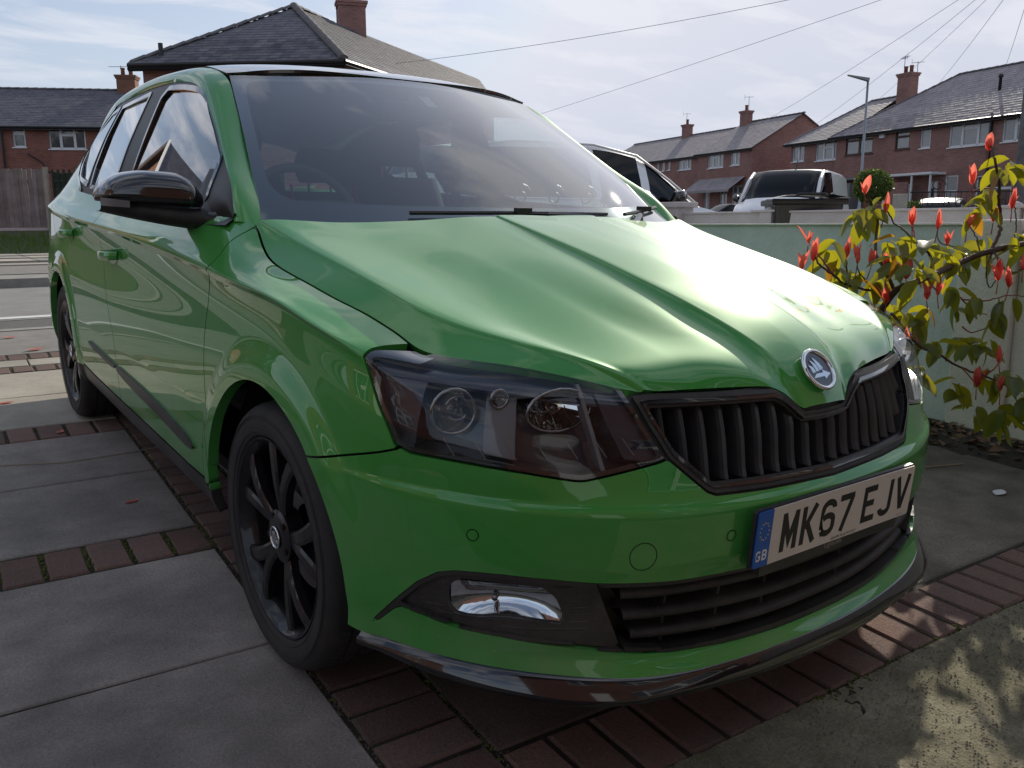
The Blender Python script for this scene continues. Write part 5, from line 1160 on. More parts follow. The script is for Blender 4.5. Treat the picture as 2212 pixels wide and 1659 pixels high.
# ================================================================= BOUNDARY WALLS
render_m = mat('painted_render', (.53,.60,.57), rough=.9, col2=(.64,.67,.64), vs=1.3, bump=.6, bs=45, det=12, thr=(.35,.68), stain=.12)
render_c = mat('cream_render', (.74,.72,.65), rough=.9, col2=(.62,.59,.52), vs=2.2, bump=.55, bs=50, det=12, stain=.16)
concm = mat('precast_concrete', (.50,.46,.47), rough=.92, col2=(.60,.56,.56), vs=2.5, bump=.5, bs=110, det=12, stain=.12)
wall = MB(); 
def slopebox(b, x0, x1, y0, y1, zt, zb=None):
    b.add([(x0,y0,slab_z(y0)-.2),(x1,y0,slab_z(y0)-.2),(x1,y1,slab_z(y1)-.2),(x0,y1,slab_z(y1)-.2),(x0,y0,zt),(x1,y0,zt),(x1,y1,zt),(x0,y1,zt)], [(0,3,2,1),(4,5,6,7),(0,1,5,4),(1,2,6,5),(2,3,7,6),(3,0,4,7)])
wl = empty('rendered_wall', (2.6,0,0), 0, 'low green rendered wall behind the shrub with a cream lower half', 'wall')
def wchild(mb, name, m, bevel=0):
    mb.v = [(v[0]-2.6, v[1], v[2]) for v in mb.v]; return mb.build(name, m, wl, bevel=bevel)
b = MB(); slopebox(b, 2.6, 2.78, .24, 4.0, .974); wchild(b, 'wall_body', render_m, .008)
b = MB(); slopebox(b, 2.6, 2.78, -4.4, -.02, .955); wchild(b, 'wall_body', render_c, .008)
b = MB(); slopebox(b, 2.575, 2.80, -.02, .24, .997); wchild(b, 'wall_pier', render_c, .01)
b = MB(); b.box((2.688, 2.12, .977), (.205, 3.75, .012)); wchild(b, 'wall_top_skim', render_c, .004)
# concrete post-and-panel wall with domed posts
pw = empty('concrete_panel_wall', (4.6,0,0), 0, 'grey precast concrete panel wall with domed posts behind the green wall', 'wall')
for k in range(7):
    y = 2.86+1.95*(k-4); MB().box((0, y, .55), (.13,.12,1.06)).build('post', concm, pw, bevel=.006)
    MB().tube([(0,y,1.08),(0,y,1.105),(0,y,1.12)], [.05,.042,.012], 12).build('post_cap', concm, pw, smooth=True)
    MB().box((0, y, 1.085), (.15,.30,.02)).build('post_collar', concm, pw, bevel=.004)
    for j in range(3): MB().box((0, y+.975, .19+.295*j+.147), (.06,1.82,.29)).build('panel', concm, pw, bevel=.004)
    MB().box((0, y+.975, 1.076), (.085,1.82,.018)).build('panel_lip', concm, pw, bevel=.004)
MB().box((0, 3.98, .60), (.22,.34,1.10)).build('gate_pier', concm, pw, bevel=.008)
MB().box((0, 3.98, 1.155), (.28,.40,.05)).build('pier_cap', concm, pw, bevel=.008)
cablem = mat('cable_sheath', (.30,.30,.32), rough=.7)
# ================================================================= HOUSES
slate = mat('roof_slate', (.095,.095,.118), rough=.7, spec=.2, col2=(.165,.158,.172), vs=2.5, bump=.3, bs=25, objv=.28, det=10)
slate_b = mat('roof_tile', (.19,.17,.18), rough=.62, col2=(.29,.26,.265), vs=2.2, bump=.3, bs=25, objv=.25, det=10)
ridgem = mat('ridge_tile', (.10,.095,.10), rough=.8, col2=(.15,.14,.14), vs=5)
brickm = brickwall('red_house_brick', (.33,.155,.125), (.24,.115,.10), (.28,.24,.22))
brick_r = brickwall('dark_red_house_brick', (.30,.11,.07), (.20,.075,.055), (.24,.19,.17))
brick_l = brickwall('orange_house_brick', (.26,.105,.055), (.19,.075,.04), (.22,.19,.16))
brick_n = brickwall('own_house_brick', (.20,.075,.05), (.14,.05,.035), (.22,.19,.16))
upvc = mat('white_upvc', (.74,.75,.77), rough=.35)
brown_f = mat('brown_frame', (.07,.03,.022), rough=.5)
gutterm = mat('black_gutter', (.012,.012,.014), rough=.4)
def wglass(name, c, c2, r_=.06): 
    return mat(name, c, rough=r_, col2=c2, vs=1.2, spec=.9, coat=.6)
pane_dark = wglass('dark_pane', (.035,.04,.045), (.07,.075,.08)); pane_net = wglass('net_curtain_pane', (.18,.19,.20), (.27,.27,.27))
whitep = mat('white_paint', (.72,.72,.72), rough=.6); greyp = mat('grey_lean_to', (.16,.165,.17), rough=.6)
lead = mat('lead_flashing', (.30,.31,.33), rough=.6)
class Roof: pass
SLM = {}
def slate_mesh(m, w_, l_, var):
    key = (m.name, round(w_,3), round(l_,3), var)
    if key not in SLM:
        rr = random.Random(var); x = w_/2-.004; t = .010
        vs = [(-x,0,t+.004),(x,0,t+.004),(x*.985,l_*1.25,.003),(-x*.985,l_*1.25,.003),(-x,0,0),(x,0,0)]
        SLM[key] = MB().add(vs, [(0,1,2,3),(4,5,1,0)]).mesh('slate', m)
    return SLM[key]
def tile_roof(parent, O, ex, es, n_, width, length, m, lim=lambda t: (0.0, 1.0), sw=.30, gauge=.21, singles=0, name='slate', deck=True):
    """slates course by course on a plane; lim(t) gives the span of the slope at height fraction t"""
    O, ex, es = Vector(O), Vector(ex).normalized(), Vector(es).normalized(); nv_ = ex.cross(es).normalized()
    if nv_.z < 0: nv_ = -nv_
    rows = int(length/gauge); stuff_ = MB(); cnt = 0; rr = random.Random(int(width*100)); cand = []
    for j in range(rows):
        t = j/rows; a, b_ = lim(t); a *= width; b_ *= width; off = (j % 2)*sw/2; n_s = int((b_-a)/sw)+1
        for i in range(n_s):
            u = a+sw*(i+.5)+(off-sw/4); 
            if u-sw/2 < a-.01 or u+sw/2 > b_+.05: u = min(max(u, a+sw/2), b_-sw/2)
            cand.append((u, j*gauge))
    for k, (u, s_) in enumerate(cand):
        p = O+ex*u+es*s_+nv_*rr.uniform(0,.004); tw = rr.uniform(-.012,.012)
        if k < singles:
            o = bpy.data.objects.new(name, slate_mesh(m, sw, gauge, k % 3)); link(o, parent)
            o.matrix_local = Matrix((( ex.x,es.x,nv_.x,p.x),(ex.y,es.y,nv_.y,p.y),(ex.z,es.z,nv_.z,p.z),(0,0,0,1))) @ Matrix.Rotation(tw, 4, 'Z')
        else:
            x = sw/2-.004; e2 = (ex+es*tw).normalized()
            stuff_.add([p-e2*x+nv_*.014, p+e2*x+nv_*.014, p+e2*x+es*gauge*1.25+nv_*.003, p-e2*x+es*gauge*1.25+nv_*.003, p-e2*x, p+e2*x], [(0,1,2,3),(4,5,1,0)])
    if stuff_.v: o = stuff_.build(name+'s', m, parent); o['kind'] = 'stuff'
    if deck:
        d = MB(); pts = []
        for t in (0, 1):
            a, b_ = lim(t); pts += [O+ex*a*width+es*t*length-nv_*.02, O+ex*b_*width+es*t*length-nv_*.02]
        d.add([pts[0], pts[1], pts[3], pts[2]], [(0,1,2,3)]); d.build('roof_deck', gutterm, parent)
def ridge(parent, a, b_, r_=.11, seg=.42, m=None, name='ridge_tile'):
    a, b_ = Vector(a), Vector(b_); L_ = (b_-a).length; n = max(1, int(L_/seg)); d = (b_-a)/n; side = d.cross(Vector((0,0,1))).normalized(); up = side.cross(d).normalized()
    me = None
    for k in range(n):
        if me is None:
            b = MB(); vs = []
            for e in (0, 1):
                for q in range(7): an = math.pi*q/6; vs.append(d*(e*1.04)+side*(r_*math.cos(an))+up*((r_*.75)*math.sin(an)+.02*e)-up*.02)
            b.add(vs, [(q, q+1, 8+q, 7+q) for q in range(6)]+[tuple(range(6,-1,-1)), tuple(range(7,14))]); me = b.mesh(name, m or ridgem)
        o = bpy.data.objects.new(name, me); link(o, parent); o.location = a+d*k
def window(parent, u0, u1, z0, z1, style='3', pane=None, frame=None, depth=.07, sill=True):
    """casement set back in its opening; local X along the wall, -Y outwards"""
    fr = frame or upvc; pn = pane or pane_net
    w_ = tag(empty('window', ((u0+u1)/2, 0, z0), parent=parent)); W_ = u1-u0; H_ = z1-z0; f = MB(); t = .065
    f.box((0, .02, t/2), (W_, .07, t)); f.box((0, .02, H_-t/2), (W_, .07, t)); f.box((-W_/2+t/2, .02, H_/2), (t,.07,H_)); f.box((W_/2-t/2, .02, H_/2), (t,.07,H_))
    panes = []
    if style == '1': panes = [(-W_/2, W_/2, 0, H_)]
    elif style == '2': panes = [(-W_/2, 0, 0, H_), (0, W_/2, 0, H_)]
    elif style == '3': panes = [(-W_/2, -W_*.18, 0, H_), (-W_*.18, W_*.2, 0, H_*.66), (-W_*.18, W_*.2, H_*.66, H_), (W_*.2, W_/2, 0, H_)]
    elif style == '2t': panes = [(-W_/2, 0, 0, H_*.68), (-W_/2, 0, H_*.68, H_), (0, W_/2, 0, H_*.68), (0, W_/2, H_*.68, H_)]
    elif style == '1t': panes = [(-W_/2, W_/2, 0, H_*.66), (-W_/2, W_/2, H_*.66, H_)]
    for a, b_, c, d in panes:
        f.box(((a+b_)/2, .012, c+.03), (b_-a-.004, .05, .05)); f.box(((a+b_)/2, .012, d-.03), (b_-a-.004, .05, .05)); f.box((a+.03, .010, (c+d)/2), (.05,.05,d-c-.006)); f.box((b_-.03, .010, (c+d)/2), (.05,.05,d-c-.006))
    f.build('frame', fr, w_)
    for a, b_, c, d in panes: MB().box(((a+b_)/2, .03, (c+d)/2), (b_-a-.06, .008, d-c-.06)).build('pane', pn, w_)
    if sill: MB().box((0, -.045, -.03), (W_+.1, .13, .05)).build('sill', fr, w_)
    return w_
def wall_panel(parent, u0, u1, z0, z1, holes, m, th=.10, name='wall', y=0.0):
    us_ = sorted(set([u0,u1]+[h[0] for h in holes]+[h[1] for h in holes])); zs_ = sorted(set([z0,z1]+[h[2] for h in holes]+[h[3] for h in holes])); b = MB()
    for a, b_ in zip(us_, us_[1:]):
        for c, d in zip(zs_, zs_[1:]):
            cu, cz = (a+b_)/2, (c+d)/2
            if any(h[0] < cu < h[1] and h[2] < cz < h[3] for h in holes) or cu < u0 or cu > u1 or cz < z0 or cz > z1: continue
            b.add([(a,y,c),(b_,y,c),(b_,y,d),(a,y,d)], [(0,1,2,3)])
    for h in holes:
        a, b_, c, d = h[:4]; b.add([(a,y,c),(b_,y,c),(b_,y,d),(a,y,d),(a,y+th,c),(b_,y+th,c),(b_,y+th,d),(a,y+th,d)], [(0,4,5,1),(1,5,6,2),(2,6,7,3),(3,7,4,0)])
    return b.build(name, m, parent)
def chimney(parent, x, y, z0, z1, w_, d_, pots, m=None):
    c = tag(empty('chimney', (x,y,z0), parent=parent)); b = MB(); H_ = z1-z0; b.box((0,0,H_/2), (w_,d_,H_)); b.build('stack', m or brickm, c)
    b = MB(); b.box((0,0,H_-.10), (w_+.09,d_+.09,.09)); b.box((0,0,H_-.01), (w_+.16,d_+.16,.09)); b.build('corbel', m or brickm, c)
    MB().box((0,0,.10), (w_+.08,d_+.08,.22)).build('flashing', lead, c)
    for i in range(pots):
        px = (i-(pots-1)/2)*min(.38, w_/max(1,pots)); MB().tube([(px,0,H_),(px,0,H_+.34),(px,0,H_+.36),(px,0,H_+.42)], [.11,.095,.12,.12], 12).build('chimney_pot', mat_pot, c, smooth=True)
    return c
mat_pot = mat('clay_pot', (.22,.10,.07), rough=.8)
def aerial(parent, x, y, z, h=1.1, az=0.3, L_=.9):
    b = MB(); b.tube([(x,y,z-.5),(x,y,z+h)], .016, 5); d = Vector((math.cos(az), math.sin(az), 0)); s_ = Vector((-math.sin(az), math.cos(az), .0)); c = Vector((x,y,z+h-.05))
    b.tube([c-d*L_*.5, c+d*L_*.5], .010, 4)
    for k in range(7): q = c+d*(L_*(k/6-.5)); b.tube([q-s_*.16, q+s_*.16], .006, 4)
    b.tube([c-d*L_*.5+Vector((0,0,.2)), c-d*L_*.5-Vector((0,0,.2))], .008, 4)
    return b.build('aerial', gutterm, parent)
def house(name, label, A, B, u_ext, depth, zb, ze, rise, holes, hip=(None,None), m=None, rm=None, group=None, gable=(False,False), singles=0, gauge=.21, sw=.30, over=.30, oneside=False):
    """A->B is the front wall in survey offsets; interior lies on local +Y"""
    ax, ay = survey(*A); bx_, by_ = survey(*B); L0 = math.hypot(bx_-ax, by_-ay); ang = math.atan2(by_-ay, bx_-ax)
    h_ = empty(name, (ax, ay, 0), ang, label, 'house', group)
    L0 += u_ext; mm = m or brickm; rmt = rm or slate
    wall_panel(h_, 0, L0, zb, ze, [x[:4] for x in holes], mm)
    b = MB(); b.add([(0,0,zb),(0,depth,zb),(0,depth,ze),(0,0,ze),(L0,0,zb),(L0,depth,zb),(L0,depth,ze),(L0,0,ze)], [(0,1,2,3),(4,7,6,5),(1,5,6,2)])
    mid = depth/2; zr = ze+rise
    for e, u in ((0, 0.0), (1, L0)):
        if gable[e]: b.add([(u,0,ze),(u,depth,ze),(u,mid,zr-.05)], [(0,1,2)])
    b.build('side_wall', mm, h_)
    for x in holes:
        u0, u1, z0, z1 = x[:4]; st = x[4] if len(x) > 4 else '3'; pn = x[5] if len(x) > 5 else pane_net; fm = x[6] if len(x) > 6 else None
        if st == 'door': 
            d_ = tag(empty('door', ((u0+u1)/2,0,z0), parent=h_)); MB().box((0,.06,(z1-z0)/2), (u1-u0,.06,z1-z0)).build('leaf_panel', x[5], d_); MB().box((0,.02,(z1-z0)*.62), ((u1-u0)*.3,.03,(z1-z0)*.5)).build('door_glass', pane_dark, d_); continue
        w_ = window(h_, u0, u1, z0, z1, st, pn, fm); w_.location.y = .05
    # roof planes
    sl = math.hypot(mid+over, rise*(mid+over)/mid); dz = rise/mid
    h0, h1 = hip; Lr = L0+2*over; O = (-over, -over, ze-over*dz+.02)
    f0 = 0 if h0 is None else h0/Lr; f1 = 0 if h1 is None else h1/Lr
    tile_roof(h_, O, (1,0,0), (0,1,dz), None, Lr, sl, rmt, lambda t: (f0*t, 1-f1*t), singles=singles, gauge=gauge, sw=sw)
    O2 = (L0+over, depth+over, ze-over*dz+.02)
    d = MB(); a0 = -over+(h0 or 0); a1 = L0+over-(h1 or 0)
    d.add([(-over,depth+over,ze-over*dz),(L0+over,depth+over,ze-over*dz),(a1,mid,zr),(a0,mid,zr)], [(0,1,2,3)])
    if h0: d.add([(-over,-over,ze-over*dz),(-over,depth+over,ze-over*dz),(a0,mid,zr)], [(0,1,2)])
    if h1: d.add([(L0+over,-over,ze-over*dz),(L0+over,depth+over,ze-over*dz),(a1,mid,zr)], [(0,2,1)])
    d.build('rear_roof_slope', rmt, h_)
    ridge(h_, (a0,mid,zr+.02), (a1,mid,zr+.02))
    if h0: ridge(h_, (-over+.1,-over+.1,ze-over*dz+.06), (a0,mid,zr+.02))
    if h1: ridge(h_, (L0+over-.1,-over+.1,ze-over*dz+.06), (a1,mid,zr+.02))
    g_ = MB(); g_.tube([(-over,-over-.03,ze-over*dz-.03),(L0+over,-over-.03,ze-over*dz-.03)], .062, 8); g_.build('gutter', gutterm, h_)
    g_ = MB(); g_.box((L0/2,-over+.02,ze-over*dz-.05), (L0+2*over,.03,.18)); g_.build('fascia', gutterm, h_)
    g_ = MB(); g_.box((L0/2,-over/2,ze-over*dz-.13), (L0+2*over,over,.02)); g_.build('soffit', gutterm, h_)
    h_['_L'] = L0
    return h_, zr, mid, L0
# the pair of brick houses on the right
HA = [(.17,1.17,4.56,5.57,'2'),(2.13,4.04,4.48,5.55,'3')]
hA, zr, mid, L_ = house('brick_house', 'brick house with hipped roof and two white windows, left of the tall chimney', (16.7,52.7), (18.23,49.0), -.02, 8.0, .2, 5.74, 2.25, HA, hip=(2.4,None), rm=slate_b, singles=0)
QA_ = Vector((16.7,52.7)); qd = Vector((6.1,-14.7)).normalized()
pB = QA_+qd*4.05; pB2 = QA_+qd*19.5
off = Vector((-.924,-.383))*.30
HB0 = [(4.75,6.69,4.6,5.68,'2t',pane_net,'b'),(8.19,9.10,4.63,5.57,'1t',pane_net,'b'),(9.74,10.36,4.58,5.66,'1'),(11.42,13.62,4.48,5.70,'3'),(14.22,16.2,4.5,5.61,'3'),
       (11.41,12.13,1.0,3.19,'1t',pane_dark),(13.12,14.95,1.2,3.10,'2t',pane_dark),(10.45,11.0,.6,2.95,'door',whitep),(8.6,9.5,.6,2.9,'1t',pane_dark)]
HB = [(a-4.05,b_-4.05,*r_) for a, b_, *r_ in HB0]
HB = [tuple(brown_f if v == 'b' else v for v in h) for h in HB]
hB, zrB, midB, LB = house('brick_house', 'long brick house with sunlit tiled roof and brown-framed window, right of the lamp post', (pB.x+off.x,pB.y+off.y), (pB2.x+off.x,pB2.y+off.y), 0, 8.3, .2, 5.80, 2.75, HB, hip=(4.4,None), rm=slate_b, singles=300, gauge=.24, sw=.28)
chimney(hB, 1.6, 3.2, 6.6, 8.9, .85, .62, 2); aerial(hB, 1.1, 3.4, 9.0, .9, 2.6); aerial(hB, 2.0, 3.4, 9.0, .5, .6, .6)
for (x, y, z, h_) in ((8.3, 1.9, 7.05, .75), (13.2, 2.2, 7.3, 1.0)):
    MB().tube([(x,y,z-.2),(x,y,z+h_*.8),(x,y,z+h_*.82),(x,y,z+h_)], [.07,.07,.11,.10], 8).build('flue', gutterm, hB, smooth=True)
b = MB(); b.box((13.7-4.05, -.10, 3.2), (.10,.10,5.2)); b.build('downpipe', gutterm, hB)
b = MB(); b.box((7.35-4.05, -.06, 5.45), (.30,.14,.34)); b.build('alarm_box', whitep, hB, bevel=.02)
# lean-to canopies over the doors
for (u0, u1, z, d_, m_) in ((.7,3.9,3.28,.8,greyp),(4.2,7.4,3.30,1.0,whitep)):
    b = MB(); b.box(((u0+u1)/2, -d_/2, z), (u1-u0, d_, .12)); b.build('canopy', m_, hB, bevel=.02)
MB().box((1.2,-.5,1.6), (2.0,.9,2.9)).build('store_wall', greyp, hB)
for q in (4.5, 6.2, 7.3): MB().box((q, -.9, 1.75), (.07,.07,3.0)).build('canopy_post', whitep, hB)
MB().box((5.3,-.85,1.6), (1.3,.08,2.7)).build('porch_screen', brickm, hB)
# the two gabled houses farther left
XG = Vector((.39,-.92)).normalized(); Bg = Vector((15.15,55.5)); 
def gw(lst, L0): return [(L0-b_, L0-a, *r_) for a, b_, *r_ in lst]
G1A = Bg-XG*5.75; G1 = gw([(2.93,4.62,4.64,5.67,'3'),(1.2,2.14,4.68,5.62,'2'),(4.32,4.9,1.2,3.39,'2'),(2.37,3.15,.6,3.38,'2'),(.82,1.85,2.0,3.38,'2')], 5.75)
hG, zrG, midG, LG = house('brick_house', 'brick house with big plain gable end behind the white van', (G1A.x,G1A.y), (Bg.x,Bg.y), 0, 7.6, .2, 5.74, 2.15, G1, gable=(True,True), rm=slate_b, over=.2)
chimney(hG, .5, 3.5, 6.9, 8.6, .68, .55, 1); aerial(hG, .6, 3.6, 8.9, .7, 1.0, .6)
b = MB(); b.add([(.2,-1.3,3.1),(5.2,-1.3,3.1),(5.2,0,3.95),(.2,0,3.95)], [(0,1,2,3)]); b.box((2.7,-1.3,3.05), (5.0,.06,.16)); b.build('porch_roof', slate_b, hG)
G2B = Bg-XG*5.80; G2A = Bg-XG*21; G2 = gw([(7.09-5.8,8.69-5.8,4.76,5.74,'3'),(9.74-5.8,10.13-5.8,4.85,5.68,'1'),(10.49-5.8,10.92-5.8,4.83,5.65,'1'),(11.28-5.8,11.62-5.8,4.87,5.63,'1'),(13-5.8,14.6-5.8,4.8,5.7,'3')], 15.2)
of2 = Vector((.92,.39))*.35
hG2, z2, m2, L2 = house('brick_house', 'farthest brick house in the row, partly hidden by the car windscreen', (G2A.x+of2.x,G2A.y+of2.y), (G2B.x+of2.x,G2B.y+of2.y), 0, 7.6, .2, 5.70, 2.0, G2, gable=(True,True), rm=slate_b, over=.2)
chimney(hG2, 8.0, 3.6, 6.9, 8.5, .68, .55, 1); aerial(hG2, 7.9, 3.6, 8.8, .6, 1.0, .6)
# far left house
HLh = [(1.99,2.54,4.6,5.53,'1t',pane_dark),(3.57,5.20,4.53,5.50,'3',pane_dark),(-2.5+3,-1.2+3,4.55,5.5,'2',pane_dark)]
hL, zl, ml, LL = house('brick_house', 'red brick terrace with two white upstairs windows behind the timber fence', (-25.2,41), (-18.0,42), 8.0, 8.0, .4, 5.66, 2.1, HLh[:2], gable=(True,True), m=brick_r, rm=slate, singles=0)
chimney(hL, 6.2, 4.0, 7.3, 8.45, .9, .7, 2, brick_l); aerial(hL, 5.9, 4.1, 8.6, .4, 3.0, 1.2)
MB().tube([(1.55,-.1,5.3),(1.55,-.1,3.0),(1.45,-.12,.5)], .05, 6).build('downpipe', gutterm, hL)
MB().tube([(1.60,2.3,6.2),(1.60,2.3,6.9)], .06, 6).build('flue', gutterm, hL)
b = MB(); b.tube([(2.6,-.06,4.3),(3.2,-.06,3.9),(3.35,-.06,3.5),(3.9,-.06,3.4)], .03, 5); b.build('cable', gutterm, hL)
# hipped house right behind the car
def s3(lat, dep, z): x, y = survey(lat, dep); return Vector((x, y, z))
hm = empty('hipped_house', (*survey(-4.73,25.5),0), 0, 'brick house with hipped slate roof and tall chimney rising behind the car', 'house')
def loc(v): return v-hm.location
ZE = 5.60
Cn, Lf, Fr_ = s3(-4.73,25.5,ZE), s3(-11.1,26.04,ZE), s3(-4.73+12*.36,25.5+12*.933,ZE); Bk = Lf+(Fr_-Cn); Ap = s3(-6.9,29,7.80); ApF = s3(-6.9+15*.275,29+15*.961,7.80)
for k_, (a, b_) in enumerate(((Lf,Cn),(Cn,Fr_),(Fr_,Bk),(Bk,Lf))):
    ce = (Lf+Fr_)/2; sh = lambda p: p+(ce-p).normalized()*.42
    a2, b2 = sh(a), sh(b_); ln = (b2-a2); ln.z = 0; L0 = ln.length
    wq = tag(empty('wall_face', loc(Vector((a2.x,a2.y,0))), math.atan2(ln.y, ln.x), parent=hm)); wall_panel(wq, 0, L0, .3, ZE+.05, [], brickm)
for (a, b_, c, d, nm) in ((Lf,Cn,Ap,Ap,1),(Cn,Fr_,Ap,ApF,2)):
    ex = (b_-a).normalized(); up = (c-a)-ex*(c-a).dot(ex); es = up.normalized(); W_ = (b_-a).length; Ls = up.length
    ta = (c-a).dot(ex)/W_; tb = (d-a).dot(ex)/W_
    tile_roof(hm, loc(a)-es*.05, ex, es, None, W_, Ls+.05, slate, (lambda ta, tb: (lambda t: (ta*t, 1-(1-tb)*t)))(ta, tb), singles=150, sw=.30, gauge=.19)
b = MB(); b.add([loc(v) for v in (Fr_,Bk,ApF,Ap,Lf)], [(0,1,2),(1,4,3,2)]); b.build('rear_roof_slope', slate, hm)
ridge(hm, loc(Lf)+Vector((.1,0,.04)), loc(Ap)+Vector((0,0,.05)), m=ridgem); ridge(hm, loc(Cn)+Vector((0,0,.04)), loc(Ap)+Vector((0,0,.05)), .14, .40); ridge(hm, loc(Ap)+Vector((0,0,.05)), loc(ApF)+Vector((0,0,.05)))
for a, b_ in ((Lf,Cn),(Cn,Fr_)):
    MB().tube([loc(a)-Vector((0,0,.06)), loc(b_)-Vector((0,0,.06))], .07, 8).build('gutter', gutterm, hm)
    MB().tube([loc(a)-Vector((0,0,.16)), loc(b_)-Vector((0,0,.16))], .07, 4).build('fascia', gutterm, hm)
cpt = s3(-5.72,32.6,0); ch = chimney(hm, cpt.x-hm.location.x, cpt.y-hm.location.y, 7.1, 8.78, .95, .62, 0, brickm); ch.rotation_euler.z = R(-20)
MB().tube([(.33,0,.5),(.33,0,2.4)], .02, 5).build('mast', gutterm, ch); MB().tube([(-.52,0,.6),(-.52,0,2.3)], .018, 5).build('mast', gutterm, ch); MB().tube([(-.2,.1,1.55),(-.1,.1,1.9)], .10, 8).build('cowl', gutterm, ch)
vp = s3(-10.25,26.4,5.72); MB().tube([loc(vp), loc(vp)+Vector((0,0,.50))], .07, 8).build('vent_pipe', gutterm, hm)
# ---- the house whose front the car faces, and the neighbours across the street seen only in reflections
def simple_house(name, label, x, y, rz, L0, depth, zb, ze, rise, holes, m, gable=True):
    h_ = empty(name, (x,y,0), rz, label, 'house'); wall_panel(h_, 0, L0, zb, ze, [q[:4] for q in holes], m)
    b = MB(); b.add([(0,0,zb),(0,depth,zb),(0,depth,ze),(0,0,ze),(L0,0,zb),(L0,depth,zb),(L0,depth,ze),(L0,0,ze),(0,depth/2,ze+rise),(L0,depth/2,ze+rise)], [(0,1,2,3),(4,7,6,5),(1,5,6,2),(3,8,0) ,(7,9,6)][:3]+[(0+3,8,2),(7,6,9)]); b.build('side_wall', m, h_)
    for q in holes:
        if q[4] == 'door': MB().box(((q[0]+q[1])/2,.05,(q[2]+q[3])/2), (q[1]-q[0],.05,q[3]-q[2])).build('door', whitep, h_)
        else: window(h_, *q[:4], q[4], pane_dark).location.y = .04
    o_ = .35; b = MB(); dz = rise/(depth/2)
    b.add([(-o_,-o_,ze-o_*dz),(L0+o_,-o_,ze-o_*dz),(L0+o_,depth/2,ze+rise),(-o_,depth/2,ze+rise),(-o_,depth+o_,ze-o_*dz),(L0+o_,depth+o_,ze-o_*dz)], [(0,1,2,3),(3,2,5,4)]); b.build('roof', slate, h_)
    b = MB()
    for u in (-o_-.02, L0+o_+.02): b.tube([(u,-o_,ze-o_*dz),(u,depth/2,ze+rise),(u,depth+o_,ze-o_*dz)], .10, 4)
    b.tube([(-o_,-o_,ze-o_*dz-.06),(L0+o_,-o_,ze-o_*dz-.06)], .09, 6); b.build('bargeboard', whitep, h_)
    return h_
simple_house('own_house', 'brick house behind the camera with white window and door, seen in the headlight', 5.5, -4.6, math.pi, 9.5, 7, -.3, 5.0, 2.2, [(3.2,5.4,.75,1.95,'3'),(6.3,7.2,-.1,1.95,'door'),(1.2,2.2,.9,1.9,'2'),(3.0,5.0,3.3,4.4,'3'),(6.4,7.6,3.4,4.4,'2')], brick_n)
simple_house('neighbour_house', 'orange brick gable house across the street, mirrored in the side windows', -13.0, 20.0, 0, 7.5, 9, .3, 5.4, 2.8, [(1,2.6,1.3,2.5,'3'),(4.5,6.2,1.3,2.5,'3'),(1,2.6,3.9,5.0,'3'),(4.5,6.2,3.9,5.0,'3')], brick_l)
simple_house('neighbour_house', 'brick house left of the drive with grey door, mirrored in the car doors', -9.0, -3.0, R(-90)+math.pi, 8.5, 7, -.2, 4.9, 2.4, [(1.0,2.8,.9,2.1,'3'),(4.0,4.9,.1,2.1,'door'),(1.0,2.8,3.4,4.5,'3'),(5.5,7.3,.9,2.1,'3')], brick_n)
# bare tree behind them
def bare_tree(x, y, z, H_, seed, label):
    t_ = empty('bare_tree', (x,y,z), 0, label, 'tree'); rr = random.Random(seed); tr = MB(); br = MB()
    def grow(p, d, L_, r_, lv):
        mb = tr if lv == 0 else br; pts = [p]; n = 3; dd = d
        for k in range(n): dd = (dd+Vector((rr.uniform(-1,1),rr.uniform(-1,1),rr.uniform(-.4,.8)))*.14).normalized(); pts.append(pts[-1]+dd*L_/n)
        mb.tube(pts, [r_*(1-.35*k/n) for k in range(n+1)], 6 if lv < 2 else 4, cap=False)
        if lv < 5:
            for k in range(3 if lv < 4 else 2):
                a = rr.uniform(0,6.3); s_ = Vector((math.cos(a), math.sin(a), .25)); nd_ = (dd*.75+s_*rr.uniform(.4,.75)).normalized(); grow(pts[rr.randint(2,3)], nd_, L_*rr.uniform(.62,.8), r_*.58, lv+1)
    grow(Vector((0,0,0)), Vector((0,0,1)), H_*.28, .22, 0); tr.build('trunk', barkm, t_); br.build('branches', barkm, t_)
barkm = mat('bark', (.045,.035,.028), rough=.9)
bare_tree(-11, 31, .3, 11, 4, 'tall bare tree behind the gable house, mirrored in the side window')
bare_tree(-6, 34, .3, 10, 9, 'bare spreading tree across the street, mirrored in the rear side window')
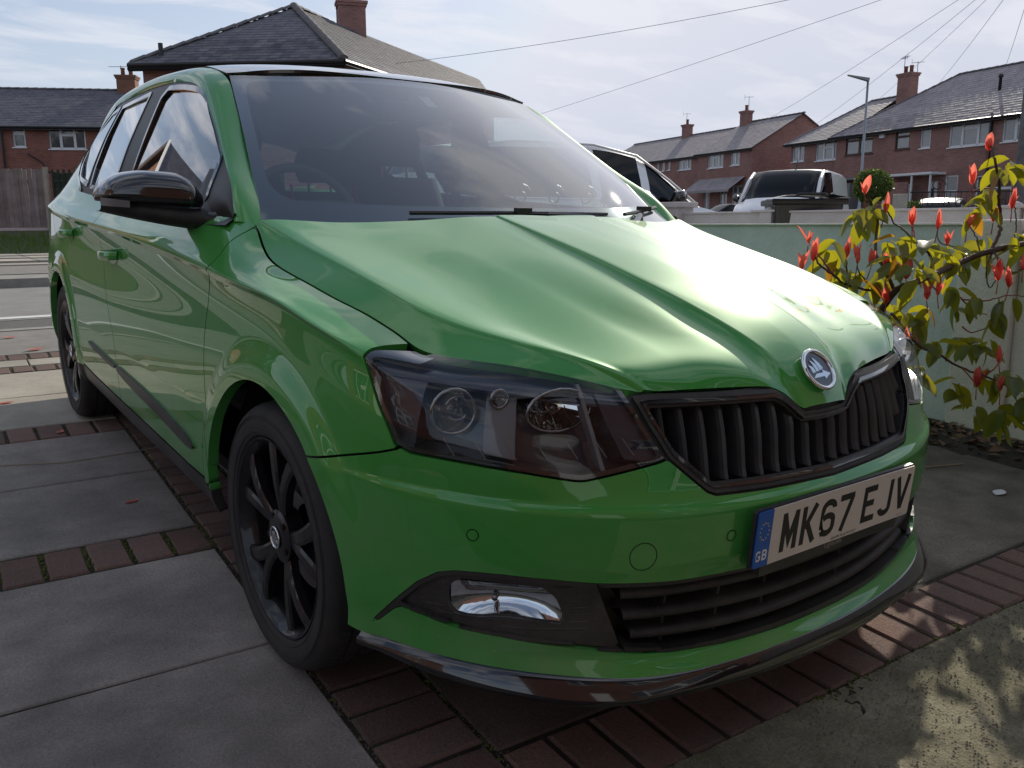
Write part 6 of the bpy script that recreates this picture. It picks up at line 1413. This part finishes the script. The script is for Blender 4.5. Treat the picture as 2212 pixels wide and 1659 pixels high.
# ================================================================= FENCES, STREET FURNITURE
woodm = mat('weathered_boards', (.20,.17,.165), rough=.85, col2=(.30,.265,.26), vs=3, bump=.35, bs=40, objv=.16)
greenf = mat('dark_green_boards', (.018,.035,.025), rough=.8, col2=(.03,.05,.035), vs=5, objv=.15)
def fence(name, label, l0, l1, dep, z0, z1, bw, m, horiz=False, posts=()):
    x, y = survey(l0, dep); f_ = empty(name, (x,y,0), -YAW, label, 'fence'); W_ = l1-l0; me = None
    if not horiz:
        n = int(W_/bw)
        for k in range(n):
            o = MB().box((0,0,(z1-z0)/2), (bw*.93,.022,z1-z0)).build('board', m, f_); o.location = (bw*(k+.5), (k % 2)*.016, z0+random.uniform(-.02,.02)); o.rotation_euler = (0,R(random.uniform(-.6,.6)),0)
        for q in (.2,.8): MB().box((W_/2,.05,z0+(z1-z0)*q), (W_,.04,.08)).build('rail', m, f_)
    else:
        n = int((z1-z0)/bw)
        for k in range(n): MB().box((W_/2,(k % 2)*.01,z0+bw*(k+.5)), (W_,.02,bw*.95)).build('board', m, f_)
        for q in range(5): MB().box((W_*q/4,-.02,(z0+z1)/2), (.05,.03,z1-z0)).build('batten', m, f_)
    MB().box((W_/2,0,z0-.12), (W_,.05,.26)).build('gravel_board', concm, f_)
    for p_, h_ in posts: MB().box((p_,-.03,(z0-.1+h_)/2), (.11,.11,h_-z0+.1)).build('post', slabp, f_, bevel=.008)
fence('timber_fence', 'weathered grey close-boarded fence with concrete post, left of the car', -17.5, -12.32, 23.2, .92, 2.46, .115, woodm, posts=((5.22,2.50),))
fence('panel_fence', 'dark green panel fence between two pale concrete posts', -12.10, -11.5, 23.2, .95, 2.44, .20, greenf, True, posts=((.68,2.44),))
fence('panel_fence', 'dark green fence panel disappearing behind the car', -11.32, -6.0, 23.2, .95, 2.40, .20, greenf, True)
# lamp post
galv = mat('galvanised_steel', (.30,.33,.36), rough=.45, metal=.6)
lx, ly = survey(12.36, 31); lp = empty('street_lamp', (lx,ly,0), -YAW, 'slim grey street lamp with flat LED head above the topiary bush', 'street lamp')
MB().tube([(0,0,.2),(0,0,1.5),(0,0,1.52),(0,0,5.85)], [.075,.07,.048,.038], 10).build('column', galv, lp, smooth=True)
b = MB(); b.add([(-.72,-.05,6.02),(.02,-.11,5.90),(.06,.0,5.88),(.02,.11,5.90),(-.72,.05,6.02),(-.70,-.04,5.98),(.0,-.09,5.80),(.04,0,5.79),(.0,.09,5.80),(-.70,.04,5.98)], [(0,1,2,3,4),(9,8,7,6,5),(0,5,6,1),(1,6,7,2),(2,7,8,3),(3,8,9,4),(4,9,5,0)]); b.build('lamp_head', galv, lp)
# telegraph pole at the right edge and its cables
px, py = survey(11.60, 20); tp = empty('telegraph_pole', (px,py,0), 0, 'tall timber telegraph pole at the right edge with cables fanning out', 'pole')
MB().tube([(0,0,.1),(0,0,7.4)], [.13,.10], 12).build('pole_shaft', mat('tarred_timber', (.17,.175,.18), rough=.8, col2=(.1,.1,.11), vs=6), tp, smooth=True)
top = Vector((px,py,6.95))
for k, (e, sag, lb) in enumerate(((s3(-3.4,26.5,5.65),.0,'cable from pole to the hipped house, upper of the long pair'),(s3(-9.0,58,5.0),.0,'lower long cable dropping behind the car roof'),
     (s3(14.6,55,6.6),.15,'cable running down to the gable house roof'),(s3(16.9,52,6.0),.15,'cable running to the hip left of the lamp post'),(s3(20.5,50,7.7),.1,'cable ending near the tall chimney'),(s3(21.9,46,7.9),.1,'cable ending on the sunlit tiled roof'),(s3(24.8,45,8.7),.1,'steepest cable at the far right'))):
    pts = []
    for i in range(15):
        t = i/14; p = top.lerp(e, t); p.z -= sag*4*t*(1-t)+.25*4*t*(1-t)*(k < 2); pts.append(p)
    o = MB().tube(pts, .0065 if k < 2 else .008, 4).build('overhead_cable', cablem); tag(o, lb, 'cable', 'overhead telephone cables')
# topiary bush
leafd = mat('box_leaf', (.035,.065,.012), rough=.5, col2=(.06,.10,.02), vs=8, trans=(.25,(.20,.28,.03)))
def bush(lat, dep, z, rx, rz, n, label, m):
    x, y = survey(lat, dep); t_ = empty('bush', (x,y,z), 0, label, 'bush'); rr = random.Random(int(lat*10)); b = MB()
    for k in range(n):
        a = rr.uniform(0,6.283); c = rr.uniform(-1,1); r_ = (rr.random()**.22)*(1+.07*math.sin(a*5+c*4)); s_ = math.sqrt(1-c*c)
        p = Vector((rx*r_*s_*math.cos(a), rx*r_*s_*math.sin(a), rz*(1+r_*c))); d1 = Vector((rr.gauss(0,1),rr.gauss(0,1),rr.gauss(0,1))).normalized(); d2 = d1.cross(Vector((rr.gauss(0,1),rr.gauss(0,1),rr.gauss(0,1)))).normalized(); q = rr.uniform(.025,.05)
        b.add([p-d1*q, p+d2*q*.6, p+d1*q, p-d2*q*.6], [(0,1,2,3)])
    b.build('foliage', m, t_); MB().tube([(0,0,-.8),(0,0,rz)], .04, 6).build('stem', barkm, t_)
bush(10.72, 26, 1.55, .56, .50, 5200, 'clipped round green bush beside the lamp post', leafd)
bush(12.2, 26.5, 1.2, .25, .22, 500, 'small ragged green plant right of the clipped bush', leafd)
bush(-10.0, 21.5, 1.2, .5, .9, 260, 'thin sprig of yellow-green twigs left of the car window', leafd)
# ornate iron railing and low pier
x, y = survey(10.9, 24.5); rl = empty('iron_railing', (x,y,0), math.atan2(-math.sin(YAW),math.cos(YAW))+R(-14), 'black wrought iron railing with scrolls beyond the concrete wall', 'railing')
MB().box((0,0,1.15), (.34,.34,1.25)).build('gate_pier', slabp, rl, bevel=.02)
b = MB(); 
b.tube([(.25,0,1.82),(4.4,0,1.82)], .02, 5); b.build('top_rail', gutterm, rl); MB().tube([(.25,0,1.1),(4.4,0,1.1)], .02, 5).build('bottom_rail', gutterm, rl)
for k in range(30): MB().tube([(.3+.14*k,0,1.0),(.3+.14*k,0,1.82)], .010, 4).build('baluster', gutterm, rl)
def scroll(cx, cz, r_, sg=1): return [(cx+sg*r_*(1-.75*q/16)*math.cos(q/16*7.5), 0, cz+r_*(1-.75*q/16)*math.sin(q/16*7.5)) for q in range(17)]
for k in range(12): MB().tube(scroll(.45+.36*k, 1.50, .13, 1 if k % 2 else -1), .012, 4, cap=False).build('scroll', gutterm, rl)
for cx, r_ in ((.95,.20),(2.0,.22),(2.45,.22)): MB().tube(scroll(cx, 2.0, r_), .016, 4, cap=False).build('crest_scroll', gutterm, rl)
MB().tube([(2.6,0,2.2),(2.8,0,2.16),(3.3,0,1.84)], .016, 4).build('crest_bar', gutterm, rl)
# wheelie bin
x, y = survey(2.47, 7.4); wb = empty('wheelie_bin', (x,y,.20), -YAW+R(-8), 'black wheelie bin with closed lid standing behind the concrete wall', 'bin')
binm = mat('bin_plastic', (.02,.021,.024), rough=.35, col2=(.03,.03,.033), vs=15)
b = MB(); b.add([(-.21,-.22,.06),(.21,-.22,.06),(.21,.22,.06),(-.21,.22,.06),(-.27,-.30,.95),(.27,-.30,.95),(.27,.33,.95),(-.27,.33,.95)], [(0,3,2,1),(0,1,5,4),(1,2,6,5),(2,3,7,6),(3,0,4,7)]); b.build('bin_body', binm, wb, bevel=.02)
b = MB(); b.box((0,.01,.955), (.60,.68,.05)); b.build('bin_rim', binm, wb, bevel=.012)
b = MB(); b.grid([[(x_*.31, y_, .985+.040*(1-x_*x_)-.02*max(0,-y_-.2)) for y_ in (-.36,-.34,-.2,.1,.36)] for x_ in (-1,-.96,-.6,0,.6,.96,1)]); b.grid([[(x_*.31, y_, .965) for y_ in (-.36,.36)] for x_ in (-1,1)]); b.build('bin_lid', binm, wb, smooth=True, bevel=0)
b = MB(); b.tube([(-.12,-.37,1.0),(-.10,-.385,1.015),(.10,-.385,1.015),(.12,-.37,1.0)], .012, 6); b.build('lid_handle', binm, wb); b = MB(); b.tube([(-.24,.42,.98),(.24,.42,.98)], .016, 6); b.build('rear_handle', binm, wb)
for sx in (-.25,.25): b = MB(); b.lathe([(.0,-.03),(.10,-.03),(.10,.03),(.0,.03)], 16, Matrix.Translation((sx,.25,.10))); b.build('bin_wheel', rubber, wb)
# ================================================================= OTHER VEHICLES
def vehicle(name, label, cat, lat, dep, head, st, paintm, glassm, gl, blackpil=True, zoff=.22, wheels=(), Wheel=.33, lights=True, worldpos=None):
    """st: stations (x, zlow, zbelt, zroof, half width at belt, half width at roof)"""
    x, y = survey(lat, dep) if worldpos is None else worldpos; v_ = empty(name, (x,y,zoff), head, label, cat)
    xs0 = [s_[0] for s_ in st]; xx = []
    for a, b_ in zip(xs0, xs0[1:]): n = max(1, int(abs(b_-a)/.12)); xx += [a+(b_-a)*k/n for k in range(n)]
    xx.append(xs0[-1]); cv = [np.array([float(pchip(xs0, [s_[k] for s_ in st], q)) for q in xx]) for k in range(1,6)]
    body, gls = MB(), MB(); rings = []
    for i, q in enumerate(xx):
        zl, zb, zr_, wb_, wr = [c[i] for c in cv]; zr_ = max(zr_, zb+.004); wl_ = wb_*.98
        half = [(0,zl),(wl_*.75,zl),(wl_*.93,zl+.06),(wb_*1.0,zl+.22),(wb_*1.01,(zl+zb)/2+.05),(wb_*.985,zb-.06),(wb_*.955,zb),((wb_*.955+wr)/2+.01,(zb+zr_-.05)/2),(wr,max(zr_-.07,zb+.002)),(wr*.93,max(zr_-.02,zb+.003)),(wr*.6,zr_+.008),(0,zr_+.018)]
        rings.append([(q, -a, b_) for a, b_ in half]+[(q, a, b_) for a, b_ in half[-2:0:-1]])
    n = len(rings[0])
    for i in range(len(rings)-1):
        xm = (xx[i]+xx[i+1])/2
        for k in range(n):
            k2 = (k+1) % n; quad = [rings[i][k], rings[i+1][k], rings[i+1][k2], rings[i][k2]]
            kk_ = k if k < 11 else n-1-k
            isg = False
            for (x0, x1, mode) in gl:
                if x0 <= xm <= x1 and ((mode == 's' and kk_ in (6,7)) or (mode == 'a' and kk_ in (6,7,8,9,10)) or (mode == 't' and kk_ in (8,9,10))): isg = True
            (gls if isg else body).add(quad, [(0,3,2,1)])
    body.add(rings[0], [tuple(range(n))]); body.add(rings[-1], [tuple(range(n-1,-1,-1))])
    body.build('body', paintm, v_, smooth=True, weld=.0008, ang=.6); gls.build('glazing', glassm, v_, smooth=True, weld=.0008, ang=.7)
    for wx, wy in wheels:
        w_ = tag(empty('wheel', (wx, wy, Wheel), parent=v_)); sgn = -1 if wy > 0 else 1
        M0 = Matrix.Rotation(R(90)*sgn, 4, 'Z')
        MB().lathe([(Wheel*.66,-.11),(Wheel*.9,-.115),(Wheel,-.09),(Wheel,.09),(Wheel*.9,.11),(Wheel*.66,.1)], 28, M0).build('tyre', rubber, w_, smooth=True); MB().lathe([(0,-.09),(Wheel*.25,-.10),(Wheel*.6,-.085),(Wheel*.67,-.11)], 20, M0).build('rim', galv, w_, smooth=True)
        MB().lathe([(Wheel*1.16,-.122),(Wheel*1.16,.02)], 24, M0, R(-10), R(190)).build('wheel_arch', void, w_)
    return v_
silver = mat('silver_car_paint', (.72,.73,.75), rough=.35, metal=.1, coat=1.0); whitec = mat('white_van_paint', (.78,.79,.80), rough=.3, coat=.8); blackc = mat('black_car_paint', (.01,.011,.013), rough=.2, coat=1.0)
vglass = glass('vehicle_glass', (.04,.05,.055), k=.75, rough=.0, base=.0)
MPV = [(-2.35,.45,.95,1.02,.80,.62),(-2.28,.32,1.02,1.30,.86,.62),(-2.05,.24,1.04,1.58,.90,.64),(-1.3,.20,1.04,1.66,.92,.66),(-.2,.20,1.02,1.68,.92,.67),(.45,.20,1.00,1.60,.92,.72),(1.0,.20,.985,1.32,.91,.76),(1.42,.20,.97,1.05,.90,.80),(1.7,.20,.93,.96,.88,.70),(2.1,.24,.82,.86,.83,.66),(2.3,.32,.66,.70,.72,.55),(2.38,.40,.55,.58,.6,.45)]
mpv = vehicle('people_carrier', 'silver people carrier parked on the street beyond the concrete wall', 'car', 0, 0, 0, MPV, silver, vglass,
   [(-2.0,-1.35,'s'),(-1.27,-.30,'s'),(-.22,.50,'s'),(.60,1.42,'s'),(-2.3,-2.06,'a')], worldpos=(5.5,6.6), zoff=.22, wheels=((-1.4,-.80),(1.42,-.80),(-1.4,.80),(1.42,.80)))
for sy in (-1, 1):
    m1 = MB(); m1.tube([(.92,sy*.88,1.02),(.94,sy*.96,1.08),(.96,sy*1.06,1.10)], [.03,.085,.06], 8); m1.build('door_mirror', blackc, mpv, smooth=True)
    MB().tube([(-1.9,sy*.90,1.045),(-.3,sy*.905,1.035),(.8,sy*.885,1.005),(1.38,sy*.875,.985)], .010, 4).build('window_trim', chrome, mpv)
    MB().tube([(1.42,sy*.84,1.0),(.97,sy*.775,1.29),(.45,sy*.735,1.56),(-.2,sy*.675,1.665),(-1.3,sy*.67,1.65),(-2.0,sy*.64,1.57)], .016, 6).build('roof_rail', silver, mpv, smooth=True)
VAN = [(-2.3,.40,1.05,1.62,.84,.74),(-2.2,.28,1.08,1.76,.87,.76),(-1.2,.24,1.08,1.81,.89,.77),(-.1,.24,1.08,1.82,.89,.76),(.45,.24,1.07,1.78,.89,.72),(.85,.24,1.06,1.55,.88,.70),(1.35,.24,1.04,1.16,.86,.70),(1.7,.26,.95,1.0,.82,.66),(2.0,.34,.78,.82,.70,.55),(2.08,.45,.62,.66,.55,.4)]
van = vehicle('white_van', 'small white van with dark windscreen parked facing us behind the wheelie bin', 'van', 7.15, 22.3, -YAW+R(-90-30), VAN, whitec, vglass, [(.48,1.35,'a'),(-.2,.42,'s')], zoff=.30, wheels=((-1.3,-.78),(1.35,-.78),(-1.3,.78),(1.35,.78)))
van.scale = (1.16,1.16,1.10)
MB().tube([(.30,.12,1.80),(.16,.12,2.06)], [.016,.006], 6).build('roof_aerial', gutterm, van)
for sy in (-1, 1):
    MB().tube([(.80,sy*.90,1.10),(.82,sy*1.0,1.18),(.80,sy*1.02,1.24)], [.05,.09,.06], 8).build('door_mirror', blackc, van, smooth=True); MB().tube([(1.35,sy*.78,1.05),(.86,sy*.74,1.53),(.45,sy*.72,1.75)], .04, 6).build('windscreen_pillar', whitec, van, smooth=True)
MB().tube([(1.33,.5,1.10),(1.30,.1,1.13),(1.31,-.3,1.12)], .015, 4).build('wiper', gutterm, van)
SAL = [(-2.1,.40,.90,.94,.70,.55),(-1.9,.26,.95,1.02,.84,.6),(-1.4,.2,.95,1.30,.87,.6),(-.6,.2,.94,1.45,.88,.62),(.2,.2,.93,1.44,.88,.62),(.8,.2,.92,1.15,.87,.62),(1.15,.2,.90,.95,.86,.66),(1.8,.26,.78,.82,.78,.6),(2.05,.4,.6,.64,.6,.45)]
vehicle('dark_hatchback', 'dark hatchback roof showing left of the white van', 'car', 8.3, 33, -YAW+R(180+15), SAL, blackc, vglass, [(.22,1.12,'a'),(-1.3,-.5,'s'),(-.42,.18,'s'),(-1.9,-1.42,'a')], zoff=.25, wheels=((-1.2,-.78),(1.2,-.78),(-1.2,.78),(1.2,.78)))
vehicle('dark_saloon', 'dark car behind the iron railing with sun glinting on its roof', 'car', 13.6, 27.5, -YAW+R(60), SAL, blackc, vglass, [(.22,1.12,'a'),(-1.3,-.5,'s'),(-.42,.18,'s'),(-1.9,-1.42,'a')], zoff=.28, wheels=((-1.2,-.78),(1.2,-.78),(-1.2,.78),(1.2,.78)))
# black gate glimpsed through the windscreen
gt = empty('metal_gate', (2.9, 4.35, .21), 0, 'black scrolled metal gate seen through the car windscreen', 'gate')
for k in range(12): MB().tube([(.13*k,0,.05),(.13*k,0,.95)], .010, 4).build('bar', gutterm, gt)
for k in range(4): MB().tube(scroll(.2+.38*k, 1.02, .11), .012, 4, cap=False).build('scroll', gutterm, gt)
MB().tube([(-.02,0,.08),(1.5,0,.08)], .016, 4).build('rail', gutterm, gt); MB().tube([(-.02,0,.9),(1.5,0,.9)], .016, 4).build('rail', gutterm, gt)
# ================================================================= SHRUB IN FRONT OF THE WALL
SH_BR= [[(2.884, -0.103, 0.928), (2.4, -0.115, 0.896), (2.177, -0.095, 0.872), (2.154, 0.0, 0.83), (1.727, -0.068, 0.777), (1.634, -0.045, 0.75), (1.671, 0.02, 0.722), (1.776, 0.126, 0.648), (1.79, 0.16, 0.547), (1.501, 0.008, 0.434)], [(2.18, -0.086, 0.872), (2.262, -0.073, 0.934), (2.31, -0.054, 0.981), (2.267, -0.057, 1.077), (2.173, -0.098, 1.136), (2.09, -0.11, 1.216), (2.109, -0.089, 1.263), (2.144, -0.056, 1.293)], [(1.671, 0.02, 0.722), (1.618, 0.046, 0.821), (1.661, 0.109, 0.878), (1.789, 0.188, 0.999), (1.75, 0.195, 1.061), (1.711, 0.185, 1.083), (1.641, 0.157, 1.118)], [(1.727, -0.068, 0.777), (1.791, -0.052, 0.834), (1.763, -0.04, 0.879), (1.716, -0.016, 0.917), (1.741, 0.049, 0.96), (1.767, 0.102, 0.983), (1.783, 0.144, 1.029)], [(1.788, 0.097, 0.625), (1.736, -0.055, 0.519), (1.882, -0.06, 0.468), (2.048, -0.077, 0.398), (2.032, -0.18, 0.381), (2.192, -0.263, 0.311), (2.645, -0.239, 0.219)], [(1.719, 0.079, 0.693), (1.687, 0.111, 0.716), (1.435, 0.072, 0.753), (1.212, -0.005, 0.808), (1.143, -0.02, 0.831), (1.116, -0.005, 0.858), (1.18, 0.055, 0.916)], [(2.137, -0.156, 0.828), (2.168, -0.1, 0.864)], [(2.177, -0.095, 0.872), (2.131, -0.16, 0.812), (2.184, -0.176, 0.788), (2.309, -0.164, 0.799), (2.55, -0.121, 0.823)], [(2.154, 0.0, 0.83), (2.154, 0.037, 0.878), (1.98, 0.023, 0.905), (2.027, 0.061, 0.967)], [(2.183, -0.047, 0.855), (2.294, 0.038, 0.933), (2.326, 0.086, 0.974)], [(2.256, -0.134, 0.887), (2.393, -0.081, 0.965), (2.397, -0.069, 1.03), (2.346, -0.077, 1.061)], [(2.177, -0.095, 0.872), (2.14, -0.093, 0.794), (2.19, -0.092, 0.72), (2.129, -0.149, 0.781)], [(1.687, 0.111, 0.716), (1.529, 0.086, 0.792), (1.502, 0.085, 0.838)], [(1.435, 0.072, 0.753), (1.382, 0.049, 0.828), (1.395, 0.064, 0.867)], [(1.212, -0.005, 0.808), (1.141, -0.011, 0.858), (1.176, 0.072, 0.916)], [(1.716, -0.016, 0.917), (1.773, 0.024, 0.968), (1.784, 0.036, 0.994)], [(1.727, -0.068, 0.777), (1.941, -0.007, 0.711), (1.946, -0.011, 0.727)], [(1.671, 0.02, 0.722), (1.741, 0.091, 0.676), (1.709, 0.078, 0.702)], [(1.736, -0.055, 0.519), (1.78, -0.004, 0.556), (1.699, -0.028, 0.527)], [(2.048, -0.077, 0.398), (2.035, -0.152, 0.337)], [(2.032, -0.18, 0.381), (2.071, -0.21, 0.429), (2.131, -0.184, 0.452)], [(2.007, -0.229, 0.383), (2.002, -0.256, 0.356)], [(2.4, -0.115, 0.896), (2.583, -0.052, 0.981)], [(2.254, 0.043, 1.111), (2.218, -0.013, 1.125), (2.211, -0.056, 1.115)], [(2.245, 0.05, 0.659), (2.286, -0.033, 0.655), (2.253, -0.132, 0.687), (2.427, -0.126, 0.674)], [(2.233, 0.045, 0.669), (2.342, 0.048, 0.612), (2.348, -0.018, 0.591)], [(2.34, 0.078, 0.531), (2.346, 0.031, 0.51), (2.351, -0.045, 0.551)]]
SH_TIP= [(1.196, 0.088, 0.943), (1.117, 0.009, 0.885), (1.091, 0.038, 0.851), (1.393, 0.063, 0.881), (1.514, 0.09, 0.863), (1.612, 0.14, 1.124), (1.756, 0.138, 1.048), (1.766, 0.027, 1.005), (2.02, 0.059, 0.986), (2.308, 0.082, 0.982), (2.147, -0.003, 1.166), (2.128, -0.063, 1.296), (2.293, -0.031, 1.018), (2.316, -0.089, 1.069), (2.106, -0.159, 0.786), (2.162, -0.177, 0.758), (2.284, -0.169, 0.824), (1.601, 0.086, 0.85), (1.6, 0.02, 0.837), (1.572, -0.076, 0.809), (1.689, 0.062, 0.704), (1.69, 0.112, 0.7), (1.899, -0.028, 0.73), (1.782, -0.048, 0.721), (1.694, -0.03, 0.535), (2.091, 0.05, 0.923), (2.018, -0.157, 0.364), (1.98, -0.265, 0.368), (2.11, -0.193, 0.455)]
SH_WH= [(1.618, 0.172, 1.014), (1.763, 0.216, 1.022), (1.738, 0.17, 1.06), (1.805, 0.155, 0.999), (1.715, 0.102, 0.9), (1.642, 0.022, 0.939), (1.556, -0.025, 0.883), (1.732, 0.007, 0.894), (1.757, -0.041, 0.909), (1.965, -0.012, 0.874), (2.31, 0.073, 0.874), (1.917, -0.025, 0.83), (2.176, -0.095, 1.19), (2.102, -0.143, 1.2), (2.275, -0.014, 0.909), (2.233, -0.149, 0.911), (1.422, 0.068, 0.797), (1.301, 0.048, 0.845), (1.25, 0.043, 0.908), (1.582, 0.118, 0.774), (1.668, 0.096, 0.764), (1.527, -0.124, 0.802), (1.748, -0.048, 0.79), (1.622, -0.028, 0.853), (2.02, -0.021, 0.811), (2.052, -0.022, 0.715), (2.203, 0.1, 0.565), (1.884, 0.004, 0.643), (1.855, 0.041, 0.594), (2.307, 0.108, 0.618), (1.778, -0.033, 0.513), (2.019, 0.022, 0.486), (1.498, -0.186, 0.439), (2.218, -0.038, 0.773), (2.301, -0.069, 0.623), (2.35, -0.082, 0.671), (2.333, 0.073, 0.472), (2.196, -0.052, 0.488), (2.194, -0.107, 0.502), (1.918, -0.13, 0.363), (2.188, -0.089, 0.217), (2.063, -0.246, 0.244), (2.065, -0.192, 0.403), (2.019, -0.28, 0.404), (2.156, -0.266, 0.3), (2.494, -0.101, 0.563), (2.246, -0.01, 0.672), (2.259, -0.019, 1.101), (2.334, 0.07, 1.064), (1.759, -0.031, 0.834), (1.895, -0.001, 0.876), (2.203, 0.048, 0.819), (1.831, 0.098, 0.639), (1.888, 0.172, 0.613), (2.603, -0.057, 0.93), (2.462, -0.138, 0.867), (2.649, -0.09, 0.725), (2.93, -0.011, 0.525), (1.835, 0.212, 0.638), (1.641, 0.149, 0.693), (2.418, -0.136, 0.77)]

shr = empty('photinia_shrub', (2.0, .2, 0.0), 0, 'tall leggy shrub with red shoot tips and yellow-green leaves by the wall', 'shrub')
so_ = Vector(shr.location)
stemm = mat('shrub_stem', (.06,.035,.025), rough=.8, col2=(.10,.06,.045), vs=20)
stemr = mat('red_young_stem', (.30,.05,.035), rough=.6)
leafg = mat('shrub_leaf', (.030,.075,.010), rough=.34, col2=(.055,.110,.015), vs=14, objv=.35, spec=.6, trans=(.42,(.55,.50,.02)))
leafo = mat('shrub_leaf_bronze', (.12,.055,.012), rough=.36, col2=(.09,.085,.015), vs=14, objv=.3, trans=(.5,(.62,.30,.02)))
leafr = mat('shrub_leaf_red', (.50,.07,.065), rough=.38, col2=(.60,.14,.12), vs=20, objv=.2, trans=(.6,(1.0,.24,.17)))
rl_ = random.Random(11)
for i, br in enumerate(SH_BR):
    pts = [Vector(p)-so_ for p in br]; sm = []
    for k in range(len(pts)-1):
        a = pts[max(0,k-1)]; b_, c_, d_ = pts[k], pts[k+1], pts[min(len(pts)-1,k+2)]
        for q in range(5):
            t = q/5; sm.append(.5*((2*b_)+(c_-a)*t+(2*a-5*b_+4*c_-d_)*t*t+(3*b_-a-3*c_+d_)*t**3)+Vector((rl_.gauss(0,.0015),rl_.gauss(0,.0015),rl_.gauss(0,.0015))))
    sm.append(pts[-1]); r0 = (.0115,.0080,.0075,.0060,.0065,.0060)[i] if i < 6 else .0036; n = len(sm)
    if i == 0: rr_ = [.0115+.0035*(k/n) for k in range(n)]
    else: rr_ = [r0*(1-.55*k/n) for k in range(n)]
    MB().tube(sm, rr_, 7).build('branch', stemm if i < 14 else stemr, shr, smooth=True)
def leaf_mesh(name, L_, W_, m, fold, curl, wave):
    b = MB(); n = 9
    for k in range(n):
        t = k/(n-1); wd = W_*.5*(math.sin(math.pi*min(.985, t**.85))**.70 if 0 < t < 1 else 0)+.0006; z = -curl*t*t*L_+wave*math.sin(t*9)*L_*.02
        y = L_*t
        b.v += [(-wd, y, z+wd*fold+wave*.0012*math.sin(t*17)), (-wd*.5, y, z+wd*fold*.42), (0, y, z), (wd*.5, y, z+wd*fold*.42), (wd, y, z+wd*fold-wave*.0012*math.sin(t*15+1))]
    for k in range(n-1):
        for j in range(4): b.f.append((5*k+j, 5*k+5+j, 5*k+6+j, 5*k+1+j))
    return b.mesh(name, m, smooth=True)
LM = [leaf_mesh('leaf', 1, .52, m, f, c, wv) for m in (leafg, leafo) for f, c, wv in ((.45,.25,1),(.3,.5,.6),(.6,.12,1.4))]
RM = [leaf_mesh('new_leaf', 1, w_, leafr, f, c, .5) for w_, f, c in ((.34,.45,-.12),(.28,.3,-.28),(.38,.55,.08))]
cnt_leaf = 0
def put(name, me, p, d, up, s_, par):
    d = d.normalized(); x = d.cross(up); x = x.normalized() if x.length > 1e-4 else Vector((1,0,0)); z = x.cross(d)
    o = bpy.data.objects.new(name, me); link(o, par)
    o.matrix_local = Matrix(((x.x*s_,d.x*s_,z.x*s_,p.x),(x.y*s_,d.y*s_,z.y*s_,p.y),(x.z*s_,d.z*s_,z.z*s_,p.z),(0,0,0,1)))
for i, c in enumerate(SH_WH):
    if i in (3, 7, 11, 22, 26, 33, 45, 50): continue
    c = Vector(c)-so_; n = rl_.choice((3,4,4,5))
    hi = (c.z+so_.z) > .62
    for k in range(n):
        a = 6.283*k/n+rl_.uniform(-.4,.4); d = Vector((math.cos(a), math.sin(a), rl_.uniform(-1.9,.1)))
        p = c+Vector((rl_.gauss(0,.012),rl_.gauss(0,.012),rl_.gauss(0,.016)))
        me = LM[rl_.choice((0,1,2,0,1,2,0,1,2,4) if hi else (0,1,2))]
        put('leaf', me, p, d, Vector((rl_.uniform(-.5,.5),rl_.uniform(-.5,.5),1)), rl_.uniform(.080,.135), shr)
for i, c in enumerate(SH_TIP):
    c = Vector(c)-so_; base = c-Vector((0,0,.034)); n = rl_.choice((3,4,5,6))
    for k in range(n):
        a = 6.283*k/n+rl_.uniform(-.3,.3); sp = rl_.uniform(.05,.60); put('new_leaf', rl_.choice(RM), base, Vector((sp*math.cos(a), sp*math.sin(a), 1)), Vector((-math.cos(a),-math.sin(a),.2)), rl_.uniform(.045,.092), shr)
    MB().tube([base-Vector((rl_.uniform(-.01,.01),rl_.uniform(-.01,.01),.05)), base], [.0024,.0018], 5).build('shoot', stemr, shr)
